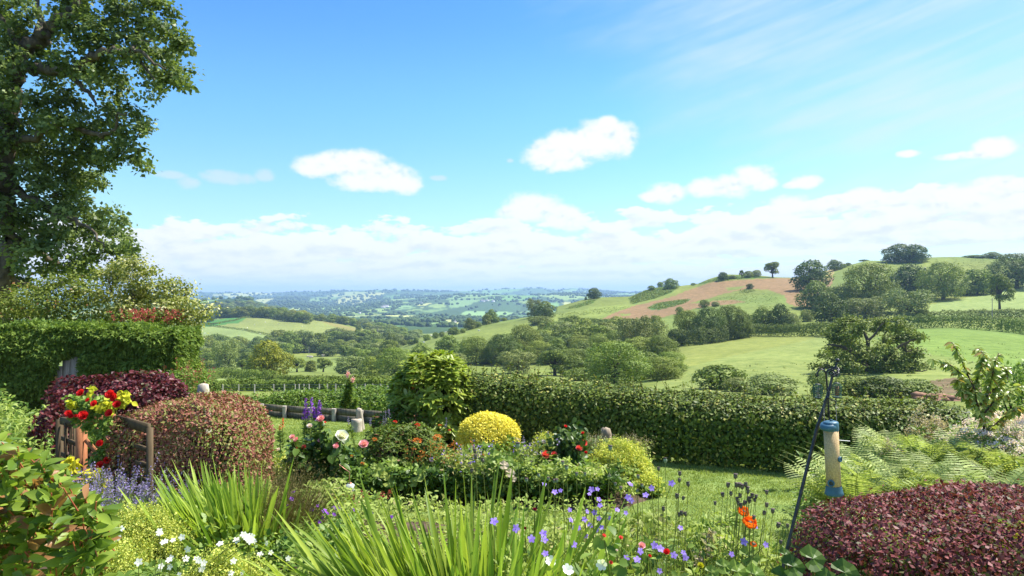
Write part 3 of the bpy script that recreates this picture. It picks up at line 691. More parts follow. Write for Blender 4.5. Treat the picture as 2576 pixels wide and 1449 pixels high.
# ------------------------------------------------------------------ field hedges
def path3(lst, y0, y1, step=6.0):
    P3 = np.array([ground(px, py, y0, y1) for px, py in lst]); out = [P3[0]]
    for a, b in zip(P3[:-1], P3[1:]):
        n = max(1, int(np.linalg.norm(b-a)/step))
        for k in range(1, n+1): out.append(a+(b-a)*k/n)
    out = np.array(out)
    for p in out:
        px = CX+p[0]/p[1]*F; p[2] = zat(px, p[1])[2]
    return out
def hedge(name, P3, width, height, n, L, mat, label, cat='hedge', seed=1, wob=.12, shoots=0, core=True, asp=.6, deep=.10, jn=.42, hs=None, box=3.0, ends=True):
    rng = np.random.default_rng(seed); P3 = np.array(P3, float); o3 = P3[0].copy(); Q = P3-o3
    seg = np.linalg.norm(np.diff(Q, axis=0), axis=1); cum = np.concatenate([[0], np.cumsum(seg)]); tot = cum[-1]
    tg = nrmz(np.gradient(Q, axis=0)*np.array([1, 1, 0])+1e-9)
    s = rng.uniform(-width*.3 if ends else 0, tot+(width*.3 if ends else 0), n); sc_ = np.clip(s, 0, tot)
    B = np.stack([np.interp(sc_, cum, Q[:, i]) for i in range(3)], 1); TG = np.stack([np.interp(sc_, cum, tg[:, i]) for i in range(3)], 1)
    B = B+TG*(s-sc_)[:, None]
    SD = np.stack([TG[:, 1], -TG[:, 0], np.zeros(n)], 1)
    th = rng.uniform(-.15, PI+.15, n)
    ct, st = np.cos(th), np.sin(th); e = 2/box
    cx_ = np.sign(ct)*np.abs(ct)**e; cz_ = np.sign(st)*np.abs(st)**e
    lump = 1+wob*np.sin(s*2.1/width+3*cx_)*np.cos(s*.9/width+1)+wob*.6*np.sin(s*5.3/width+cz_*4)
    dep = 1-np.abs(rng.normal(0, deep, n)); dep *= lump
    height_ = height; height = height*(np.interp(sc_, cum, np.interp(np.linspace(0, 1, len(cum)), np.linspace(0, 1, len(hs)), hs)) if hs is not None else 1.0)
    hh = height*(.0+cz_*dep); ww = width/2*cx_*dep
    hh = np.where(hh < 0.02, rng.random(n)*height*.5, hh)
    low = rng.random(n) < .35; hh = np.where(low & (np.abs(cx_) > .75), rng.uniform(0.02, .8, n)*height, hh)
    c = B+SD*ww[:, None]+np.array([0, 0, 1.])*hh[:, None]
    nrm_ = nrmz(SD*(cx_**3)[:, None]+np.array([0, 0, 1.])*(np.maximum(cz_, 0)**3)[:, None]*1.2+jit(rng, n, jn)+np.array([0, 0, .15]))
    dr = nrmz(np.cross(nrm_, nrmz(rng.normal(size=(n, 3))))+np.array([0, 0, -.2])); sd_ = nrmz(np.cross(dr, nrm_))
    l = L*rng.uniform(.6, 1.35, n)
    g = G(); diamonds(g, c, dr, sd_, l, l*asp, rng.random(n))
    gs = G(); hv = np.broadcast_to(height, (n,)); height = height_
    for k in range(shoots):
        i = rng.integers(n); height = hv[i]
        b = B[i]+SD[i]*rng.uniform(-.4, .4)*width+np.array([0, 0, height*.9]); tip = b+np.array([rng.normal(0, .05), rng.normal(0, .05), rng.uniform(.08, .28)*height])
        gs.tube([b, (b+tip)/2+jit(rng, 1, .01)[0], tip], [.004, .003, .002], 4)
        m = 7; tt = rng.uniform(.2, 1.05, m)[:, None]; cc_ = b+(tip-b)*tt
        nr = nrmz(jit(rng, m, .6)+np.array([0, 0, .8])); d2 = nrmz(jit(rng, m, 1)*np.array([1, 1, .4])+np.array([0, 0, .35])); d2 = nrmz(d2); s2 = nrmz(np.cross(d2, nr))
        ll = L*rng.uniform(.6, 1.1, m); diamonds(g, cc_, d2, s2, ll, ll*asp, rng.random(m)*.4+.6)
    height = height_
    if shoots == 0 and core is False:
        o = g.build(name, mat, loc=o3); return tag(o, label, cat)
    root = empty(name, o3, label, cat); 
    if core:   # woody stems inside
        ns = int(min(260, max(12, tot/width*10)))
        for k in range(ns):
            ss_ = tot*(k+.5)/ns; b = np.array([np.interp(ss_, cum, Q[:, i]) for i in range(3)])
            e1 = b+np.array([rng.normal(0, width*.12), rng.normal(0, width*.12), height*rng.uniform(.5, .85)])
            gs.tube([b+np.array([rng.normal(0, width*.05), rng.normal(0, width*.05), -.05]), (b+e1)/2+jit(rng, 1, width*.05)[0], e1], [width*.022, width*.016, width*.006], 5, cap=False)
    gs.build('stems', twig, root); g.build('foliage', mat, root)
    return root
HF = MATS['hedge_far']
hedge('field_hedge', path3([(500,936+22),(560,946),(644,958),(690,960)], 90, 400), 3.0, 2.4, 9000, .42, HF, 'tall clipped field hedge running from the conifer hedge to the yellowish oak', seed=2, core=False)
hedge('field_hedge', path3([(682,961),(760,966),(807,968),(900,967),(1010,966)], 70, 400), 2.2, 1.5, 9000, .34, HF, 'field hedge running from the yellowish oak to the rhododendron', seed=3, core=False)
hedge('field_hedge', path3([(490,985),(600,984),(700,984),(755,984)], 60, 200), 2.0, 1.25, 7000, .25, HF, 'nearest field hedge behind the wire fence, on the conifer hedge side of its gap', seed=4, core=False)
hedge('field_hedge', path3([(764,984),(860,986),(1000,987)], 60, 200), 2.0, 1.3, 7000, .25, HF, 'nearest field hedge behind the wire fence, on the rhododendron side of its gap', seed=5, core=False)
hedge('field_hedge', path3([(480,820),(545,822),(620,832),(690,847),(720,855)], 500, 1100), 3.0, 2.2, 3000, .9, HF, 'thin dark hedge curving along the bottom of the hay field', seed=6, core=False)
hedge('field_hedge', path3([(490,818),(540,816),(590,807),(626,798)], 700, 1100), 3.0, 2.0, 2500, .9, HF, 'thin dark hedge between the emerald field and the hay field', seed=7, core=False)
hedge('field_hedge', path3([(740,803),(765,812),(775,816)], 700, 1100), 5.0, 4.0, 1800, 1.1, HF, 'short hedge running down from the tree row into the hay field', seed=8, core=False)
hedge('field_hedge', path3([(1408,809),(1500,812),(1590,813),(1640,814)], 250, 520), 2.6, 2.6, 8000, .5, HF, 'dark straight hedge along the foot of the hill', seed=9, core=False)
hedge('roadside_hedge', path3([(1870,842),(1935,845),(2010,846),(2100,848)], 150, 300), 3.4, 4.4, 9000, .5, HF, 'roadside hedge at the top of the near meadow, below the wood', seed=10, core=False)
hedge('roadside_hedge', path3([(2262,828),(2340,826),(2440,827),(2520,834),(2640,848),(2760,866)], 120, 300), 3.6, 5.0, 14000, .5, HF, 'roadside hedge at the top of the near meadow, below the tall pole', seed=11, core=False)
hedge('field_hedge', path3([(2335,808),(2400,806),(2480,803),(2576,800),(2720,798)], 200, 400), 3.6, 4.4, 9000, .6, HF, 'dark upper hedge along the foot of the pale upper meadow', seed=12, core=False)
hedge('field_hedge', path3([(1690,872),(1760,868),(1830,856),(1870,848)], 130, 300), 5.0, 6.0, 8000, .5, MATS['tree_dark'], 'shrubby hedge at the foot of the dark wood above the near meadow', seed=13, core=False)

# utility poles
polew = solid('pole_wood', (.26, .24, .22), (.36, .33, .30), 6, .8)
for (px, by, h, lab) in [(2496,812,62,'tall wooden utility pole at the hedge beside the slender tree'),(2202,803,24,'utility pole half hidden by the pale spreading tree'),(1998,830,32,'utility pole beside the silvery bush'),(777,893,20,'utility pole by the rounded clump in the valley'),(1881,832,24,'thin pole in the gap of the wood below the ploughed field')]:
    P3 = ground(px, by, 120, 700); s = P3[1]/F; root = empty('utility_pole', P3, lab, 'pole', None)
    g = G(); g.tube([[0, 0, -.3], [0, 0, h*s*.5], [.02, 0, h*s]], [.17, .15, .11], 8); g.build('pole', polew, root)
    g = G(); g.box((0, 0, h*s*.94), (1.5, .1, .12)); g.build('crossarm', polew, root)

# wire fence posts behind the bramble hedge (one fence, its posts are parts)
fp = ground(760, 990, 50, 120); rootf = empty('wire_fence', fp, 'wire fence on pale posts at the foot of the nearest field hedge', 'fence')
postm = solid('post_wood', (.36, .33, .28), (.50, .46, .40), 9, .9)
ends = []
for k, px in enumerate([560,600,640,688,715,742,752,764,777,803,823,844,868,896,918,937,957,975]):
    P3 = ground(px, 991, 50, 120)-fp; g = G(); g.tube([P3+[0, 0, -.1], P3+[0.01, 0, .78]], [.06, .05], 6); g.build('post', postm, rootf); ends.append(P3)
g = G()
for z in (.3, .55, .74): g.tube([e+np.array([0, -.05, z]) for e in ends], .008, 4, cap=False)
g.build('wire', solid('wire', (.35, .35, .36), None, 5, .4, metal=1), rootf)

# sheep and cattle
wool = solid('wool', (.70, .66, .58), (.80, .77, .70), 8, .95); hide = solid('cow_hide', (.75, .72, .68), (.16, .06, .03), 1.6, .8); hide.node_tree.nodes
def beast(name, Ls, mat, hd):
    g = G()
    prof = np.array([(-.5, .06), (-.46, .17), (-.3, .23), (0, .25), (.25, .23), (.42, .17), (.5, .10), (.58, .09), (.68, .10), (.78, .07), (.83, .03)])
    x = prof[:, 0]*Ls; z = np.array([.58, .58, .57, .56, .57, .60, .64, hd+.02, hd-.03, hd-.1, hd-.14])*Ls
    g.tube(np.stack([x, 0*x, z], 1), prof[:, 1]*Ls*.95, 10)
    for sx in (-.34, .30):
        for sy in (-.1, .1): g.tube([[sx*Ls, sy*Ls, .45*Ls], [(sx+.01)*Ls, sy*Ls, .24*Ls], [sx*Ls, sy*Ls, 0]], [.07*Ls, .04*Ls, .032*Ls], 6)
    for sy in (-.1, .1): g.tube([[.6*Ls, sy*.6*Ls, (hd+.04)*Ls], [.58*Ls, sy*1.5*Ls, (hd+.05)*Ls]], [.03*Ls, .012*Ls], 5)
    g.tube([[-.49*Ls, 0, .62*Ls], [-.55*Ls, 0, .4*Ls]], [.03*Ls, .02*Ls], 5)
    return g.build(name, mat, smooth=True)
sh = beast('sheep', 1.15, wool, .66)
spots = [(1028,862),(1048,858),(1085,846),(1066,864),(1110,842),(1122,838),(1003,868),(1132,845),(1205,834),(980,876),(1150,840),(640,818),(668,812),(700,816),(622,826),(655,842),(540,846),(515,840),(600,846),(760,822)]
for i, (px, py) in enumerate(spots):
    o = sh if i == 0 else sh.copy()
    if i: COL.objects.link(o)
    o.location = tuple(float(v) for v in ground(px, py, 300, 1100)); o.rotation_euler = (0, 0, i*1.9); o.scale = (1.25,)*3
    if px > 900: tag(o, 'white sheep grazing on the spur of the hill', 'sheep', 'sheep grazing on the spur')
    else: tag(o, 'white sheep grazing in the fields around the hay field', 'sheep', 'sheep around the hay field')
cw = beast('cow', 2.0, hide, .72)
for i, (px, py, lab) in enumerate([(776,902,'brown and white cow above the thorn trees, first of a pair'),(783,903,'brown and white cow above the thorn trees, nearer the pale cow'),(812,899,'pale cow standing apart in the small green field above the thorn trees')]):
    o = cw if i == 0 else cw.copy()
    if i: COL.objects.link(o)
    o.location = tuple(float(v) for v in ground(px, py, 250, 700)); o.rotation_euler = (0, 0, .4+i*2.6); o.scale = (1.3,)*3; tag(o, lab, 'cow', 'cattle in the valley field')

# far farmhouses
wallm = solid('render_white', (.78, .76, .72), None, 3, .8); roofm = solid('slate', (.12, .12, .13), (.18, .17, .17), 3, .8); winm = solid('dark_glass', (.03, .035, .04), None, 3, .2)
def house(P3, w, l, h, rz, label, name='farmhouse', grp=None):
    root = empty(name, P3, label, 'house', grp, rz); g = G(); g.box((0, 0, h/2), (l, w, h)); g.build('wall', wallm, root)
    g = G(); a = l/2+.4; b = w/2+.4; z = h-.1; t_ = h+w*.42
    g.mesh([[-a,-b,z],[a,-b,z],[a,b,z],[-a,b,z],[-a,0,t_],[a,0,t_]], [[0,1,5,4],[2,3,4,5]]); g.mesh([[-a,-b,z],[-a,b,z],[-a,0,t_],[a,-b,z],[a,b,z],[a,0,t_]], [[0,2,1],[3,4,5]]); r_ = g.build('roof', roofm, root)
    g = G(); g.box((l*.35, 0, t_+.3), (.9, .7, 1.6)); g.build('chimney', wallm, r_)
    for k in range(3):
        for zz in (.3, .7):
            g = G(); g.box((-l*.3+k*l*.3, -w/2-.02, h*zz), (1.1, .08, 1.2)); g.build('window', winm, root)
for i, (px, py, s, lab) in enumerate([(971,774,1.6,'white farmhouse under the far wooded slope, in the middle distance'),(964,775,1.2,'low white farm building beside the far white farmhouse'),(1214,760,1.5,'house in the far village on the bright slope, left of three'),(1226,758,1.2,'house in the far village on the bright slope, middle of three'),(1240,760,1.4,'house in the far village on the bright slope, right of three'),(1144,813,.8,'small white cottage among the valley trees'),(905,790,1.3,'long farm building on the ridge behind the stubble field'),(1060,765,1.3,'pale farm on the far hillside above the valley')]):
    house(ground(px, py, 1400, 7000), 8*s, 18*s, 5.5*s, .3*i, lab)

# far woodland: nobody could count it, one object
rf = np.random.default_rng(9); N = 17000
Yf = np.exp(rf.uniform(math.log(1150), math.log(12000), N)); pxf = rf.uniform(420, 1650, N)
ix = np.clip(((pxf-PXC[0])/DPX).astype(int), 0, len(PXC)-1); zf = np.array([np.interp(Yf[k], YR, ZG[ix[k]]) for k in range(N)])
xf = (pxf-CX)/F*Yf
dens = vnoise(xf, Yf*.45, 420, 31)+vnoise(xf, Yf*.5, 90, 32)*.4
ridge = (np.abs(vnoise(xf, Yf*.5, 330, 33)) < .035) | (np.abs(vnoise(xf, Yf*.45, 210, 34)) < .028) | (np.abs(vnoise(xf, Yf*.9, 500, 35)) < .02)
pyf = HY-(zf-CZ)/Yf*F
keep = (dens > .10) | (ridge & (rf.random(N) < .9)) | (inpoly(pxf, pyf, [(655,776),(700,745),(770,748),(820,772)]) & (Yf > 2500))
keep &= ~(inpoly(pxf, pyf, [(1090,786),(1130,768),(1200,766),(1300,772),(1300,800),(1120,812)]) & (rf.random(N) < .6))
xf, Yf, zf = xf[keep], Yf[keep], zf[keep]
ico = []; ph = (1+5**.5)/2
for a in (-1, 1):
    for b in (-ph, ph): ico += [(0, a, b), (a, b, 0), (b, 0, a)]
ico = nrmz(np.array(ico, float)); dist2 = np.linalg.norm(ico[:, None]-ico[None], axis=-1)
trisI = [(i, j, k) for i in range(12) for j in range(i+1, 12) for k in range(j+1, 12) if max(dist2[i, j], dist2[j, k], dist2[i, k]) < 1.1]
trisI = np.array([(a, b, c) if np.dot(np.cross(ico[b]-ico[a], ico[c]-ico[a]), ico[a]) > 0 else (a, c, b) for a, b, c in trisI])
K = len(xf); sz = rf.uniform(4, 7.5, K)*np.clip(Yf/3300, 1.1, 2.0)
wd = sz*rf.uniform(.8, 1.5, K); VV = ico[None]*(1+rf.uniform(-.28, .28, (K, 12, 1)))*np.stack([wd, wd, sz], 1)[:, None]+np.stack([xf, Yf, zf+sz*.5], 1)[:, None]
g = G(); g.mesh(VV.reshape(-1, 3), (trisI[None]+12*np.arange(K)[:, None, None]).reshape(-1, 3), np.repeat(rf.random(K), len(trisI)))
o = g.build('far_woodland', MATS['far_tree']); tag(o, 'woods, copses and hedgerow trees across the distant valley', 'woodland', kind='stuff')

# bracken and scrub texture on the hill
g = G(); rb = np.random.default_rng(12)
def scatter(poly, n, Lw, y0, y1, rnd=(0, 1)):
    xs = [p[0] for p in poly]; ys = [p[1] for p in poly]; px = rb.uniform(min(xs), max(xs), n*2); py = rb.uniform(min(ys), max(ys), n*2)
    s = inpoly(px, py, poly); px, py = px[s][:n], py[s][:n]
    P_ = np.array([ground(a, b, y0, y1) for a, b in zip(px, py)])
    m = 7; c = np.repeat(P_, m, 0)+rb.normal(0, 1, (len(P_)*m, 3))*np.array([Lw*.8, Lw*.8, Lw*.15])+np.array([0, 0, Lw*.25])
    nn = len(c); nr = nrmz(jit(rb, nn, .5)+np.array([0, 0, 1.])); dr = nrmz(np.cross(nr, nrmz(rb.normal(size=(nn, 3))))); l = Lw*rb.uniform(.5, 1.2, nn)
    diamonds(g, c, dr, nrmz(np.cross(dr, nr)), l, l*.7, np.clip(rb.random(nn), *rnd))
scatter([(1590,765),(1584,750),(1600,742),(1624,731),(1659,723),(1704,721),(1690,735),(1650,750)], 1500, .9, 350, 700)
scatter([(1630,775),(1650,764),(1690,757),(1736,752),(1725,762),(1690,772),(1660,779)], 700, .8, 250, 700)
scatter([(1500,753),(1476,758),(1440,770),(1420,778),(1450,776),(1490,764)], 450, .8, 300, 700)
scatter([(1745,717),(1784,705),(1821,695),(1900,695),(1860,703),(1790,709)], 450, .9, 350, 700)
scatter([(1860,730),(1880,727),(1905,732),(1880,738),(1862,738)], 130, .7, 300, 700)
scatter([(1400,790),(1560,770),(1590,772),(1530,788),(1410,797)], 500, .5, 250, 700)
scatter([(2180,662),(2330,652),(2560,655),(2560,700),(2400,690),(2200,700)], 420, .7, 300, 700)
scatter([(1960,750),(1920,735),(1830,740),(1780,760),(1900,765),(1960,800)], 350, .5, 250, 700)
scatter([(1690,930),(2576,860),(2576,975),(1700,975)], 260, .35, 60, 300)
o = g.build('bracken', MATS['tree_green']); tag(o, 'bracken and rough tufts on the hill pastures', 'bracken', kind='stuff')
# soil heap
g = G(); rb = np.random.default_rng(14); hp = zat(2365, 62)
for k in range(46):
    c = hp+np.array([rb.normal(0, 1.1), rb.normal(0, .8), rb.uniform(0, .45)]); s = rb.uniform(.2, .6)
    g.mesh(ico*(1+rb.uniform(-.3, .3, (12, 1)))*s*np.array([1.2, 1, .6])+c, trisI, rb.random())
o = g.build('soil_heap', solid('soil', (.16, .085, .05), (.30, .17, .10), 1.5, .95)); tag(o, 'heap of reddish brown soil at the field edge beside the young cherry', 'soil heap')

# haze
g = G(); g.box((0, 7500, -150), (24000, 16000, 700)); hz = g.build('haze', [])
mh = bpy.data.materials.new('haze'); mh.use_nodes = True; t = NT(mh.node_tree); t.n.clear()
ho = t.new('ShaderNodeOutputMaterial'); pv = t.new('ShaderNodeVolumePrincipled'); pv.inputs['Color'].default_value = rgb(.44, .68, 1.0)
pv.inputs['Density'].default_value = 1.15e-4; pv.inputs['Anisotropy'].default_value = .1; t.l.new(pv.outputs[0], ho.inputs['Volume'])
hz.data.materials.append(mh); tag(hz, kind='stuff')
# ================================================================== the garden
def gz(x, Y):
    """garden ground height"""
    x = np.asarray(x, float); Y = np.asarray(Y, float)
    s = np.clip((Y-12.7)/3.3, 0, 1); z = -1.3*(s**1.2)
    return z+.015*np.sin(x*1.3+Y*.7)+.012*np.sin(x*.6-Y*1.9)*(1-s)
def at(px, Y, dz=0.0):
    x = (px-CX)/F*Y; return np.array([x, Y, float(gz(x, Y))+dz])
def smooth(a, b, x): t_ = np.clip((x-a)/(b-a), 0, 1); return t_*t_*(3-2*t_)
gx = np.arange(-26, 26.01, .1); gy = np.concatenate([np.arange(-6, 16, .1), [16.0]]); GX, GY = np.meshgrid(gx, gy, indexing='ij')
GZ = gz(GX, GY)+np.where(GY < 15.5, np.random.default_rng(2).normal(0, .004, GX.shape), 0)
I = np.arange(GX.size).reshape(GX.shape)
g = G(); g.mesh(np.stack([GX, GY, GZ], -1).reshape(-1, 3), np.stack([I[:-1, :-1], I[1:, :-1], I[1:, 1:], I[:-1, 1:]], -1).reshape(-1, 4))
lm = solid('lawn_ground', (.12, .18, .045), (.21, .27, .08), 3.5, .95, .05, bump=.3)
tag(g.build('lawn', lm, smooth=True), kind='structure')
# soil of the beds
soilm = solid('bed_soil', (.05, .035, .022), (.11, .08, .055), 9, .95, .05, bump=.6)
def bed(name, poly, hgt):
    poly = np.array([[(p[0]-CX)/F*p[1], p[1]] for p in poly]); xs = np.arange(poly[:, 0].min(), poly[:, 0].max()+.08, .08); ys = np.arange(poly[:, 1].min(), poly[:, 1].max()+.08, .08)
    X, Y = np.meshgrid(xs, ys, indexing='ij'); ins = inpoly(X, Y, [tuple(p) for p in poly])
    dist = np.min([np.hypot(X-(a[0]+(b[0]-a[0])*t_), Y-(a[1]+(b[1]-a[1])*t_)) for a, b in zip(poly, np.roll(poly, -1, 0)) for t_ in np.linspace(0, 1, 12)], 0)
    Zb = gz(X, Y)+np.where(ins, .006+hgt*np.minimum(dist/.6, 1)+np.random.default_rng(4).uniform(0, .03, X.shape)*np.minimum(dist/.1, 1), -.05)
    I = np.arange(X.size).reshape(X.shape); q = np.stack([I[:-1, :-1], I[1:, :-1], I[1:, 1:], I[:-1, 1:]], -1).reshape(-1, 4)
    g = G(); g.mesh(np.stack([X, Y, Zb], -1).reshape(-1, 3), q[ins.ravel()[q].any(1)]); tag(g.build(name, soilm, smooth=True), kind='structure')
bedA = [(-900,3.0),(-900,6.6),(160,6.6),(700,6.3),(1250,6.1),(1560,5.5),(1830,5.0),(1960,4.2),(2010,3.0)]
bedB = [(640,7.3),(900,7.15),(1260,7.1),(1560,7.0),(1650,7.4),(1640,8.2),(1560,8.9),(1340,9.3),(1180,10.6),(960,10.6),(940,9.6),(760,8.8),(660,8.2)]
bedC = [(1990,2.6),(2000,5.0),(2060,6.4),(2200,7.4),(2600,8.2),(3300,8.2),(3300,2.6)]
bedD = [(-700,7.6),(120,7.8),(330,8.4),(470,9.0),(500,11.2),(150,11.4),(-700,11.4)]
bed('flower_bed', bedA, .32); bed('island_bed', bedB, .06); bed('fern_bed', bedC, .12); bed('back_bed', bedD, .05)
def inbed(x, Y):
    px = CX+x/Y*F; r = np.zeros(x.shape, bool)
    for b in (bedA, bedB, bedC, bedD): r |= inpoly(px, Y, b)
    return r
# grass blades on the lawn
rg = np.random.default_rng(21); n = 330000
Yl = 4.6+8.2*rg.random(n)**.8; pxl = rg.uniform(430, 2280, n); xl = (pxl-CX)/F*Yl
k = ~inbed(xl, Yl); xl, Yl = xl[k], Yl[k]; n = len(xl)
base = np.stack([xl, Yl, gz(xl, Yl)-.004], 1); a = rg.uniform(0, 6.28, n); h = rg.uniform(.014, .034, n)*(1+.5*vnoise(xl, Yl, .5, 51)*2)
tip = base+np.stack([np.cos(a)*h*.7, np.sin(a)*h*.7, h], 1); sd_ = np.stack([-np.sin(a), np.cos(a), 0*a], 1)*.0035*(Yl/6)[:, None]
g = G(); g.polys(np.stack([base-sd_, base+sd_, tip], 1), np.clip(rg.random(n)*.6+.45*(vnoise(xl, Yl, 1.1, 52)+.5)+.2*vnoise(xl, Yl, .3, 53), 0, 1))
leaf('grass_blade', (.16, .25, .06), (.40, .46, .18), .3, .6, .15)
tag(g.build('grass', MATS['grass_blade']), 'short mown lawn grass, yellowish in patches', 'grass', kind='stuff')

# leaf colours
leaf('conifer', (.08, .17, .05), (.28, .40, .10), .35, .6, .2)
leaf('beech', (.028, .06, .012), (.19, .25, .045), .16, .5, .3, c=(.36, .33, .08), third=.06)
leaf('bramble', (.06, .13, .025), (.19, .28, .06), .3, .45, .4)
leaf('sycamore', (.042, .085, .035), (.21, .29, .12), .35, .45, .4)
leaf('variegated', (.13, .19, .05), (.40, .44, .16), .3, .5, .3, c=(.66, .64, .32), third=.27)
leaf('bronze_green', (.09, .15, .035), (.26, .30, .08), .3, .5, .3, c=(.26, .13, .05), third=.10)
leaf('purple_leaf', (.06, .014, .026), (.20, .042, .065), .25, .42, .45, c=(.14, .12, .06), third=.06)
leaf('berberis', (.17, .06, .05), (.52, .25, .24), .2, .5, .3, c=(.22, .22, .06), third=.34)
leaf('berberis_dark', (.05, .012, .018), (.36, .12, .15), .22, .5, .32, c=(.09, .09, .03), third=.16)
leaf('strap', (.15, .27, .045), (.44, .56, .13), .4, .4, .35)
leaf('golden', (.62, .58, .06), (.95, .88, .24), .3, .5, .3)
leaf('froth', (.48, .55, .13), (.86, .88, .34), .3, .6, .2, c=(.22, .32, .06), third=.2)
leaf('lush', (.07, .15, .03), (.28, .40, .10), .35, .45, .4)
leaf('lush_pale', (.20, .29, .07), (.44, .52, .18), .35, .5, .3, c=(.42, .38, .16), third=.10)
leaf('lush_dark', (.035, .085, .018), (.11, .19, .04), .3, .4, .45)
leaf('rhodo', (.14, .24, .035), (.38, .46, .09), .3, .36, .5, c=(.45, .48, .16), third=.10)
leaf('euphorbia', (.06, .12, .022), (.17, .24, .05), .3, .45, .35, c=(.26, .12, .06), third=.12)
leaf('laurel', (.08, .16, .03), (.32, .43, .08), .35, .40, .4, c=(.34, .17, .07), third=.16)
leaf('fern', (.17, .25, .08), (.48, .56, .28), .35, .5, .25)
leaf('yellow_leaf', (.42, .45, .03), (.66, .62, .06), .3, .5, .3)
leaf('glaucous', (.16, .26, .14), (.34, .44, .26), .25, .6, .2)
leaf('wiry', (.10, .09, .045), (.22, .19, .10), .2, .7, .2)
leaf('stalk', (.14, .20, .06), (.28, .32, .12), .2, .6, .2)
petal('red_petal', (.62, .012, .02), (.90, .05, .05)); petal('coral_petal', (.80, .07, .06), (.95, .22, .18)); petal('pink_petal', (.85, .32, .40), (.95, .60, .64))
petal('white_petal', (.82, .80, .70), (.95, .94, .86)); petal('violet_petal', (.24, .14, .62), (.48, .34, .88)); petal('purple_petal', (.24, .04, .55), (.42, .14, .75))
petal('lavender_petal', (.20, .16, .36), (.38, .32, .54)); petal('orange_petal', (.90, .14, .01), (1.0, .30, .03)); petal('rust_petal', (.60, .16, .03), (.80, .28, .06))
petal('blush_petal', (.78, .58, .60), (.94, .86, .86)); petal('beige_petal', (.42, .34, .22), (.60, .50, .36)); petal('red_spray', (.36, .06, .06), (.55, .15, .13)); petal('maroon', (.16, .01, .03), (.26, .02, .05))

def mound(name, c, R, n, L, mat, label, cat, box=2.6, asp=.6, seed=1, jn=.5, wob=.04, dep=.10, loc_stems=40, up=.2, top=None, group=None, shape=None, lowcut=-.35):
    """shrub whose leaves sit on a rounded block; c is the middle of its base"""
    rng = np.random.default_rng(seed); R = np.array(R, float)
    u = nrmz(rng.normal(size=(n, 3))); u[:, 2] = np.where(u[:, 2] < lowcut, -u[:, 2], u[:, 2])
    m_ = (np.abs(u)**box).sum(1)**(-1/box); s = u*m_[:, None]
    lump = 1+wob*(np.sin(u[:, 0]*6+seed)+np.sin(u[:, 1]*7-seed)+np.sin(u[:, 2]*8+u[:, 0]*5))
    d_ = (1-np.abs(rng.normal(0, dep, n)))*lump
    so_ = rng.random(n) < .035; d_ = np.where(so_, np.abs(d_)*rng.uniform(1.0, 1.09, n), d_)
    ctr = np.array([0, 0, R[2]*(.5 if top is None else top)]); sc3 = np.array([R[0], R[1], R[2]*(1-(.5 if top is None else top))])
    p = ctr+s*sc3*d_[:, None]; lowm = p[:, 2] < .02; p[lowm, 2] = rng.uniform(.02, ctr[2], lowm.sum())
    nr0 = nrmz(np.sign(s)*np.abs(s)**(box-1)/sc3); nr = nrmz(nr0+jit(rng, n, jn)+np.array([0, 0, up]))
    dr = nrmz(np.cross(nr, nrmz(rng.normal(size=(n, 3))))+nr0*.35); sd_ = nrmz(np.cross(dr, nr)); l = L*rng.uniform(.6, 1.35, n)
    g = G()
    if shape is None: diamonds(g, p, dr, sd_, l, l*asp, rng.random(n))
    else: ribbon(g, p, dr, nr, l, l*asp, shape, droop=.12, curl=-.1, r=rng.random(n), fold=.35)
    gs = G()
    for k in range(loc_stems):
        a = rng.uniform(0, 6.28); q_ = rng.uniform(0, .8)
        e = np.array([math.cos(a)*R[0]*q_, math.sin(a)*R[1]*q_, R[2]*rng.uniform(.5, .9)]); b = e*np.array([.25, .25, 0])
        gs.tube([b-np.array([0, 0, .05]), (b+e)/2+jit(rng, 1, .03)[0], e], [R[2]*.018, R[2]*.013, .003], 5, cap=False)
    root = empty(name, c, label, cat, group); gs.build('stems', twig, root); g.build('foliage', MATS[mat], root)
    return root
def P2L(o, px, py, Y): return W(px, py, Y)-np.array(o.location)
def petals5(g, c, nr, r, rng, k=5, cup=.3, asp=.74, m=0, rr=None):
    """open flower: k petals round c facing nr"""
    nr = nrmz(np.array(nr, float)); a0 = rng.uniform(0, 6.28); x = nrmz(np.cross(nr, [.3, .9, .31])); y = np.cross(nr, x)
    a = a0+np.arange(k)/k*6.28; dr = np.cos(a)[:, None]*x+np.sin(a)[:, None]*y+nr*cup
    ribbon(g, np.repeat(c[None], k, 0)+dr*r*.05, dr, np.repeat(nr[None], k, 0), r, r*asp, [.25, .9, 1.0, .55], curl=-.15, r=rng.random(k) if rr is None else rr, m=m)
def rosebloom(g, c, r, nr, rng, m=0):
    nr = nrmz(np.array(nr, float))
    for k, tilt, ln, w in ((6, .35, 1.0, 1.1), (6, .8, .88, 1.0), (5, 1.5, .75, .85), (5, 3.0, .62, .6), (4, 7.0, .5, .45)):
        x = nrmz(np.cross(nr, [.3, .9, .31])); y = np.cross(nr, x); a = rng.uniform(0, 6.28)+np.arange(k)/k*6.28
        dr = np.cos(a)[:, None]*x+np.sin(a)[:, None]*y+nr*tilt
        nn = nrmz(nr-(.5)*nrmz(dr)); ribbon(g, np.repeat((c-nr*r*.35)[None], k, 0), dr, np.repeat(nr[None], k, 0)+1e-3, r*ln, r*w, [.35, .95, 1.1, .75], curl=.22, r=rng.random(k), m=m)
        g.f[-1] = g.f[-1]

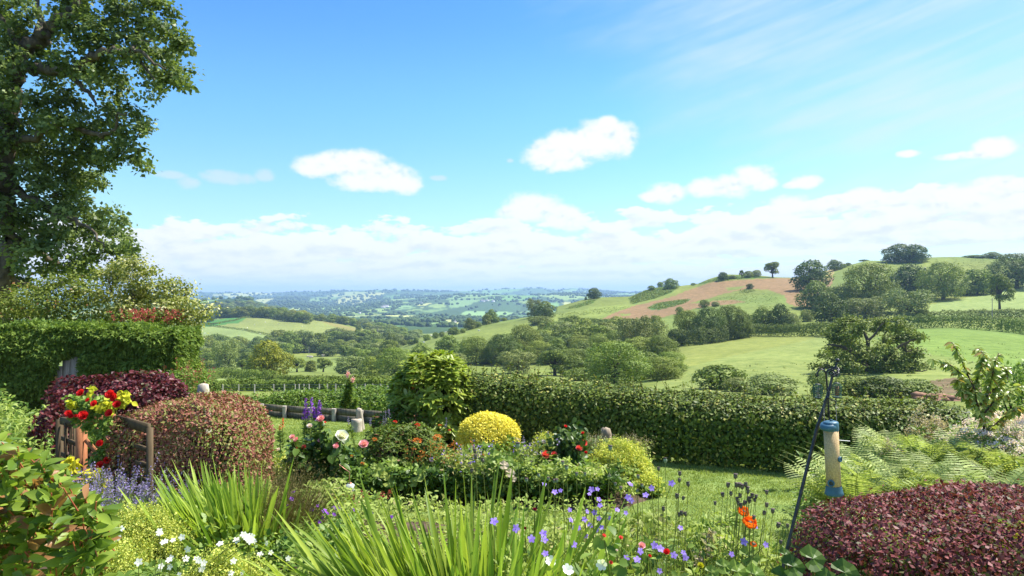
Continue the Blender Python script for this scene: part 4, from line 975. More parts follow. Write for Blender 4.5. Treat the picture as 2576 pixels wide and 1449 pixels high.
# ---- conifer hedge with an arched opening and a gate
rng = np.random.default_rng(41); Yc = 12.1; n = 62000; top = 1.60; x0 = (-420-CX)/F*Yc; x1 = (500-CX)/F*(Yc+1.0); th = 1.0
side = rng.random(n); pxx = rng.uniform(x0, x1, n); zz = rng.uniform(0, top, n); yy = Yc+rng.normal(0, .035, n); nf = np.tile(nrmz(np.array([.16, -1., 0])), (n, 1))
tp = side < .16; yy[tp] = rng.uniform(Yc, Yc+th, tp.sum()); zz[tp] = top+rng.normal(0, .03, tp.sum()); nf[tp] = [0, 0, 1]
en = (side >= .16) & (side < .22); pxx[en] = x1+rng.normal(0, .03, en.sum()); yy[en] = rng.uniform(Yc, Yc+th, en.sum()); nf[en] = [1, 0, 0]
ppx = CX+pxx/Yc*F
ppy = HY-(zz-CZ)/Yc*F
gap = inpoly(ppx, ppy, [(140,1100),(150,960),(178,892),(196,876),(216,880),(222,905),(222,1100)]) & (nf[:, 1] < 0)
ins_ = gap & (rng.random(n) < .35)     # leaves lining the opening
yy[ins_] = rng.uniform(Yc, Yc+.8, ins_.sum()); edgeR = rng.random(n) < .5
pxx[ins_ & edgeR] = (222-CX)/F*Yc+rng.normal(0, .02, (ins_ & edgeR).sum()); nf[ins_ & edgeR] = [-1, 0, 0]
u_ = ins_ & ~edgeR; pxx[u_] = (rng.uniform(150, 222, u_.sum())-CX)/F*Yc; zz[u_] = CZ-(886-HY)/F*Yc+rng.normal(0, .03, u_.sum()); nf[u_] = [0, 0, -1]
kp = ~gap | ins_
rdg = smooth(.0, .25, (top-zz))*0
c = np.stack([pxx, yy, zz], 1)[kp]; nf = nf[kp]; zz = zz[kp]; n = len(c)
lump = .035*np.sin(c[:, 0]*3.1+c[:, 2]*2)+.035*np.sin(c[:, 0]*7.7-c[:, 2]*5)+.04*np.sin(c[:, 2]*11+c[:, 0]*2.2)
c = c+nf*lump[:, None]; rim = smooth(.12, 0, top-c[:, 2])*(nf[:, 1] < 0); c[:, 1] += rim*.07; rim2 = smooth(.25, 0, x1-c[:, 0])*(nf[:, 1] < 0); c[:, 1] += rim2*.12
c[:, 2] += .05*np.sin(c[:, 0]*1.3)*(nf[:, 2] > 0)
c[:, 1] += .16*(c[:, 0]-x1); o3 = np.array([x1-3, Yc-.48, 0]); dr = nrmz(nf*.7+jit(rng, n, .6)+np.array([.25, 0, -.15])); nr = nrmz(nf*.5+jit(rng, n, .5)+np.array([0, 0, .5]))
g = G(); l = rng.uniform(.045, .105, n); ribbon(g, c-o3, dr, nr, l, l*.42, [.5, 1, .65, .1], droop=.18, r=np.clip(rng.random(n)*.7+.35*(np.sin(c[:, 0]*2.3+c[:, 2]*3)*.5+.5)*rng.random(n), 0, 1))
# tiny side sprays
for s_ in (-1, 1):
    sdv = nrmz(np.cross(dr, nr))*s_; ribbon(g, c-o3+dr*(l*.3)[:, None], dr*.8+sdv, nr, l*.6, l*.22, [.6, .9, .1], droop=.15, r=rng.random(n))
gs = G()
for k in range(46):
    x = x0+(x1-x0)*(k+.5)/46
    if 135 < CX+x/Yc*F < 228: continue
    yo = .16*(x-x1)+.48
    gs.tube([[x-o3[0], .55+yo, -.05], [x-o3[0]+rng.normal(0, .03), .5+yo, .8], [x-o3[0], .55+yo, 1.5]], [.05, .04, .02], 6)
    for q_ in range(12): b = np.array([x-o3[0], .52+yo, rng.uniform(.1, 1.5)]); gs.tube([b, b+np.array([rng.normal(0, .25), -.45, .1])], [.014, .005], 4, cap=False)
root = empty('conifer_hedge', o3, 'tall clipped conifer hedge with an arched opening over a wooden gate', 'hedge'); gs.build('stems', bark, root); g.build('foliage', MATS['conifer'], root)
# dense second layer of foliage inside, kept to the darker leaf tones
g = G(); m = 26000; cc = np.stack([rng.uniform(x0, x1-.1, m), rng.uniform(Yc+.12, Yc+.4, m), rng.uniform(0, top-.1, m)], 1)
ppx = CX+cc[:, 0]/Yc*F; kk = ~((ppx > 140) & (ppx < 226) & (cc[:, 2] < 1.22)); cc = cc[kk]; m = len(cc); cc[:, 1] += .16*(cc[:, 0]-x1)
d2 = nrmz(jit(rng, m, 1)); l2 = rng.uniform(.08, .16, m); diamonds(g, cc-o3, d2, nrmz(np.cross(d2, rng.normal(size=(m, 3)))), l2, l2*.7, rng.random(m)*.4); g.build('inner_foliage', MATS['conifer'], root)
# gate
wood_g = solid('weathered_wood', (.30, .26, .21), (.48, .43, .37), 10, .85, .1, (6, 1, .4), .5)
gp = at(186, 11.95); root = empty('garden_gate', gp, 'weathered arched plank gate set in the opening of the conifer hedge', 'gate')
for k, hh_ in enumerate([1.02, 1.12, 1.18, 1.16, 1.06]):
    g = G(); g.box((-.26+k*.128, 0, hh_/2-.02), (.122, .03, hh_)); g.build('board', wood_g, root)
for z in (.25, .85):
    g = G(); g.box((0, .032, z), (.62, .03, .09)); g.build('rail', wood_g, root)
g = G(); g.lathe([(0, .03), (.022, .02), (.026, 0), (0, -.01)], (-.18, -.03, .66), 10, (0, -1, 0)); g.build('latch', solid('old_iron', (.09, .09, .095), (.16, .15, .15), 20, .5, metal=.6), root)

# ---- big sycamore at the left edge
Ys = 17.5
def Q(lst, dz=0, Y=Ys-.35): return [W(a*.25, b*.25, Y+dz*i/max(1, len(lst)-1)) for i, (a, b) in enumerate(lst)]
syc_l = [(Q([(-60,4200),(-30,3400),(20,2600),(40,1900),(60,1300),(90,1000),(130,820),(170,640),(260,520),(400,380),(520,280),(700,150),(800,40),(860,-200)]), .42, .13),
 (Q([(150,700),(300,680),(450,690),(600,700),(720,680),(850,620),(960,560),(1050,530),(1150,510),(1250,540),(1330,500),(1450,560),(1560,640),(1640,700)], -1.5), .20, .03),
 (Q([(620,690),(700,760),(780,830),(860,900),(930,980),(960,1060)], -.5), .13, .04),
 (Q([(1100,510),(1150,440),(1140,350),(1060,300),(990,240)], .5), .10, .03), (Q([(1300,520),(1400,580),(1480,700),(1560,800)], -1), .07, .02),
 (Q([(1350,480),(1380,360),(1410,240),(1380,150),(1300,60)], .8), .08, .02), (Q([(1400,420),(1560,400),(1660,340),(1760,320)], 1), .07, .02),
 (Q([(150,640),(250,520),(150,380),(60,240),(-60,100)]), .2, .06), (Q([(350,420),(400,240),(380,60),(360,-120)], 1.2), .16, .05),
 (Q([(60,1500),(200,1420),(340,1380),(500,1300),(640,1240),(900,1330),(1050,1380),(1140,1290),(1170,1180),(1300,1120)], -1.2), .15, .03),
 (Q([(40,2700),(150,2840),(300,2880),(420,2920),(600,2860),(760,2800),(900,2720)], 1), .15, .04), (Q([(30,3100),(120,3080),(260,3120),(480,3140)], .5), .12, .04),
 (Q([(50,1900),(260,1980),(500,2100),(700,2200),(900,2300),(1060,2500)], -1), .16, .03), (Q([(40,2300),(300,2500),(560,2640),(760,2800),(980,3000)], 1.5), .14, .03),
 (Q([(20,2200),(-200,2100),(-500,1900),(-800,1800)]), .2, .06), (Q([(60,1300),(-200,1100),(-500,800)]), .2, .06)]
syc_l = [(a, b*.72, c*.6) for a, b, c in syc_l]
syc_s = lob([(40,20,48),(-40,60,60),(95,22,22),(165,22,42),(215,10,50),(270,25,55),(335,15,55),(390,30,45),(415,70,38),(330,75,45),(270,80,42),(205,70,40),(455,95,30),(468,120,24),(440,150,28),(400,130,38),(350,120,36),(468,185,22),(440,205,30),(405,185,34),(370,165,32),(392,235,20),(375,215,16),(460,205,24),(300,130,32),(255,125,34),(200,115,30),(150,75,26),(30,90,50),(70,115,44),(110,110,30),(-20,120,50),(20,150,40),(130,150,38),(180,160,34),(230,165,40),(275,175,40),(295,205,28),(265,210,30),(240,190,26),(200,200,22),(140,190,30),(110,190,26),(40,230,40),(0,200,36),(-20,260,60),(60,270,46),(110,250,36),(150,240,28),(120,290,40),(170,270,30),(200,262,24),(255,262,26),(300,235,14),(275,290,30),(250,300,24),(320,290,26),(345,305,26),(305,310,26),(355,325,18),(340,345,28),(300,340,30),(265,330,28),(230,330,34),(200,310,36),(150,320,50),(80,330,50),(20,330,50),(-30,380,60),(40,400,50),(100,380,50),(170,380,50),(230,380,40),(280,380,30),(325,380,28),(350,385,22),(345,410,22),(300,400,24),(250,410,32),(200,420,42),(140,430,50),(70,450,50),(0,460,55),(220,450,30),(190,475,40),(245,455,18),(130,500,52),(60,520,55),(-10,540,60),(180,515,34),(215,510,22),(150,555,50),(80,580,54),(10,600,50),(215,545,28),(250,535,24),(265,520,14),(255,560,26),(290,565,22),(300,550,12),(285,590,28),(250,600,34),(200,600,40),(140,620,44),(70,640,40),(10,660,36),(300,610,20),(318,600,12),(310,635,26),(325,620,12),(270,640,34),(230,650,34),(180,650,36),(120,665,30),(30,700,34),(0,720,30),(-60,700,60),(-60,200,60),(-80,500,70),(150,690,26),(200,690,26),(240,690,22),(60,665,22)], Ys, 8, 1.5, 50)
for z_ in [(250,-60),(120,-60),(380,-40),(20,-60),(-100,-20),(200,-150),(330,-130)]: syc_s += lob([(z_[0], z_[1], 60)], Ys, 9, 1.5, 34)
sb = solid('sycamore_bark', (.06, .05, .035), (.15, .125, .09), 7, .9, .1, (1, 1, .5), .8)
limb_tree('sycamore_tree', at(-10, Ys), syc_l, syc_s, MATS['sycamore'], 'huge old sycamore with crooked limbs overhanging the conifer hedge', 'tree', .108, 33, per=54, spray_r=.215, flat=.62, asp=.85, barkm=sb)
# ---- shrubs behind the conifer hedge
vs = lob([(270,700,30),(250,740,30),(300,680,28),(335,668,20),(345,700,30),(345,662,16),(310,668,16),(370,680,16),(380,685,14),(330,740,34),(380,735,32),(410,715,20),(425,740,26),(440,712,14),(455,740,22),(478,720,10),(465,770,24),(490,760,14),(420,775,30),(370,775,34),(310,780,34),(270,790,30),(500,790,20),(520,780,10),(535,772,7),(450,800,26),(400,805,28),(480,815,16),(350,810,28),(486,840,12)], 14.2, 10, .5, 420)
limb_tree('variegated_shrub', at(350, 14.2), [([at(350,14.2,-.1), W(340,800,14.2), W(330,720,14.2)], .06, .015), ([W(345,830,14.2), W(420,780,14.1), W(470,740,14.2)], .04, .01), ([W(345,830,14.2), W(290,760,14.3), W(270,700,14.2)], .04, .01), ([W(400,800,14.2), W(480,795,14.1), W(532,775,14)], .03, .006)], vs, MATS['variegated'], 'cream variegated shrub spilling over the end of the conifer hedge', 'shrub', .062, 35, per=26, spray_r=.2)
vs = lob([(30,760,36),(70,735,32),(110,715,28),(150,700,20),(185,690,16),(190,660,8),(180,730,34),(130,750,38),(80,780,36),(30,800,34),(-30,780,40),(200,760,34),(215,720,18),(160,790,36),(210,800,30),(-60,740,30),(110,800,30)], 13.9, 12, .5, 330)
limb_tree('bronze_shrub', at(120, 14.0), [([at(120,14,-.1), W(120,820,14), W(120,740,14)], .05, .015), ([W(120,840,14), W(60,790,14), W(40,760,14)], .04, .01), ([W(120,840,14), W(180,780,14), W(188,670,14)], .04, .006)], vs, MATS['bronze_green'], 'bronze-tipped green shrub above the conifer hedge beside the sycamore trunk', 'shrub', .058, 36, per=26, spray_r=.2)
# red sprays above the hedge, and red-stemmed plant against its end
def sprays(name, c, R, n, L, fm, fn, label, cat, seed, lf='lush', dots=12, dl=.014, leaves=900, ll=.05, tall=.25):
    rng = np.random.default_rng(seed); root = empty(name, c, label, cat); g = G(); gs = G(); gl = G()
    for k in range(n):
        b = np.array([rng.normal(0, R[0]*.45), rng.normal(0, R[1]*.45), 0]); tip = b*1.5+np.array([rng.normal(0, .03), 0, R[2]*rng.uniform(.7, 1.05)])
        gs.tube([b, (b+tip)/2+jit(rng, 1, .02)[0], tip], [.004, .003, .0015], 4, cap=False)
        t_ = rng.uniform(1-tall, 1.0, dots); p = b+(tip-b)*t_[:, None]+rng.normal(0, .012+.02*(1-t_)[:, None]*L, (dots, 3)); d = nrmz(rng.normal(size=(dots, 3)))
        diamonds(g, p, d, nrmz(np.cross(d, rng.normal(size=(dots, 3)))), np.full(dots, dl)*rng.uniform(.7, 1.4, dots), np.full(dots, dl*.8), rng.random(dots))
    p = np.stack([rng.normal(0, R[0]*.6, leaves), rng.normal(0, R[1]*.6, leaves), R[2]*rng.uniform(.05, .85, leaves)], 1); nr = nrmz(jit(rng, leaves, .6)+np.array([0, -.2, .8]))
    d = nrmz(np.cross(nr, rng.normal(size=(leaves, 3)))); l = ll*rng.uniform(.6, 1.3, leaves); diamonds(gl, p, d, nrmz(np.cross(d, nr)), l, l*.5, rng.random(leaves))
    gs.build('stems', MATS['stalk'], root); gl.build('foliage', MATS[lf], root); g.build(fn, MATS[fm], root); return root
sprays('red_flowering_shrub', W(372, 830, 13.5), (.42, .25, .42), 80, 1, 'red_spray', 'blossom', 'shrub with crimson sprays showing over the top of the conifer hedge', 'shrub', 51, dots=26, dl=.03, tall=.5, leaves=1200)
sprays('red_spire_plant', at(466, 11.3), (.28, .2, 1.12), 34, 1, 'red_spray', 'blossom', 'leafy plant with thin red flower spires against the end of the conifer hedge', 'plant', 52, dots=16, dl=.022, tall=.3, leaves=2600, ll=.045)

# ---- purple-leaved shrub
mound('purple_shrub', at(300, 9.7), (.94, .55, 1.06), 6200, .062, 'purple_leaf', 'wide dark purple-leaved shrub behind the trellis', 'shrub', seed=5, wob=.10, dep=.16, jn=.55, shape=[.2, .9, 1, .6, .05], asp=.62)
mound('purple_shrub', at(146, 7.6), (.2, .3, 1.0), 1500, .05, 'purple_leaf', 'narrow dark purple shrub hanging over the outer side of the trellis', 'shrub', seed=6, shape=[.2, .9, 1, .6, .05], asp=.6)
# ---- trellis enclosure: three panels
tw = solid('trellis_wood', (.26, .10, .045), (.42, .18, .085), 8, .8, .15, (1, 1, .3), .4); tw_shade = solid('trellis_wood_shaded', (.055, .04, .022), (.11, .08, .045), 8, .85, .15, (1, 1, .3), .4)  # second wood is darkened so the side panels' shade sits in the colour
root = empty('trellis_screen', at(205, 6.4), 'low wooden trellis screen with a red-brown front and side panels in a shaded tone, roses on it', 'trellis')
o3 = np.array(root.location)
def lp(px, py, Y): return W(px, py, Y)-o3
def beam_part(nm, a, b, w, t_, mat, up=(0, 0, 1)):
    g = G(); g.beam(a, b, w, t_, up); return g.build(nm, mat, root)
for px, Y, w, m_, tp_ in ((205, 6.4, .07, tw, 1052), (295, 6.35, .045, tw_shade, 1040), (150, 6.9, .05, tw_shade, 1050), (377, 5.8, .04, tw_shade, 1070)):
    zt_ = W(px, tp_, Y)[2]; beam_part('post', np.array([lp(px, 1, Y)[0], Y-o3[1], -.05]), np.array([lp(px, 1, Y)[0], Y-o3[1], zt_]), w, w, m_, up=(0, 1, 0))
beam_part('top_rail', lp(215, 1062, 6.38), lp(292, 1052, 6.36), .08, .03, tw)
beam_part('top_rail', lp(298, 1056, 6.3), lp(375, 1078, 5.82), .08, .03, tw_shade); beam_part('top_rail', lp(154, 1058, 6.85), lp(196, 1066, 6.5), .07, .03, tw_shade)
for a_, b_ in (((232,1152),(292,1090)), ((232,1190),(292,1118)), ((215,1106),(292,1190)), ((240,1080),(292,1112)), ((225,1140),(280,1190))): beam_part('lattice_slat', lp(*a_, 6.34 if a_[1] > b_[1] else 6.38), lp(*b_, 6.34 if a_[1] > b_[1] else 6.38), .04, .014, tw)
for py_ in (1110, 1150, 1188): beam_part('side_rail', lp(304, py_, 6.3), lp(374, py_+22, 5.83), .04, .02, tw_shade); beam_part('side_rail', lp(156, py_-8, 6.85), lp(196, py_+8, 6.5), .04, .02, tw_shade)
for px_ in (322, 344, 360): beam_part('side_slat', np.array([lp(px_, 1, 6.05)[0], 6.08-o3[1], .1]), np.array([lp(px_, 1, 6.05)[0], 6.08-o3[1], .96]), .03, .015, tw_shade, up=(0, 1, 0))
for px_ in (166, 178, 188): beam_part('side_slat', np.array([lp(px_, 1, 6.7)[0], 6.7-o3[1], .1]), np.array([lp(px_, 1, 6.7)[0], 6.7-o3[1], .98]), .03, .015, tw_shade, up=(0, 1, 0))
# ---- red climbing rose, yellow-leaved climber
def climber(name, origin, stems, leafpts, ln, L, mat, label, cat, seed, asp=.7):
    rng = np.random.default_rng(seed); root = empty(name, origin, label, cat); o3 = np.array(root.location); gs = G(); gl = G()
    for s_ in stems: gs.tube([np.array(p)-o3 for p in s_], .006, 5)
    for (px, py, Y, r) in leafpts:
        n = int(ln*r*r/100)+3; p = W(px, py, Y)-o3+rng.normal(0, r/F*Y*.5, (n, 3))*np.array([1, .7, 1]); nr = nrmz(jit(rng, n, .5)+np.array([.1, -.5, .7])); d = nrmz(np.cross(nr, rng.normal(size=(n, 3)))-np.array([0, 0, .3]))
        l = L*rng.uniform(.6, 1.3, n); ribbon(gl, p, d, nr, l, l*asp, [.2, .9, 1, .65, .08], droop=.15, r=rng.random(n), fold=.25)
    gs.build('stems', MATS['stalk'], root); gl.build('foliage', MATS[mat], root); return root
rr = climber('climbing_rose', at(245, 6.3), [[at(245,6.3), W(250,1150,6.3), W(262,1090,6.3), W(240,1040,6.25), W(210,1015,6.25)], [W(262,1090,6.3), W(285,1040,6.25), W(292,1005,6.25)], [W(245,1045,6.25), W(185,1030,6.25), W(170,1045,6.25)]],
  [(215,1020,6.22,26),(190,1015,6.22,22),(240,1025,6.22,24),(200,1042,6.22,22),(265,1060,6.22,14),(262,1085,6.22,14),(225,1075,6.22,16),(250,1098,6.22,14),(258,1130,6.22,12),(250,1150,6.22,14),(236,1160,6.22,14),(272,1030,6.22,12),(255,1010,6.22,16),(185,1050,6.22,10)], 30, .038, 'lush', 'climbing rose with scarlet blooms growing over the trellis', 'rose', 61)
rng = np.random.default_rng(62)
for (px, py, r) in [(202,988,9),(276,992,11),(286,1000,10),(294,1017,9),(236,1015,8),(172,1040,8),(178,1046,6),(209,1045,11),(274,1039,9),(220,1006,5),(251,1115,8),(251,1170,9),(269,1158,8),(191,1046,4)]:
    g = G(); rosebloom(g, np.zeros(3), r/F*6.2*1.2, (rng.normal(.1, .25), -.8, .5), rng); g.build('bloom', MATS['red_petal'], rr, loc=P2L(rr, px, py, 6.1))
climber('yellow_climber', at(300, 6.3), [[at(300,6.3), W(297,1080,6.3), W(290,1020,6.28), W(310,1000,6.25)]], [(310,998,6.15,13),(318,1004,6.15,9),(265,1022,6.15,12),(256,1024,6.15,9),(176,1014,6.15,7),(182,1016,6.15,6),(300,1012,6.15,8),(228,978,6.15,5)], 26, .048, 'yellow_leaf', 'yellow-leaved climber among the red blooms on the trellis', 'climber', 63, .8)
climber('yellow_creeper', at(215, 6.0), [[at(215,6.0), W(200,1230,6.0), W(182,1180,6.0)]], [(182,1169,5.9,12),(162,1187,5.9,11),(172,1160,5.9,6),(220,1205,5.85,16),(235,1215,5.85,16),(245,1200,5.85,14),(205,1225,5.85,12),(255,1215,5.85,12)], 30, .055, 'yellow_leaf', 'yellow-leaved creeper low down behind the lavender', 'climber', 64, .85)

# ---- clipped berberis domes
mound('berberis_dome', at(492, 6.6, .1), (.65, .62, 1.09), 24000, .033, 'berberis', 'clipped pinkish bronze berberis dome beside the trellis', 'shrub', box=3.6, seed=7, jn=.42, wob=.03, dep=.05, top=.42, lowcut=-.6)
mound('berberis_block', at(2530, 3.35, .25), (.96, .60, .92), 40000, .025, 'berberis_dark', 'clipped dark red berberis hedge below the seed feeder', 'shrub', box=3.4, seed=8, jn=.38, wob=.028, dep=.05, top=.45, lowcut=-.6)
mound('golden_dome', at(1228, 8.6, .04), (.40, .38, .685), 10000, .028, 'golden', 'clipped golden yellow dome in front of the beech hedge', 'shrub', box=2.2, seed=9, wob=.02, dep=.06)

# ---- rhododendron
LR = [.25, .85, 1, .8, .12]
def whorls(name, c, R, n, L, mat, label, cat, seed, per=8, box=2.3, asp=.3, topf=.5, w2=None, wn=0, wm=None):
    rng = np.random.default_rng(seed); R = np.array(R); u = nrmz(rng.normal(size=(n, 3))); u[:, 2] = np.where(u[:, 2] < -.5, -u[:, 2], u[:, 2]); m_ = (np.abs(u)**box).sum(1)**(-1/box)
    ctr = np.array([0, 0, R[2]*topf]); p = ctr+u*m_[:, None]*np.array([R[0], R[1], R[2]*(1-topf)])*(1-np.abs(rng.normal(0, .10, n)))[:, None]*(1+.05*np.sin(u[:, 0]*8+u[:, 2]*6))[:, None]; p[:, 2] = np.maximum(p[:, 2], .05)
    ax = nrmz(u+np.array([0, 0, .9])); pp = np.repeat(p, per, 0); aa = np.repeat(ax, per, 0); N = len(pp); rad = nrmz(np.cross(aa, rng.normal(size=(N, 3))))
    d = nrmz(rad+aa*rng.uniform(.15, .9, N)[:, None]); l = L*rng.uniform(.65, 1.2, N); g = G(); ribbon(g, pp, d, aa, l, l*asp, LR, droop=.12, r=np.clip(rng.random(N)*.75+np.repeat(rng.random(n), per)*.25, 0, 1), fold=.25)
    gs = G()
    for k in range(0, n, max(1, n//120)): gs.tube([[0, 0, 0], p[k]*.5+jit(rng, 1, .04)[0], p[k]], [.02, .012, .004], 5, cap=False)
    root = empty(name, c, label, cat); gs.build('branches', twig, root); g.build('foliage', MATS[mat], root)
    if wn:
        g = G()
        for k in rng.choice(n, wn, False):
            q = 30; d = nrmz(rng.normal(size=(q, 3))+ax[k]*.7); diamonds(g, np.repeat(p[k][None]+ax[k]*.02, q, 0)+rng.normal(0, .012, (q, 3)), d, nrmz(np.cross(d, rng.normal(size=(q, 3)))), np.full(q, .022), np.full(q, .016), rng.random(q))
        g.build(w2, MATS[wm], root)
    return root
whorls('rhododendron', at(1090, 10.0), (.60, .55, 1.36), 900, .135, 'rhodo', 'large rhododendron dome with pale new leaves beside the beech hedge', 'shrub', 71, topf=.45, w2='faded_trusses', wn=12, wm='rust_petal')
mound('rhododendron_skirt', at(1010, 9.6), (.42, .4, .62), 2600, .06, 'euphorbia', 'low loose shrub at the foot of the rhododendron dome', 'shrub', seed=72, wob=.08, shape=LR, asp=.32)

# ---- beech hedge
def gpath(lst, dz=0): return np.array([at(px, Y, dz) for px, Y in lst])
bh = gpath([(1196,10.2),(1330,10.05),(1480,9.8),(1640,9.55),(1800,9.3),(1960,9.1),(2120,8.9),(2330,8.7)]); bh2 = [bh[0]]
for a, b in zip(bh[:-1], bh[1:]):
    for k in range(1, 5): bh2.append(a+(b-a)*k/4)
hedge('beech_hedge', bh2, 1.15, .86, 66000, .052, MATS['beech'], 'long clipped beech hedge across the lawn, its near side in deep shade', seed=22, wob=.02, shoots=240, asp=.62, box=4.5, deep=.17, jn=.32, hs=[1.26, 1.16, 1.08, 1.03, 1, 1, 1, 1])
# ---- bramble hedge behind the board fence
bp = np.array([at(480,14.6), at(600,14.4), at(720,14.1), at(840,13.9), at(960,13.7), at(1030,13.6)]); 
hedge('bramble_hedge', bp, 1.3, .66, 22000, .062, MATS['bramble'], 'loose bramble hedge behind the low board fence', seed=23, wob=.1, shoots=130, asp=.65, box=2.6)
# ---- low board fence
fpx = [(560,12.75),(661,12.6),(718,12.4),(783,12.25),(842,12.1),(910,11.9),(972,11.7)]
sleeper = solid('sleeper_wood', (.10, .09, .065), (.19, .17, .125), 8, .9, .1, (4, 1, .5), .4)
root = empty('board_fence', at(700, 12.45), 'low weathered board fence along the far edge of the lawn', 'fence'); o3 = np.array(root.location)
for k, (px, Y) in enumerate(fpx):
    p = at(px, Y)-o3; g = G(); g.tube([p+[0, -.05, -.1], p+[0, -.05, .12], p+[0, -.05, .225]], .042, 8); g.build('post', wood_g, root)
    if k:
        q = at(*fpx[k-1])-o3
        for j, z in enumerate((.05, .163)): g = G(); g.beam(q+[0, 0, z+.005*(k % 2)], p+[0, 0, z-.005*(k % 2)], .112, .03); g.build('board', sleeper, root)
# ---- tree stumps and old posts
stumpm = solid('pale_stump', (.33, .28, .21), (.52, .46, .37), 8, .9, .1, (1, 1, .4), .8)
def rough_post(name, c, prof, label, lean=(0, 0), k=12, seed=1, mat=None, cat='stump'):
    rng = np.random.default_rng(seed); prof = np.array(prof); th = np.arange(k)/k*2*PI; rj = 1+rng.uniform(-.12, .12, k)
    V = np.stack([prof[:, 0:1]*np.cos(th)*rj+prof[:, 1:2]*lean[0], prof[:, 0:1]*np.sin(th)*rj*.8, prof[:, 1:2]+rng.normal(0, .006, (len(prof), k))], -1)
    I = np.arange(len(prof)*k).reshape(-1, k); J = np.roll(I, -1, 1); g = G(); g.mesh(V.reshape(-1, 3), np.stack([I[:-1], J[:-1], J[1:], I[1:]], -1).reshape(-1, 4)); g.mesh(V[-1], [list(range(k))])
    return tag(g.build(name, mat or stumpm, loc=c), label, cat)
rough_post('log_stump', at(897, 11.1), [(.12, -.05), (.10, .05), (.092, .15), (.095, .20), (.05, .205)], 'short sawn log standing on the lawn in front of the board fence', seed=2)
rough_post('wooden_upright', at(909, 11.25), [(.07, -.05), (.06, .2), (.055, .3), (.05, .34), (.02, .36)], 'taller rounded wooden upright behind the sawn log', (-.12, 0), seed=3, cat='post')
rough_post('stone_post', at(511, 10.8), [(.12, -.05), (.11, .4), (.09, .68), (.075, .77), (.02, .79)], 'pale stone post top showing above the berberis dome', seed=4, cat='post')
rough_post('driftwood_post', at(1536, 8.8), [(.075, -.05), (.07, .15), (.055, .3), (.07, .40), (.06, .47), (.02, .49)], 'weathered curved driftwood post in front of the beech hedge', (-.15, 0), seed=5, mat=solid('driftwood', (.20, .155, .11), (.38, .31, .23), 7, .9, .1, (1, 1, .3), .8), cat='post')
# ---- strap-leaved clumps
def straps(name, c, R, n, L, Wd, tilt, label, seed, bias=(0, 0), mat='strap', droop=(.05, .45), cat='plant'):
    rng = np.random.default_rng(seed); b = np.stack([rng.normal(0, R[0]*.5, n), rng.normal(0, R[1]*.5, n), rng.uniform(-.02, .06, n)], 1)
    out = b/np.array([R[0], R[1], 1.]); out[:, 2] = 0
    d = out*tilt*rng.uniform(.4, 1.2, n)[:, None]+np.array([bias[0], bias[1], 1.])+jit(rng, n, .10); d = nrmz(d)
    nr = nrmz(np.cross(d, np.cross(np.array([0, 0, 1.]), d)+1e-4)+jit(rng, n, .7)); l = L*rng.uniform(.45, 1.1, n)**.8
    g = G(); ribbon(g, b, d, nr, l, Wd*rng.uniform(.6, 1.25, n), [.55, .9, 1, 1, .9, .65, .05], droop=rng.uniform(*droop, n)*rng.uniform(.3, 1, n), r=rng.random(n), fold=.3)
    root = empty(name, c, label, cat); g.build('leaves', MATS[mat], root); return root
straps('crocosmia_clump', at(1085, 3.55, .32), (.46, .26), 560, .98, .030, .80, 'big clump of bright green sword leaves in the middle of the front bed', 81, bias=(-.26, -.05), droop=(.1, .85))
straps('crocosmia_clump', at(1300, 3.3, .32), (.30, .2), 140, .92, .030, .45, 'thinner group of upright sword leaves beside the big sword-leaf clump', 82, bias=(.14, 0))
straps('crocosmia_clump', at(560, 4.9, .3), (.36, .28), 600, .74, .027, .55, 'clump of arching sword leaves in front of the berberis dome', 83, bias=(-.26, 0), droop=(.1, .8))
straps('iris_tuft', at(2150, 7.0), (.35, .2), 60, .5, .018, .3, 'few upright sword leaves behind the ferns', 84, mat='lush')
# ---- mixed low foliage filling the beds (uncountable)
def cover(name, regs, mats, label, seed, cat='undergrowth'):
    rng = np.random.default_rng(seed); g = G()
    for (px0, px1, y0, y1, z0, z1, n, L, asp, mi) in regs:
        px = rng.uniform(px0, px1, n); Y = rng.uniform(y0, y1, n); x = (px-CX)/F*Y
        hgt = z0+(z1-z0)*np.clip(.60+.95*vnoise(x, Y, .42, seed+mi)+.45*vnoise(x, Y, .13, seed+9), .12, 1.25)
        z = gz(x, Y)+hgt*(1-np.abs(rng.normal(0, .28, n))); nr = nrmz(jit(rng, n, .55)+np.array([.15, -.25, .8])); d = nrmz(np.cross(nr, rng.normal(size=(n, 3)))+np.array([0, 0, .25])); l = L*rng.uniform(.5, 1.4, n)
        ribbon(g, np.stack([x, Y, z], 1), d, nr, l, l*asp, [.25, 1, .8, .08], droop=.15, r=np.clip(rng.random(n)*.7+.5*(vnoise(x, Y, .25, seed+3)+.3), 0, 1), m=mi)
    return tag(g.build(name, [MATS[m] for m in mats]), label, cat, kind='stuff')
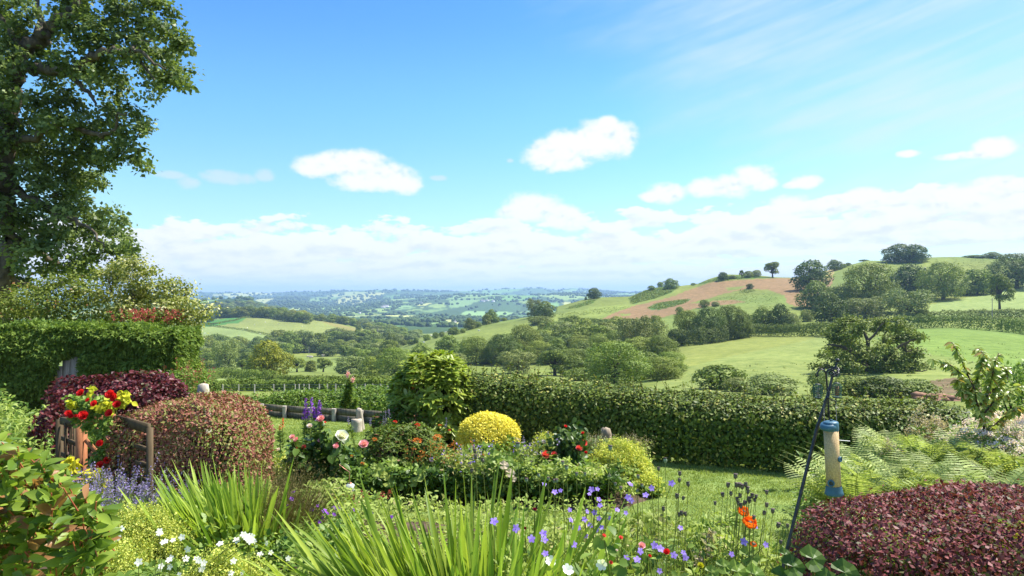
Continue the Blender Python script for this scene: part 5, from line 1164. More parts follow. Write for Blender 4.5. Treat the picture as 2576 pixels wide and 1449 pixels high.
cover('undergrowth', [(-500,130,6.8,9.2,.2,.92,14000,.06,.35,0),(-500,120,6.8,8.8,.2,.95,7000,.06,.4,1),(130,300,8.8,9.4,.1,.6,2000,.05,.4,0),
  (640,760,5.6,8.0,.1,.50,3500,.045,.4,1),(720,1480,7.15,8.6,.08,.46,21000,.055,.45,0),(1150,1440,7.15,8.3,.06,.46,6000,.055,.4,1),(700,1560,7.1,7.6,.05,.38,9000,.06,.5,2),(1150,1600,7.1,7.8,.05,.36,4000,.05,.4,1),
  (1250,1990,3.0,4.2,.3,.86,20000,.05,.30,1),(1250,1980,3.0,4.2,.3,.84,14000,.07,.24,0),(1280,1960,3.0,4.4,.3,.74,9000,.045,.35,1),(1250,1900,4.2,5.3,.3,.60,10000,.05,.3,1),(1250,1900,4.2,5.3,.3,.60,5000,.06,.3,0),(1400,2000,2.9,4.2,.3,.74,3000,.075,.4,3),
  (300,900,3.0,4.6,.3,.66,8000,.05,.5,0),(300,900,3.0,5.4,.3,.62,5000,.05,.45,1),(640,900,4.6,5.9,.3,.52,4000,.045,.3,0),(160,460,5.0,6.2,.3,.50,5000,.04,.25,3),
  (1960,2120,2.9,4.2,.1,.62,1800,.09,.5,2),(2000,2700,4.4,7.2,.1,.55,9000,.06,.35,0),(2380,3000,5.4,8.2,.2,.85,9000,.06,.3,0),(2500,2800,4.6,5.4,.2,.72,1800,.05,.5,4),(800,1250,6.2,6.5,.2,.30,900,.04,.4,1),(860,1540,4.3,6.0,.3,.50,9000,.045,.4,1),(2050,2110,5.2,6.2,.1,.4,800,.05,.4,0)],
  ['lush', 'lush_pale', 'lush_dark', 'glaucous', 'yellow_leaf'], 'mixed leafy growth filling the flower beds', 91)
# thin stems and seed stalks in the front bed
rng = np.random.default_rng(92); g = G(); n = 2600; px = rng.uniform(1250, 2000, n); Y = rng.uniform(3.0, 4.4, n); x = (px-CX)/F*Y
b = np.stack([x, Y, np.full(n, .5)], 1); d = nrmz(jit(rng, n, .45)+np.array([0, 0, 1.])); ribbon(g, b, d, nrmz(jit(rng, n, 1)), rng.uniform(.15, .42, n), .0045, [1, 1, .8, .4], droop=.1, r=rng.random(n))
tag(g.build('fine_stems', MATS['lush_pale']), 'thin pale stems and stalks of spent geraniums in the front bed', 'undergrowth', kind='stuff')

# ---- plants with open five-petalled flowers
def flowering(name, c, R, leafn, L, lmat, blooms, fmat, Y, label, cat, seed, r=.018, asp=.5, k=5, cup=.25, lsh=None, nm='flower', face=(.1, -.75, .6), stem=True):
    rng = np.random.default_rng(seed); root = empty(name, c, label, cat); o3 = np.array(root.location)
    n = leafn; p = np.stack([rng.normal(0, R[0]*.5, n), rng.normal(0, R[1]*.5, n), 0*rng.random(n)], 1); q = np.clip((p[:, 0]/R[0])**2+(p[:, 1]/R[1])**2, 0, 1)
    p[:, 2] = R[2]*(1-.5*q)*rng.uniform(.25, 1, n); nr = nrmz(jit(rng, n, .5)+np.array([.1, -.3, .8])); d = nrmz(np.cross(nr, rng.normal(size=(n, 3)))); l = L*rng.uniform(.6, 1.3, n)
    g = G(); ribbon(g, p, d, nr, l, l*asp, lsh or [.25, 1, .8, .08], droop=.15, r=rng.random(n)); gs = G()
    for (px, py, *e) in blooms:
        Yb = Y+rng.uniform(-.25, .25); rr_ = e[0]/F*Yb if e else r*rng.uniform(.8, 1.15); w = W(px, py, Yb)-o3
        gf = G(); f_ = np.array(face)+rng.normal(0, .25, 3); petals5(gf, np.zeros(3), f_, rr_, rng, k, cup)
        m_ = 5; dd = nrmz(jit(rng, m_, 1)+f_); diamonds(gf, np.zeros((m_, 3)), dd, nrmz(np.cross(dd, rng.normal(size=(m_, 3)))), np.full(m_, rr_*.3), np.full(m_, rr_*.12), .9, 0)
        gf.build(nm, MATS[fmat], root, loc=w)
        if stem: gs.tube([w, w*.6+np.array([0, 0, w[2]*.12])+jit(rng, 1, .02)[0], w*np.array([.5, .6, 0])+np.array([0, 0, max(.02, w[2]-.35)])], .0018, 4, cap=False)
    if gs.n: gs.build('stems', MATS['stalk'], root)
    g.build('foliage', MATS[lmat], root); return root
Z5 = lambda l: [(1140.4+.25*a, 1086.7+.25*b) for a, b in l]
Z6 = lambda l: [(1610+.25*a, 1086.7+.25*b) for a, b in l]
flowering('geranium_plant', at(1480, 4.3, .3), (.55, .35, .5), 1800, .05, 'lush_pale', Z5([(915,525),(1078,590),(1020,605),(1370,625),(1450,575),(1390,580),(1465,680),(1475,740),(1170,785),(1180,885),(1345,800),(1420,810),(1465,870),(1580,870),(1650,785),(1735,815),(1375,940),(1490,960),(1220,970),(1258,965),(1575,970),(1445,990),(1320,880),(1330,1045)]), 'violet_petal', 4.0, 'geranium with many lilac-blue flowers behind the thin sword leaves', 'plant', 101, r=.0165)
flowering('geranium_plant', at(1640, 4.6, .3), (.35, .3, .5), 900, .05, 'lush_pale', Z5([(1780,525),(1995,565),(1935,635),(1790,690),(2197,518),(1760,660)]), 'violet_petal', 4.2, 'geranium with a few lilac flowers beside the yellow froth on the lawn edge', 'plant', 102, r=.020)
flowering('geranium_plant', at(1700, 3.4, .3), (.5, .3, .48), 1600, .05, 'lush', Z5([(2020,1140),(2060,1165),(2085,1175),(2220,1240),(2315,1215),(2335,1265),(1850,1285),(2075,1400),(2285,965),(1880,1200),(1740,1270)])+Z6([(1045,1105),(1265,1135),(920,1230),(1165,950)]), 'violet_petal', 3.3, 'geranium with large lilac flowers in the corner of the bed near the poppies', 'plant', 103, r=.0165)
flowering('geranium_plant', at(1240, 3.5, .3), (.3, .2, .4), 500, .05, 'lush', Z5([(785,1075),(905,1020),(410,900),(628,970),(925,1225),(1210,1130),(915,1085)]), 'violet_petal', 3.2, 'lilac geranium flowers poking through the sword leaves', 'plant', 104, r=.017)
flowering('white_poppy_plant', at(1420, 3.1, .3), (.2, .15, .3), 200, .06, 'glaucous', Z5([(975,1310),(1140,1400),(1495,1330)]), 'white_petal', 2.95, 'glaucous plant with three crumpled white flowers at the bottom of the bed', 'plant', 105, r=.026, cup=.9, k=6)
flowering('violet_cranesbill', at(820, 5.9, .3), (.35, .3, .3), 900, .045, 'lush_pale', [(603.7+.25*a, 1086.7+138.3/1+.25*(b-550)) for a, b in [(540,600),(517,672),(470,740),(355,752),(785,740),(735,780),(850,790),(720,775),(945,760),(990,770),(875,820),(945,830),(1145,780),(1320,815),(1525,850),(800,900),(690,915),(1010,895),(600,935),(540,960),(475,840),(835,860)]], 'purple_petal', 5.4, 'cranesbill with deep violet flowers between the two sword-leaf clumps', 'plant', 106, r=.0165)
Z2 = lambda l: [(.25*a, 1086.7+.25*b) for a, b in l]
flowering('white_cranesbill', at(400, 3.9, .3), (.4, .3, .36), 1500, .06, 'lush', Z2([(1605,1000),(1610,1025),(1640,1110),(1665,1100),(1740,1090),(1830,1060),(1715,1275),(1700,1290),(1710,1360),(1975,1280),(2000,1295),(1870,1275),(2050,1320),(2030,1380),(1395,1310),(1620,1350),(1890,1180),(2350,1300),(2215,1125),(2380,1090),(2490,1050),(2530,1090),(2325,1420),(1800,1440),(2480,1070),(2440,1420)]), 'white_petal', 3.55, 'cranesbill with large white flowers among the lime-yellow froth', 'plant', 107, r=.0165)
flowering('white_cranesbill', at(655, 4.0, .3), (.15, .15, .3), 300, .05, 'lush', [(622,1352),(634,1350),(628,1362),(640,1362),(612,1345),(671,1366),(654,1395),(681,1390),(725,1405)], 'white_petal', 3.8, 'small white cranesbill in front of the dark wiry stems', 'plant', 108, r=.0165)
flowering('white_candytuft', at(290, 4.3, .3), (.2, .15, .35), 400, .03, 'lush', Z2([(975,755),(940,780),(1090,950),(1110,945),(700,810),(1180,1065),(1215,980),(1150,1165),(1080,1050)]), 'white_petal', 4.2, 'small white flower clusters beside the big-leaved shrub', 'plant', 109, r=.02)

# ---- lime-yellow froth (lady's mantle)
def froth(name, c, R, n, label, seed, mat='froth', dot=.010, stems=True, leafm='lush'):
    rng = np.random.default_rng(seed); root = empty(name, c, label, 'plant'); R = np.array(R); m = n//45
    u = nrmz(rng.normal(size=(m, 3))); u[:, 2] = np.abs(u[:, 2]); hc = u*R*(1-np.abs(rng.normal(0, .12, m)))[:, None]*(1+.12*np.sin(u[:, 0]*9+seed)*np.cos(u[:, 1]*8))[:, None]
    p = np.repeat(hc, 45, 0)+rng.normal(0, .028, (m*45, 3)); N = len(p); d = nrmz(rng.normal(size=(N, 3))+np.array([0, 0, .4]))
    g = G(); l = dot*rng.uniform(.6, 1.6, N); diamonds(g, p, d, nrmz(np.cross(d, rng.normal(size=(N, 3)))), l, l*.95, rng.random(N)); gs = G()
    for k in range(0, m, 3): gs.tube([hc[k]*np.array([.4, .4, 0]), hc[k]*.6, hc[k]], [.003, .002, .0015], 4, cap=False)
    gl = G(); q = 500; a = rng.uniform(0, 6.28, q); rr_ = rng.uniform(.3, 1, q); b = np.stack([np.cos(a)*R[0]*rr_, np.sin(a)*R[1]*rr_, R[2]*rng.uniform(.05, .5, q)], 1); nr = nrmz(jit(rng, q, .4)+np.array([0, -.3, .9])); dd = nrmz(np.cross(nr, rng.normal(size=(q, 3))))
    ribbon(gl, b, dd, nr, .06, .065, [.4, 1, 1, .5], r=rng.random(q)); gs.build('stems', MATS['stalk'], root); gl.build('foliage', MATS[leafm], root); g.build('blossom', MATS[mat], root); return root
froth('ladys_mantle', at(350, 4.4, .34), (.34, .3, .46), 60000, 'lime-yellow froth of tiny flowers between the lavender and the white cranesbill', 111)
froth('ladys_mantle', at(290, 4.0, .3), (.18, .2, .44), 20000, 'smaller lime-yellow froth beside the big-leaved shrub', 112)
froth('ladys_mantle', at(555, 3.8, .3), (.26, .22, .46), 40000, 'lime-yellow froth with white flowers growing through it', 113)
froth('ladys_mantle', at(700, 3.3, .3), (.34, .22, .40), 50000, 'lime-yellow froth at the bottom edge next to the big sword-leaf clump', 114)
froth('ladys_mantle', at(470, 3.2, .3), (.24, .2, .40), 30000, 'lime-yellow froth at the bottom edge under the white cranesbill', 115)
froth('ladys_mantle', at(1560, 7.9, .05), (.36, .32, .47), 24000, 'lime-yellow mound on the lawn edge in front of the beech hedge', 116, dot=.014)
froth('ladys_mantle', at(1625, 7.6, .02), (.16, .2, .22), 7000, 'low lime-yellow spill on the lawn at the end of the island bed', 117, dot=.013)
froth('ladys_mantle', at(705, 7.4, .05), (.16, .2, .40), 7000, 'yellow-green tuft between the berberis dome and the white roses', 118, dot=.014)
froth('ladys_mantle', at(1370, 8.4, .05), (.2, .2, .45), 8000, 'yellow-green tuft between the golden dome and the coral roses', 119, dot=.014)
# ---- lavender
rng = np.random.default_rng(121); root = empty('lavender_bush', at(290, 5.35, .3), 'lavender bush with violet spikes in front of the trellis', 'lavender'); gs = G(); gf = G(); n = 420
b = np.stack([rng.normal(-.02, .17, n), rng.normal(0, .15, n), np.full(n, .0)], 1); tip = b*np.array([2.4, 1.6, 1])+np.stack([.10+0*b[:, 0], 0*b[:, 0], .40-.35*(b[:, 0]-.05)-.9*np.abs(b[:, 0])*.3+rng.normal(0, .05, n)], 1)
ribbon(gs, b, tip-b, nrmz(jit(rng, n, 1)), np.linalg.norm(tip-b, axis=1), .004, [1, 1, .8, .6], r=rng.random(n))
m = 11; t_ = np.tile(np.linspace(.84, 1.03, m), n); p = np.repeat(b, m, 0)+np.repeat(tip-b, m, 0)*t_[:, None]+rng.normal(0, .0035, (n*m, 3)); N = len(p); d = nrmz(rng.normal(size=(N, 3))+np.array([0, 0, .6]))
diamonds(gf, p, d, nrmz(np.cross(d, rng.normal(size=(N, 3)))), np.full(N, .016), np.full(N, .011), rng.random(N)); gl = G(); q = 3000; p = np.stack([rng.normal(-.02, .26, q), rng.normal(0, .2, q), rng.uniform(0, .24, q)], 1); d = nrmz(jit(rng, q, .5)+np.array([0, 0, 1.]))
ribbon(gl, p, d, nrmz(jit(rng, q, 1)), .07, .006, [1, 1, .3], r=rng.random(q)); gs.build('stems', MATS['stalk'], root); gl.build('foliage', MATS['glaucous'], root); gf.build('flower_spikes', MATS['lavender_petal'], root)
# ---- dark wiry plant
rng = np.random.default_rng(123); root = empty('wiry_plant', at(700, 5.2, .3), 'haze of dark wiry stems between the two sword-leaf clumps', 'plant'); g = G(); n = 1500
b = np.stack([rng.normal(0, .13, n), rng.normal(0, .15, n), rng.uniform(0, .2, n)], 1); d = nrmz(b*np.array([1.6, 1.6, 0])+jit(rng, n, .22)+np.array([.1, 0, 1.])); ribbon(g, b, d, nrmz(jit(rng, n, 1)), rng.uniform(.12, .40, n), .004, [1, .9, .7, .3], r=rng.random(n)); g.build('stems', MATS['wiry'], root)
g = G(); q = 5000; p = b[rng.integers(0, n, q)]+d[rng.integers(0, n, q)]*rng.uniform(.05, .5, q)[:, None]; dd = nrmz(rng.normal(size=(q, 3))); diamonds(g, p, dd, nrmz(np.cross(dd, rng.normal(size=(q, 3)))), np.full(q, .011), np.full(q, .006), rng.random(q)); g.build('seed_heads', MATS['wiry'], root)

# ---- rose bushes of the island bed
def rosebush(name, c, R, canes, leafn, L, lmat, blooms, Y, label, seed, asp=.68):
    rng = np.random.default_rng(seed); root = empty(name, c, label, 'rose'); o3 = np.array(root.location); gs = G(); tips = []
    for (px, py, r, fm, *fc) in blooms:
        w = W(px, py, Y+rng.uniform(-.12, .12))-o3; g = G(); rosebloom(g, np.zeros(3), r/F*Y*1.12, fc[0] if fc else (rng.normal(.1, .2), -.6, .7), rng); g.build('bloom', MATS[fm], root, loc=w); gs.tube([np.array([w[0]*.3, 0, 0]), w*np.array([.7, .5, .6]), w-np.array([0, 0, .02])], [.006, .005, .003], 5); tips.append(w)
    for k in range(canes):
        e = np.array([rng.uniform(-1, 1)*R[0], rng.uniform(-1, 1)*R[1], R[2]*rng.uniform(.6, .95)]); gs.tube([e*np.array([.2, .2, 0]), e*np.array([.6, .6, .55])+jit(rng, 1, .02)[0], e], [.008, .005, .003], 5); tips.append(e)
    tips = np.array(tips); n = leafn; k = rng.integers(0, len(tips), n); p = tips[k]*np.stack([rng.uniform(.3, .97, n)]*3, 1)*np.array([1, 1, .97])+rng.normal(0, .04, (n, 3)); p[:, 2] = np.maximum(p[:, 2], .06)
    nr = nrmz(jit(rng, n, .45)+np.array([.1, -.4, .8])); d = nrmz(np.cross(nr, rng.normal(size=(n, 3)))-np.array([0, 0, .25])); l = L*rng.uniform(.6, 1.25, n); g = G(); ribbon(g, p, d, nr, l, l*asp, [.3, .95, 1, .7, .08], droop=.18, r=rng.random(n), fold=.2)
    gs.build('canes', MATS['stalk'], root); g.build('foliage', MATS[lmat], root); return root
rosebush('rose_bush', at(800, 7.3, .05), (.34, .2, .60), 16, 1700, .085, 'lush_dark', [(860,1096,16,'white_petal'),(756,1169,15,'white_petal'),(807,1053,10,'pink_petal'),(779,1071,7,'blush_petal'),(735,1099,7,'pink_petal'),(744,1106,7,'pink_petal'),(805,1108,6,'pink_petal'),(764,1125,7,'coral_petal'),(749,1126,5,'coral_petal'),(845,1122,7,'pink_petal'),(848,1116,5,'coral_petal'),(771,1158,8,'pink_petal'),(818,1062,3,'coral_petal')], 7.1, 'rose bush with white and pink blooms in the middle of the island bed', 131)
rosebush('rose_bush', at(690, 7.6, .05), (.08, .1, .45), 4, 120, .05, 'lush', [(676,1074,6,'pink_petal'),(682,1081,6,'pink_petal'),(700,1130,4,'blush_petal')], 7.5, 'small pink rose against the berberis dome', 132)
rosebush('rose_bush', at(905, 7.6, .05), (.12, .1, .5), 6, 220, .06, 'lush_dark', [(915,1117,12,'pink_petal')], 7.4, 'rose stem with a single ruffled pink bloom beside the orange-flowered shrub', 133)
rosebush('rose_bush', at(1425, 7.9, .05), (.26, .2, .74), 14, 2000, .065, 'lush_dark', [(1467,1114,11,'coral_petal'),(1457,1127,8,'coral_petal'),(1452,1128,5,'pink_petal'),(1373,1144,11,'coral_petal'),(1394,1142,7,'coral_petal'),(1382,1171,10,'coral_petal'),(1452,1171,9,'pink_petal'),(1466,1089,4,'red_petal'),(1423,1072,4,'red_petal'),(1368,1112,6,'blush_petal'),(1474,1138,4,'red_petal')], 7.7, 'rose bush with coral red blooms in front of the beech hedge', 134)
rosebush('rose_bush', at(1600, 3.3, .3), (.2, .12, .42), 6, 260, .06, 'lush', [(1615,1372,9,'pink_petal'),(1520,1347,5,'coral_petal'),(1562,1352,5,'coral_petal'),(1537,1415,5,'coral_petal'),(1552,1384,3,'blush_petal')], 3.2, 'low rose with small salmon blooms and buds at the bottom of the bed', 135)
rosebush('dianthus_plant', at(1680, 3.2, .3), (.1, .1, .3), 5, 120, .03, 'lush', [(1677,1388,8,'red_petal'),(1635,1398,4,'red_petal')], 3.1, 'dark red double flower low among the lilac geraniums', 136); COL.objects['dianthus_plant']['category'] = 'flower'
rosebush('calendula_plant', at(1763, 3.1, .3), (.06, .06, .3), 3, 60, .05, 'lush', [(1763,1422,8,'yellow_leaf')], 3.0, 'single bright yellow flower at the bottom edge near the poppies', 137); COL.objects['calendula_plant']['category'] = 'flower'
# ---- orange-flowered spurge mass
whorls('spurge_shrub', at(1015, 7.9, .05), (.52, .42, .66), 900, .060, 'euphorbia', 'wide dark green shrub with rusty orange flower heads in the island bed', 'shrub', 141, per=9, asp=.22, topf=.4)
root = COL.objects['spurge_shrub']
rng = np.random.default_rng(142)
for (px, py, r, fm) in [(1050,1109,10,'rust_petal'),(1100,1101,11,'rust_petal'),(942,1105,6,'rust_petal'),(1050,1069,6,'red_petal'),(994,1061,5,'red_petal'),(1124,1150,8,'coral_petal'),(1154,1138,3,'red_petal'),(912,1166,5,'rust_petal'),(1155,1164,5,'rust_petal'),(1107,1070,4,'rust_petal'),(1131,1082,3,'red_petal'),(885,1147,4,'rust_petal')]:
    g = G(); q = 70; Rr = r/F*7.5; d = nrmz(rng.normal(size=(q, 3))+np.array([0, 0, .5])); p = d*Rr*np.array([1, .8, .5])*rng.uniform(.5, 1, q)[:, None]; diamonds(g, p, d, nrmz(np.cross(d, rng.normal(size=(q, 3)))), np.full(q, Rr*.45), np.full(q, Rr*.3), rng.random(q)); g.build('flower_head', MATS[fm], root, loc=P2L(root, px, py, 7.45))
# pink-bronze shoot tips
# ---- big round leaves
def bigleaves(name, c, lst, Y, mat, label, seed, cat='plant', k=14):
    rng = np.random.default_rng(seed); root = empty(name, c, label, cat); o3 = np.array(root.location)
    for (px, py, r, *e) in lst:
        Yv = e[0] if e else Y; w = W(px, py, Yv)-o3; R = r/F*Yv; g = G(); nr = nrmz(np.array([rng.normal(.1, .2), -.75, .65])); x = nrmz(np.cross(nr, [0, .1, 1])); y = np.cross(nr, x); th = np.linspace(.35, 2*PI-.35, k)
        rad = R*(1+.06*np.sin(th*7)); ring = w+(np.cos(th)*rad)[:, None]*x+(np.sin(th)*rad)[:, None]*y+nr*(R*.16*np.cos(th*4))[:, None]; mid = w+(ring-w)*.5-nr*R*.08
        for i in range(k-1): g.mesh([w, mid[i], mid[i+1]], [[0, 1, 2]], .42+.16*(i % 2)); g.mesh([mid[i], ring[i], ring[i+1], mid[i+1]], [[0, 1, 2, 3]], .42+.16*(i % 2)+rng.uniform(-.2, .2))
        g.tube([w, w*.6, w*np.array([.3, .3, 0])], .004, 4, m=0); g.build('leaf_blade', MATS[mat], root)
    return root
bigleaves('round_leaved_plant', at(1000, 7.25, .05), [(949,1183,18),(979,1211,17),(1054,1197,17),(986,1161,14),(1039,1214,12),(965,1195,11),(1008,1225,10),(940,1172,9)], 7.1, 'lush_pale', 'plant with big round pale green leaves below the orange-flowered shrub', 151)
bigleaves('round_leaved_plant', at(1250, 7.4, .05), [(1240,1147,20),(1225,1195,16),(1262,1185,14),(1280,1160,14),(1210,1160,12),(1300,1178,12),(1252,1210,11),(1232,1168,14)], 7.2, 'lush', 'plant with big ribbed green leaves below the golden dome', 152)
bigleaves('round_leaved_plant', at(1850, 3.3, .3), [(1855,1438,30,3.1),(1885,1400,26,3.2),(1820,1425,20,3.1),(1900,1445,26,3.1),(1735,1417,9,3.0),(1790,1440,18,3.0)], 3.1, 'lush', 'broad fresh green leaves at the bottom edge beside the feeder pole', 153)
bigleaves('dark_leaved_plant', at(2060, 2.9, .12), [(2045,1405,34,2.75),(1995,1425,30,2.8),(2125,1440,34,2.7),(1965,1450,26,2.8),(2080,1460,30,2.7),(1975,1395,18,2.9)], 2.8, 'lush_dark', 'large dark leaves in the shade at the foot of the dark red berberis', 154)
bigleaves('withered_leaf_plant', at(1285, 7.3, .05), [(1268,1170,12),(1284,1190,12),(1292,1205,8)], 7.05, 'beige_petal', 'withered cream and pink leaves beside the ribbed green leaves', 155)
# ---- spires
def spires(name, c, lst, Y, fm, label, seed, w=.02, cat='plant', lf='lush', leaves=200):
    rng = np.random.default_rng(seed); root = empty(name, c, label, cat); o3 = np.array(root.location); gs = G(); gl = G()
    for (px, pt, pb) in lst:
        a = W(px, pb, Y)-o3; b = W(px+rng.uniform(-2, 2), pt, Y)-o3; gs.tube([a*np.array([.6, .6, 0]), a, b], [.004, .003, .0015], 4); q = int(60*np.linalg.norm(b-a)/.2)+12; t_ = rng.random(q); p = a+(b-a)*t_[:, None]+rng.normal(0, w*.45, (q, 3))*(1.15-t_)[:, None]
        d = nrmz(rng.normal(size=(q, 3))); g = G(); diamonds(g, p, d, nrmz(np.cross(d, rng.normal(size=(q, 3)))), np.full(q, w*.8), np.full(q, w*.5), rng.random(q)); g.build('flower_spike', MATS[fm], root)
        q = leaves; t_ = rng.uniform(0, .95, q); p = a*np.array([.6, .6, 0])+(a-a*np.array([.6, .6, 0]))*t_[:, None]; d = nrmz(jit(rng, q, 1)*np.array([1, 1, .2])+np.array([0, 0, .7])); ribbon(gl, p, d, nrmz(jit(rng, q, .4)+np.array([0, -.3, .7])), .06, .010, [.6, 1, .1], droop=.2, r=rng.random(q))
    gs.build('stems', MATS['stalk'], root); gl.build('foliage', MATS[lf], root); return root
spires('toadflax', at(786, 8.3, .03), [(769,1001,1050),(784,1000,1040),(804,1006,1042),(776,1028,1054),(792,1022,1056),(798,1030,1052),(764,1030,1056)], 8.2, 'purple_petal', 'group of purple flower spires standing before the board fence', 161, w=.028)
spires('toadflax', at(965, 8.6, .03), [(971,1032,1068),(965,1045,1072),(877,1046,1066),(931,1052,1072),(1122,1050,1075),(979,1028,1050)], 8.4, 'lavender_petal', 'thin faded purple spires between the sawn log and the rhododendron', 162, w=.018)
spires('salvia_spikes', at(711, 7.9, .03), [(711,1051,1077),(704,1068,1082)], 7.8, 'red_petal', 'thin scarlet flower spike beside the berberis dome', 163, w=.02)
spires('toadflax', at(1410, 8.5, .03), [(1410,1100,1125),(1402,1108,1130),(1318,1098,1125),(1380,1085,1098)], 8.3, 'lavender_petal', 'mauve spires beside the coral roses', 164, w=.02)
# tall willowherb
rng = np.random.default_rng(165); root = empty('tall_willowherb', at(872, 12.4), 'tall leafy willowherb with two pink tips beside the board fence', 'plant'); o3 = np.array(root.location); gs = G(); gl = G(); gf = G()
for (px, pt) in [(874,938),(888,952),(866,985),(881,975),(896,1000),(860,1005),(870,960)]:
    b = np.array([rng.normal(0, .08), rng.normal(0, .06), 0]); tpt = W(px, pt, 12.3)-o3; gs.tube([b, (b+tpt)/2, tpt], [.008, .006, .002], 5); q = 260; t_ = rng.uniform(.1, .9, q); p = b+(tpt-b)*t_[:, None]; d = nrmz(jit(rng, q, 1)*np.array([1, 1, .2])+np.array([0, 0, .6])); ribbon(gl, p, d, nrmz(jit(rng, q, .4)+np.array([0, -.3, .7])), .10, .018, [.5, 1, .8, .1], droop=.25, r=rng.random(q))
    if pt < 956: q = 60; t_ = rng.uniform(.9, 1.02, q); p = b+(tpt-b)*t_[:, None]+rng.normal(0, .015, (q, 3)); d = nrmz(rng.normal(size=(q, 3))); diamonds(gf, p, d, nrmz(np.cross(d, rng.normal(size=(q, 3)))), np.full(q, .03), np.full(q, .02), rng.random(q))
gs.build('stems', MATS['stalk'], root); gl.build('foliage', MATS['lush'], root); gf.build('flower_spikes', MATS['pink_petal'], root)
sprays('grassy_tuft', at(1480, 8.3, .03), (.3, .2, .5), 160, 1, 'beige_petal', 'seed_heads', 'feathery grey-green tuft around the driftwood post', 'plant', 166, lf='glaucous', dots=8, dl=.012, leaves=1800, ll=.05)
sprays('grassy_tuft', at(1590, 8.5, .03), (.18, .15, .42), 130, 1, 'beige_petal', 'seed_heads', 'fine grass tuft with seed heads between the driftwood post and the hedge shade', 'plant', 167, lf='lush_pale', dots=9, dl=.012, leaves=500, ll=.05)

# ---- poppy seed heads: stem + capsule with its crown
capm = solid('poppy_capsule', (.16, .16, .10), (.09, .07, .055), 60, .6); capg = solid('poppy_capsule_green', (.17, .22, .13), (.24, .30, .18), 60, .6); cr = solid('capsule_crown', (.055, .035, .03), (.10, .07, .06), 60, .7)
def poppy_proto(mat):
    root = bpy.data.objects.new('poppy_seed_head', None); COL.objects.link(root)
    g = G(); g.lathe([(0, -.016), (.005, -.015), (.011, -.006), (.0135, .004), (.012, .012), (.009, .016), (0, .016)], k=12); c_ = g.build('capsule', mat, root, smooth=True)
    g = G(); g.lathe([(.009, .015), (.015, .017), (.0155, .0195), (.008, .021), (0, .0225)], k=14); g.build('crown', cr, c_)
    return root, c_
pA = poppy_proto(capm); pB = poppy_proto(capg); usedp = {0: False, 1: False}
rngp = np.random.default_rng(171); ip = [0]
def poppyhead(px, py, Y, green, label, group, sc_=1.0, lean=0.0):
    pr = (pA, pB)[green]
    w = W(px, py, Y)
    if not usedp[green]: r = pr[0]; usedp[green] = True; cp_ = pr[1]
    else:
        r = pr[0].copy(); COL.objects.link(r); cp_ = pr[1].copy(); COL.objects.link(cp_); cp_.parent = r
        k = pr[1].children[0].copy(); COL.objects.link(k); k.parent = cp_
    r.location = tuple(float(a) for a in w); s = .66*sc_*rngp.uniform(.85, 1.15); r.scale = (1, 1, 1); cp_.scale = (s, s, s); cp_.rotation_euler = (rngp.normal(0, .15), rngp.normal(0, .15), rngp.uniform(0, 6)); tag(r, label, 'poppy', group)
    zb = -(w[2]-.45); g = G(); dx_ = -.12*lean+rngp.normal(0, .03); g.tube([[0, 0, -.012], [dx_*.25+.004, 0, zb*.35], [dx_, .02, zb]], [.0013, .0016, .002], 5); g.build('stem', MATS['stalk'], r)
for px, py in Z6([(187,375),(400,425),(395,492),(485,530),(370,650),(435,670),(235,780),(420,822),(455,830),(395,835)]): poppyhead(px, py, 3.55, 0, 'dark ripe poppy seed head standing against the lawn past the yellow mound', 'poppy seed heads past the yellow mound', lean=.5)
poppyhead(*Z6([(255,290)])[0], 3.5, 1, 'tallest greenish poppy seed head standing against the lawn past the yellow mound', None, 1.15)
for px, py in Z6([(960,450),(885,540),(970,540),(1000,540),(1028,555),(1065,535),(1080,572),(1085,605),(832,638),(915,625),(1005,645),(978,685),(1128,645),(1168,655),(1155,690),(1095,680),(1100,705),(755,722),(988,722),(1015,745),(1050,720)]): poppyhead(px, py, 3.35, 0, 'ripe poppy seed head in the crowd above the two orange poppies', 'poppy seed heads above the orange poppies', lean=.9)
for px, py in Z6([(1275,612),(1275,740),(1335,800),(1248,820),(1390,945)]): poppyhead(px, py, 3.25, 0, 'ripe poppy seed head between the orange poppies and the feeder pole', 'poppy seed heads by the feeder pole', lean=1.2)
poppyhead(*Z6([(1145,865)])[0], 2.95, 0, 'ripe poppy seed head directly in front of the lower orange poppy', None, .95, .3)
poppyhead(*Z6([(1415,1115)])[0], 3.1, 0, 'lowest poppy seed head on a leaning stem beside the feeder pole', None, .9, 1.5)
poppyhead(*Z6([(1485,950)])[0], 3.1, 0, 'bud-like seed head touching the feeder pole against the berberis', None, .8, 1)
for px, py in Z5([(1240,430),(1325,430),(1570,445),(1630,530),(1860,455),(1900,545),(1850,595),(1685,570),(860,440),(735,490),(955,475),(1040,495),(1015,500)]): poppyhead(px, py, 3.9, 1, 'greenish poppy seed head in front of the island bed', 'poppy seed heads before the island bed', .95, .2)
for px, py in Z5([(215,195),(225,255),(295,290),(185,395)]): poppyhead(px, py, 3.9, 0, 'poppy seed head on a thick stem below the golden dome', 'poppy seed heads below the golden dome', 1.05, -.6)
poppyhead(*Z5([(648,140)])[0], 3.6, 1, 'tall green poppy seed head in front of the edge of the golden dome', None, 1.25, -.3)
poppyhead(*Z5([(1580,165)])[0], 3.6, 1, 'tall green poppy seed head in front of the driftwood post', None, 1.3, .8)
for a_, lab in ((Z5([(1100,315)])[0], 'smaller of two green poppy seed heads in front of the coral roses'), (Z5([(1140,365)])[0], 'larger of two green poppy seed heads in front of the coral roses')): poppyhead(*a_, 3.5, 1, lab, None, 1.1 if 'larger' in lab else .9, 0)
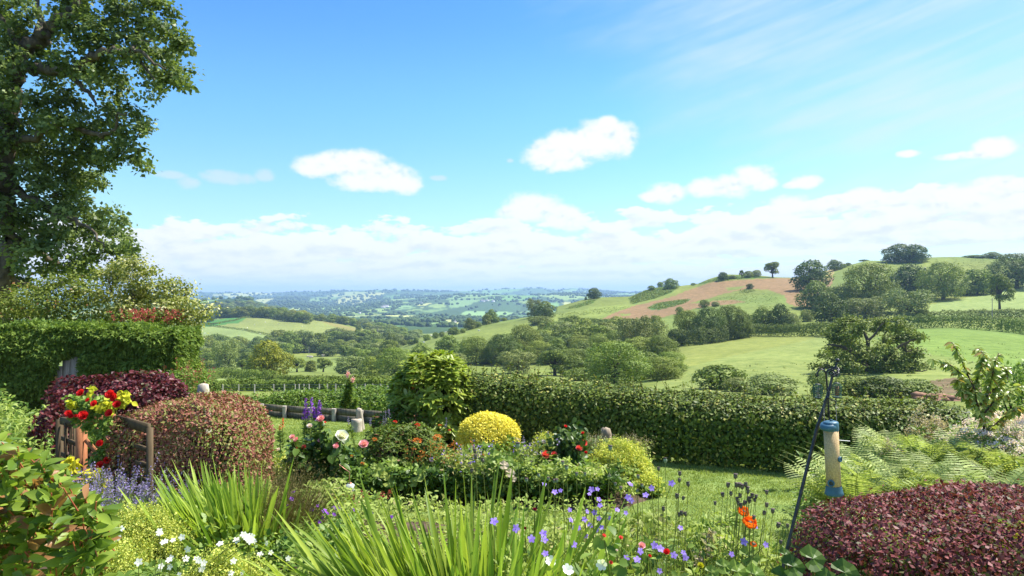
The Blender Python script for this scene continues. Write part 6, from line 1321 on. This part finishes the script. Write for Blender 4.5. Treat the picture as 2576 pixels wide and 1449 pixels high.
# orange poppies
def poppyflower(px, py, r, Y, label, seed):
    rng = np.random.default_rng(seed); w = W(px, py, Y); root = empty('orange_poppy', w, label, 'poppy'); R = r/F*Y; g = G()
    ax = nrmz(np.array([.1, -.5, .8])); g.lathe([(.001, -R*.55), (R*.5, -R*.45), (R*.85, -R*.1), (R*.98, R*.25), (R*.9, R*.55)], k=18, axis=ax); g.v[-1] = g.v[-1]*(1+.07*np.sin(np.arctan2(g.v[-1][:, 1], g.v[-1][:, 0])*5))[:, None]+rng.normal(0, R*.035, g.v[-1].shape)
    for k, cup, L_, nn in ((4, .75, 1.0, 1), (4, 1.3, .9, 2)):
        a = rng.uniform(0, 6.28)+np.arange(k)/k*6.28; ax = nrmz(np.array([.1, -.45, .85])); x = nrmz(np.cross(ax, [0, 1, 0])); y = np.cross(ax, x); d = np.cos(a)[:, None]*x+np.sin(a)[:, None]*y+ax*cup
        ribbon(g, np.repeat((-ax*R*.5)[None], k, 0), d, np.repeat(ax[None], k, 0), R*1.1*L_, R*1.7, [.3, .9, 1.15, 1.2, 1.0], curl=.25, r=rng.random(k))
    g.build('petals', MATS['orange_petal'], root); g = G(); g.lathe([(0, -.012), (.010, -.004), (.011, .006), (0, .012)], k=10); g.build('seed_pod', capm, root); g = G(); g.tube([-np.array([0, 0, R*.5]), [0, .02, -(w[2]-.4)]], .003, 5); g.build('stem', MATS['stalk'], root)
poppyflower(1870, 1288, 14, 3.45, 'upper orange poppy, partly hidden by the seed heads', 181); poppyflower(1886, 1316, 17, 3.2, 'lower and larger orange poppy, wide open', 182); poppyflower(1895, 1370, 8, 3.2, 'small crumpled orange-red poppy below the two open ones', 183)
rosebush('knautia_plant', at(1340, 3.9, .3), (.06, .05, .3), 3, 40, .05, 'lush', [(1345,1281,5,'maroon'),(1321,1329,4,'maroon')], 3.8, 'thin plant with two dark maroon pompon flowers above the sword leaves', 184); COL.objects['knautia_plant']['category'] = 'flower'
sprays('onion_seed_head', at(1765, 3.9, .3), (.02, .02, .56), 3, 1, 'beige_petal', 'seed_head', 'dried pale starry seed head on a tall stalk against the lawn', 'plant', 185, dots=60, dl=.02, leaves=10, tall=.08)
sprays('sweet_william', at(905, 6.4, .15), (.22, .1, .22), 30, 1, 'red_spray', 'blossom', 'low dusky red flower clusters beside the glass globe lamp', 'flower', 187, dots=14, dl=.016, leaves=300, tall=.2)
sprays('feathery_plant', at(1180, 7.3, .05), (.25, .15, .62), 26, 1, 'violet_petal', 'blossom', 'tall airy stems with tiny lilac flowers before the golden dome', 'plant', 188, lf='lush_pale', dots=5, dl=.022, leaves=700, tall=.15)
sprays('columbine_stalks', at(1330, 7.6, .05), (.2, .15, .60), 22, 1, 'lavender_petal', 'blossom', 'thin stalks with small mauve flowers between the golden dome and the coral roses', 'plant', 189, lf='lush_pale', dots=4, dl=.022, leaves=400, tall=.1)
sprays('bronze_leaved_plant', at(1090, 7.5, .05), (.3, .15, .55), 40, 1, 'rust_petal', 'shoot_tips', 'reddish shoot tips rising through the orange-flowered shrub', 'plant', 190, lf='euphorbia', dots=9, dl=.016, leaves=700, tall=.12)
# leafy poppy foliage
rng = np.random.default_rng(186); root = empty('poppy_foliage', at(1845, 3.6, .3), 'toothed grey-green poppy leaves around the orange poppies', 'plant'); g = G(); n = 60; b = np.stack([rng.normal(0, .16, n), rng.normal(0, .1, n), rng.uniform(0, .2, n)], 1); d = nrmz(jit(rng, n, .5)+np.array([0, -.1, 1.])); L_ = rng.uniform(.2, .36, n)
ribbon(g, b, d, nrmz(jit(rng, n, 1)), L_, .02, [.5, 1, .6, .1], droop=.3, r=rng.random(n))
for s_ in (-1, 1):
    for t_ in (.3, .45, .6, .75): sd_ = nrmz(np.cross(d, np.array([0, 1., .2])))*s_; ribbon(g, b+d*(L_*t_)[:, None]-np.array([0, 0, 1])*(.3*L_*t_**2)[:, None], d*.6+sd_, nrmz(jit(rng, n, .5)+np.array([0, -.5, .5])), L_*.28, .02, [.7, 1, .1], droop=.2, r=rng.random(n))
g.build('leaves', MATS['lush'], root)

# ---- glass globe on a stake
gl_ = bpy.data.materials.new('crackle_glass'); gl_.use_nodes = True; p_ = gl_.node_tree.nodes['Principled BSDF']; p_.inputs['Base Color'].default_value = rgb(.85, .88, .82); p_.inputs['Transmission Weight'].default_value = .55; p_.inputs['Roughness'].default_value = .12; p_.inputs['IOR'].default_value = 1.2
copper = solid('copper', (.35, .16, .09), (.45, .24, .15), 30, .4, metal=.7); root = empty('glass_globe_stake', W(881, 1230, 6.2), 'clear glass globe lamp with a copper cap on a garden stake', 'garden lamp')
R = 14/F*6.5; g = G(); th_ = np.linspace(.25, PI-.2, 16); g.lathe([(R*math.sin(a), R*math.cos(a)) for a in th_], k=24); g.build('glass_globe', gl_, root, smooth=True)
g = G(); g.lathe([(.001, R*1.12), (R*.25, R*1.08), (R*.36, R*.93), (R*.30, R*.88)], k=16); g.build('cap', copper, root); g = G(); g.lathe([(R*.3, -R*.92), (R*.34, -R*.98), (R*.1, -R*1.1), (.001, -R*1.1)], k=16); g.build('collar', copper, root)
zb = float(gz(0, 6.5))-W(881, 1234, 6.5)[2]; g = G(); g.tube([[0, 0, -R], [0, 0, zb]], .005, 6); g.build('stake', copper, root); g = G(); hk = P2L(root, 874, 1165, 6.5); g.tube([[0, 0, R*1.1], [-.01, 0, .09], [-.005, 0, .15], [hk[0], 0, .22], [hk[0]+.005, 0, hk[2]]], .004, 5); g.build('hook', copper, root)

# ---- ferns
def fernproto(seed):
    rng = np.random.default_rng(seed); root = bpy.data.objects.new('fern', None); COL.objects.link(root)
    for f in range(14):
        a = f/14*6.28+rng.uniform(-.3, .3); el = rng.uniform(1.08, 1.52); L_ = rng.uniform(.55, .85); m = 30; t_ = np.linspace(0, 1, m); hd = np.array([math.cos(a), math.sin(a), 0]); ph_ = el-t_*1.0
        st = np.cumsum(np.stack([np.cos(ph_)*hd[0], np.cos(ph_)*hd[1], np.sin(ph_)], 1)*L_/m, 0); tg2 = nrmz(np.gradient(st, axis=0)); sdv = np.array([-hd[1], hd[0], 0]); nr = nrmz(np.cross(tg2, sdv)); nr *= np.sign(nr[:, 2:3]+1e-6); g = G(); g.tube(st, np.linspace(.004, .001, m), 4, cap=False)
        wl = .19*np.sin(np.clip(t_*1.05+.12, 0, 1)*PI)**.8*L_/.7
        for s_ in (-1, 1):
            k = slice(3, m); N = m-3; pd = nrmz(sdv*s_+tg2[k]*.35-np.array([0, 0, .1])); ribbon(g, st[k], pd, nr[k]+jit(rng, N, .12), wl[k], .019*(.5+.5*np.sin(t_[k]*PI)), [.9, .55, 1, .5, .9, .4, .7, .3, .45, .1], droop=.14, r=rng.random(N))
        g.build('frond', MATS['fern'], root)
    return root
fA, fB = fernproto(191), fernproto(192)
fl = [(2110,5.6,'fern nearest the lawn, just behind the seed feeder'),(2200,5.3,'fern immediately right of the seed feeder tube'),(2290,5.2,'fern above the middle of the dark red berberis'),(2180,6.2,'fern at the back, against the shaded end of the beech hedge'),(2380,5.3,'large pale fern beneath the beige flower plumes'),(2330,5.9,'fern in the middle of the fern bed'),(2460,5.4,'fern in front of the pink-white valerian'),(2420,6.1,'fern half hidden below the valerian'),(2550,5.6,'fern at the edge of the photo above the berberis'),(2090,4.9,'small fern hanging towards the lawn over the berberis corner'),(2240,6.6,'tall fern at the back near the sword leaves'),(2520,6.4,'fern in the depth of the bed at the edge of the photo'),(2255,4.6,'low fern just above the berberis next to the feeder base'),(2420,4.7,'low fern just above the crest of the berberis'),(2150,5.1,'fern touching the lower end of the seed feeder tube'),(2330,5.0,'arching fern over the left crest of the berberis'),(2240,5.7,'fern with tall upright fronds behind the feeder side'),(2500,4.9,'fern leaning over the far crest of the berberis'),(2370,5.7,'fern just under the lower plumes'),(2290,6.2,'fern at the back beneath the plumes'),(2470,5.9,'fern under the pink-white flower heads')]
for i, (px, Y, lab) in enumerate(fl):
    src = (fA, fB)[i % 2]
    if i < 2: r = src
    else:
        r = src.copy(); COL.objects.link(r)
        for ch in src.children: c_ = ch.copy(); COL.objects.link(c_); c_.parent = r
    r.location = tuple(float(a) for a in at(px, Y, .30+.1*(i % 3))); r.rotation_euler = (0, 0, i*1.7); s = [1.0, 1.05, .9, 1.1][i % 4]*(.6 if px == 2090 else 1); r.scale = (s, s, s); tag(r, lab, 'fern', 'ferns in the bed behind the berberis')
# ---- valerian, plumes, small white flowers
def heads(name, c, R, n, fm, label, seed, hd=.045, lf='lush', leaves=2500, cat='plant', flat=.45):
    rng = np.random.default_rng(seed); root = empty(name, c, label, cat); gs = G(); gf = G(); gl = G(); R = np.array(R)
    a = rng.uniform(0, 6.28, n); q = np.sqrt(rng.random(n)); tp_ = np.stack([np.cos(a)*q*R[0], np.sin(a)*q*R[1], R[2]*(1-.35*q**2)*rng.uniform(.72, 1.05, n)], 1)
    for k in range(n): gs.tube([tp_[k]*np.array([.5, .5, 0]), tp_[k]*np.array([.8, .8, .6]), tp_[k]], [.003, .002, .0015], 4, cap=False)
    m = 60; p = np.repeat(tp_, m, 0)+rng.normal(0, 1, (n*m, 3))*np.array([hd*.5, hd*.5, hd*.5*flat]); N = len(p); d = nrmz(rng.normal(size=(N, 3))+np.array([0, 0, .5])); diamonds(gf, p, d, nrmz(np.cross(d, rng.normal(size=(N, 3)))), np.full(N, .017), np.full(N, .014), rng.random(N))
    q = leaves; p = np.stack([rng.normal(0, R[0]*.55, q), rng.normal(0, R[1]*.55, q), R[2]*rng.uniform(.1, .88, q)], 1); nr = nrmz(jit(rng, q, .5)+np.array([0, -.3, .8])); dd = nrmz(np.cross(nr, rng.normal(size=(q, 3)))); ribbon(gl, p, dd, nr, .07, .022, [.4, 1, .7, .1], droop=.2, r=rng.random(q))
    gs.build('stems', MATS['stalk'], root); gl.build('foliage', MATS[lf], root); gf.build('flower_heads', MATS[fm], root); return root
heads('valerian', at(2530, 6.2, .1), (.60, .5, 1.02), 330, 'blush_petal', 'broad mass of pale pink and white flower heads below the young cherry', 201, hd=.05)
heads('valerian', at(2660, 5.6, .1), (.5, .4, .95), 110, 'blush_petal', 'pink-white flower heads at the very edge of the photo', 202, hd=.05)
heads('astilbe', at(2335, 6.6, .1), (.24, .2, .98), 60, 'beige_petal', 'faded beige flower plumes above the ferns', 203, hd=.06, leaves=300, flat=1)
heads('astilbe', at(2265, 5.9, .1), (.20, .15, .86), 26, 'beige_petal', 'lower faded plumes among the ferns beside the seed feeder', 204, hd=.055, leaves=200, flat=1)
heads('white_flowered_plant', at(2105, 5.9, .1), (.18, .15, .66), 26, 'white_petal', 'small white-flowered plant behind the seed feeder tube', 205, hd=.03, leaves=500)
# ---- young cherry tree
Yt = 6.1; ch_l = []; ch_s = []; rng = np.random.default_rng(211); root = empty('young_cherry_tree', at(2480, Yt, .1), 'young cherry tree with drooping bronze-tipped leaves at the edge of the photo', 'tree'); o3 = np.array(root.location); gs = G(); gl = G()
def K(X, Yv): return (1932+X*.25, 838.5+Yv*.25)
for lst, r0 in (([(2190,1400),(2170,900),(2100,700),(2080,560),(2010,420),(1950,280),(1890,150),(1850,90)], .014), ([(2090,600),(2010,480),(1930,400),(1850,330),(1760,290),(1650,260)], .009), ([(2080,560),(2120,420),(2160,300),(2170,210),(2120,150)], .008), ([(2140,720),(2220,560),(2260,400),(2290,280),(2320,200)], .009), ([(2200,640),(2320,520),(2400,400),(2380,330)], .008), ([(2180,800),(2300,660),(2420,600),(2560,520)], .009), ([(2170,860),(2050,700),(2000,620),(1950,560)], .008), ([(2190,1000),(2350,860),(2500,760),(2600,720)], .009), ([(2050,540),(1960,520),(1900,470)], .006)):
    P_ = np.array([W(*K(*q_), Yt+.15*math.sin(i*2)) for i, q_ in enumerate(lst)])-o3; gs.tube(P_, np.linspace(r0, .003, len(P_)), 6)
    seg = np.linspace(0, len(P_)-1.001, 46); i = seg.astype(int); f = (seg-i)[:, None]; p = P_[i]*(1-f)+P_[i+1]*f; keep_ = p[:, 2] > .75*1.0; p = np.repeat(p[keep_], 3, 0); n = len(p); d = nrmz(jit(rng, n, 1)*np.array([1, 1, .3])+np.array([0, -.1, -.45])); nr = nrmz(jit(rng, n, .5)+np.array([.3, -.5, .7])); l = rng.uniform(.04, .078, n)
    ribbon(gl, p, d, nr, l, l*.48, [.2, .85, 1, .7, .08], droop=.25, r=rng.random(n), fold=.3)
leaf('cherry', (.16, .27, .06), (.40, .48, .20), .35, .3, .6, c=(.42, .30, .09), third=.07)
gs.build('trunk', twig, root); gl.build('foliage', MATS['cherry'], root)
mound('hedge_bush', at(2620, 9.0), (.7, .5, 1.3), 5000, .05, 'lush', 'leafy bush behind the young cherry at the edge of the photo', 'shrub', seed=212, wob=.1)
sprays('bank_plants', at(2360, 8.6), (.5, .5, .55), 60, 1, 'beige_petal', 'seed_heads', 'rough grass and weeds on the bank past the end of the beech hedge', 'weeds', 213, leaves=2600, dots=6)

# ---- big-leaved shrub at the near left corner
rng = np.random.default_rng(221); root = empty('glossy_shrub', np.array([-1.35, 1.9, .0]), 'glossy large-leaved shrub with red stalks filling the near corner', 'shrub'); o3 = np.array(root.location); gs = G(); gl = G(); tips = []
for k in range(560):
    px = rng.uniform(-330, 262); lim = 1088+max(0, px-20)*.72; py = lim+18+abs(rng.normal(0, 1))*200 if k > 60 else lim+rng.uniform(10, 40); Y = rng.uniform(1.55, 2.35)
    if py > 1620: continue
    tips.append(W(px, py, Y)-o3)
tips = np.array(tips)
stm = solid('red_stalk', (.30, .07, .03), (.42, .14, .05), 20, .5)
for k, tp_ in enumerate(tips):
    st = tp_-np.array([rng.normal(0, .014), rng.normal(0, .014)-.02, rng.uniform(.05, .09)]); gs.tube([st, (st+tp_)/2+jit(rng, 1, .006)[0], tp_], [.002, .0017, .0015], 6)
    q = 11; d = nrmz(jit(rng, q, .8)*np.array([1, 1, .35])+np.array([.15, -.1, .5])); p = np.repeat(tp_[None], q, 0)-np.array([0, 0, 1.])*rng.uniform(0, .09, q)[:, None]; nr = nrmz(np.cross(d, rng.normal(size=(q, 3)))+np.array([.2, -.6, .9])); l = rng.uniform(.034, .066, q)
    ribbon(gl, p, d, nr, l, l*.42, [.15, .6, .95, 1, .8, .45, .03], droop=.22, r=rng.random(q), fold=.28)
for k in range(9): e = tips[rng.integers(len(tips))]*.8; gs.tube([[rng.normal(0, .1), rng.normal(.25, .08), 0], [e[0]*.5, e[1]*.5+.2, e[2]*.5], e-np.array([0, -.1, .15])], [.010, .006, .003], 6)
n = 2600; p = np.stack([rng.uniform(-1.0, .55, n), rng.uniform(.0, .6, n), rng.uniform(.2, 1.25, n)], 1); p[:, 2] = np.minimum(p[:, 2], 1.42-.75*np.clip(p[:, 0]-.05, 0, 1)-.0); kk = p[:, 2] < 1.35-1.1*np.maximum(p[:, 0]+.1, 0); p = p[kk]; n = len(p); d = nrmz(jit(rng, n, 1)); ribbon(gl, p, d, nrmz(jit(rng, n, .5)+np.array([0, -.5, .6])), .065, .028, [.2, .95, 1, .6, .05], droop=.2, r=rng.random(n)*.5, fold=.2)
gs.build('stalks', stm, root); gl.build('foliage', MATS['laurel'], root, smooth=True)

# ---- feeder pole (near) with the blue-capped seed feeder
iron = solid('black_iron', (.018, .018, .02), (.05, .05, .055), 40, .35, .5, metal=.4)
Yp = 3.05; root = empty('feeder_pole', W(1948, 1560, 2.95), 'leaning black iron feeder pole with a twisted basket and ball finial', 'pole'); o3 = np.array(root.location)
def R8(X, Yv): return (1932+X*.25, 838.5+Yv*.25)
Pp = [W(1948,1560,2.95), W(1965,1449,2.98), W(1990,1340,3.0), W(2027,1190,3.03), W(*R8(500,930),Yp), W(*R8(570,720),Yp), W(*R8(620,560),Yp), W(*R8(648,430),Yp)]
g = G(); g.tube(np.array(Pp)-o3, [.0085, .0085, .008, .0075, .0075, .0075, .007, .006], 8); g.build('shaft', iron, root)
g = G(); a_, b_ = W(*R8(650,440),Yp)-o3, W(*R8(683,330),Yp)-o3
for k in range(4):
    t_ = np.linspace(0, 1, 14); ph_ = k*PI/2+t_*PI*1.1; rr_ = .021*np.sin(t_*PI); g.tube(a_+(b_-a_)*t_[:, None]+np.stack([np.cos(ph_)*rr_, np.sin(ph_)*rr_, 0*rr_], 1), .0032, 6)
g.build('twisted_basket', iron, root)
g = G(); fb = W(*R8(700,272),Yp)-o3; g.tube([b_, (b_+fb)/2, fb], [.005, .0035, .004], 6); th_ = np.linspace(.05, PI-.05, 9); g.lathe([(.0088*math.sin(a), .0088*math.cos(a)) for a in th_], fb, 14); g.build('ball_finial', iron, root)
g = G(); g.tube(np.array([W(*R8(q_[0], q_[1]), Yp-.01) for q_ in [(600,560),(615,600),(622,585),(612,640),(575,668),(562,700)]])-o3, .0032, 6); g.tube(np.array([W(*R8(q_[0], q_[1]), Yp-.02) for q_ in [(600,640),(612,655),(650,672),(680,682),(684,700)]])-o3, .0032, 6); g.build('hook', iron, root)
bluep = solid('blue_plastic', (.025, .085, .135), (.05, .14, .20), 14, .45, .4); seedm = solid('seed_mix', (.34, .22, .09), (.60, .41, .19), 220, .6, .4, detail=8)
Yf_ = 2.95; root = empty('seed_feeder', W(2088, 1066, Yf_), 'tube seed feeder with a blue cap and base, full of pale seed', 'bird feeder'); o3 = np.array(root.location); s = Yf_/F
top_ = W(2090, 1076, Yf_)-o3; bot_ = W(2098, 1234, Yf_)-o3; axis = nrmz(top_-bot_); Lh = np.linalg.norm(top_-bot_); R = 17.4*s
tube_m = bpy.data.materials.new('clear_tube'); tube_m.use_nodes = True; p_ = tube_m.node_tree.nodes['Principled BSDF']; p_.inputs['Base Color'].default_value = rgb(.95, .93, .88); p_.inputs['Alpha'].default_value = .04; p_.inputs['Roughness'].default_value = .15
g = G(); g.lathe([(.0001, 0), (R, 0), (R, Lh), (.0001, Lh)], bot_, 40, axis); g.build('seed_fill', seedm, root, smooth=False)
g = G(); g.lathe([(R*1.04, 0), (R*1.04, Lh)], bot_, 40, axis); g.build('clear_tube', tube_m, root, smooth=True)
g = G(); g.lathe([(R*1.03, -.012), (R*1.07, -.006), (R*1.07, .020), (R*1.02, .025), (R*.8, .028), (.0001, .030)], top_, 40, axis); g.box(top_+np.array([.001, -.001, .033]), (.012, .004, .006)); cpo = g.build('cap', bluep, root, smooth=False)
g = G(); g.lathe([(.0001, .0185), (R*.9, .0180), (R*1.12, .010), (R*1.18, .001), (R*1.14, -.004), (R*1.0, -.003)], top_+np.array([-.012, -.004, -.004])+axis*.008, 32, axis+np.array([-.16, -.18, 0])); g.build('cap_lid', bluep, root)
g = G(); g.lathe([(R*1.06, .022), (R*1.10, .012), (R*1.18, -.002), (R*1.30, -.013), (R*1.2, -.018), (.0001, -.024)], bot_, 40, axis); g.build('base_tray', bluep, root)
for (px, py, rr_) in ((2106, 1152, 1.0), (2082, 1212, 1.15), (2094, 1116, 0)):
    if rr_ == 0: continue
    w = W(px, py, Yf_)-o3; outv = nrmz(np.array([(.62 if px > 2098 else -.66), -.75, 0])); c_ = bot_+(top_-bot_)*((1234-py)/158)+outv*R*1.0
    g = G(); g.lathe([(.0095*rr_, -.004), (.0125*rr_, .002), (.0125*rr_, .007), (.008*rr_, .008), (.0075*rr_, .001)], c_, 16, outv); pt_ = g.build('feeding_port', bluep, root); g = G(); g.lathe([(.0001, .0035), (.0078*rr_, .003)], c_, 14, outv); g.build('opening', iron, pt_)  # black disc paints in the dark of each port hole
g = G(); g.tube([bot_+axis*Lh*.80+np.array([R, 0, 0]), bot_+axis*Lh*.80+np.array([R+.045, -.01, -.002])], .0022, 6); g.build('perch', solid('perch_metal', (.55, .54, .52), None, 9, .3, metal=.8), root)
g = G(); c1_, c2_ = top_+np.array([-R*.95, 0, .02]), top_+np.array([R*.85, 0, .02]); g.tube([c1_, W(*R8(562,700),Yp-.01)-o3], .0006, 4); g.tube([c2_, W(*R8(684,700),Yp-.02)-o3], .0006, 4); g.build('hanging_wire', solid('steel_wire', (.2, .2, .2), None, 9, .5), root)
# ---- far double crook with two caged feeders
Yk = 8.0; root = empty('double_crook', at(2084, Yk), 'slender black double crook carrying two caged feeders before the beech hedge', 'pole'); o3 = np.array(root.location)
g = G(); g.tube(np.array([at(2088, Yk), W(*R8(615,850),Yk), W(*R8(597,560),Yk), W(*R8(583,400),Yk)])-o3, .011, 7); g.build('stem', iron, root)
for lst in ([(583,405),(575,385),(560,370),(540,363),(518,368),(502,388),(494,412),(484,404),(480,418),(488,434),(502,430),(504,412)], [(583,405),(590,385),(605,368),(625,360),(650,368),(672,390),(686,415),(696,408),(698,422),(690,434)]):
    g = G(); g.tube(np.array([W(*R8(*q_), Yk) for q_ in lst])-o3, .009, 7); g.build('hook', iron, root)
gw = solid('green_wire', (.03, .10, .06), (.05, .14, .08), 20, .5); roofm2 = solid('feeder_lid', (.05, .06, .06), None, 20, .5); peanut = solid('peanuts', (.30, .08, .035), (.50, .22, .11), 60, .8); fat = solid('fat_balls', (.42, .33, .26), (.62, .52, .42), 40, .8)
for (cx_, yt, yb, lab, fill, hw) in ((502, 512, 645, 'caged feeder with pale fat balls on the outer hook of the double crook', fat, 44), (692, 500, 640, 'caged feeder with red-brown peanuts on the inner hook of the double crook', peanut, 44)):
    px, pt = R8(cx_, yt); _, pb = R8(cx_, yb); w = W(px, pb, Yk); root = empty('caged_feeder', w, lab, 'bird feeder'); H = (pb-pt)*Yk/F; Rr = hw*.25*Yk/F; g = G()
    for k in range(14): a = k/14*6.28; g.tube([[math.cos(a)*Rr, math.sin(a)*Rr, 0], [math.cos(a)*Rr, math.sin(a)*Rr, H*.75], [math.cos(a)*Rr*.8, math.sin(a)*Rr*.8, H*.93], [math.cos(a)*Rr*.3, math.sin(a)*Rr*.3, H]], .0036, 4)
    for z in np.linspace(.0, .75, 6): a = np.linspace(0, 6.283, 20); g.tube(np.stack([np.cos(a)*Rr, np.sin(a)*Rr, 0*a+H*z], 1), .0036, 4)
    g.build('cage', gw, root)
    if fill is peanut: g = G(); g.lathe([(.0001, .01), (Rr*.42, .012), (Rr*.44, H*.75), (.0001, H*.76)], k=14); g.build('peanut_fill', fill, root)
    else:
        for j in range(3): g = G(); th_ = np.linspace(.05, PI-.05, 8); g.lathe([(Rr*.40*math.sin(a), Rr*.40*math.cos(a)) for a in th_], (0.006*(-1)**j, 0, Rr*.45+j*Rr*.75), 12); g.build('fat_ball', fill, root)
    g = G(); g.lathe([(.0001, H*1.05), (Rr*.5, H*1.02), (Rr*.6, H*.97), (.0001, H*.96)], k=16); g.lathe([(.0001, .0), (Rr*.7, .002), (Rr*.7, -.014), (.0001, -.015)], k=16); g.build('lid', roofm2, root)
    g = G(); g.tube([[0, 0, H*1.04], [0, 0, H*1.04+.06]], .0025, 4); g.build('hanger', iron, root)
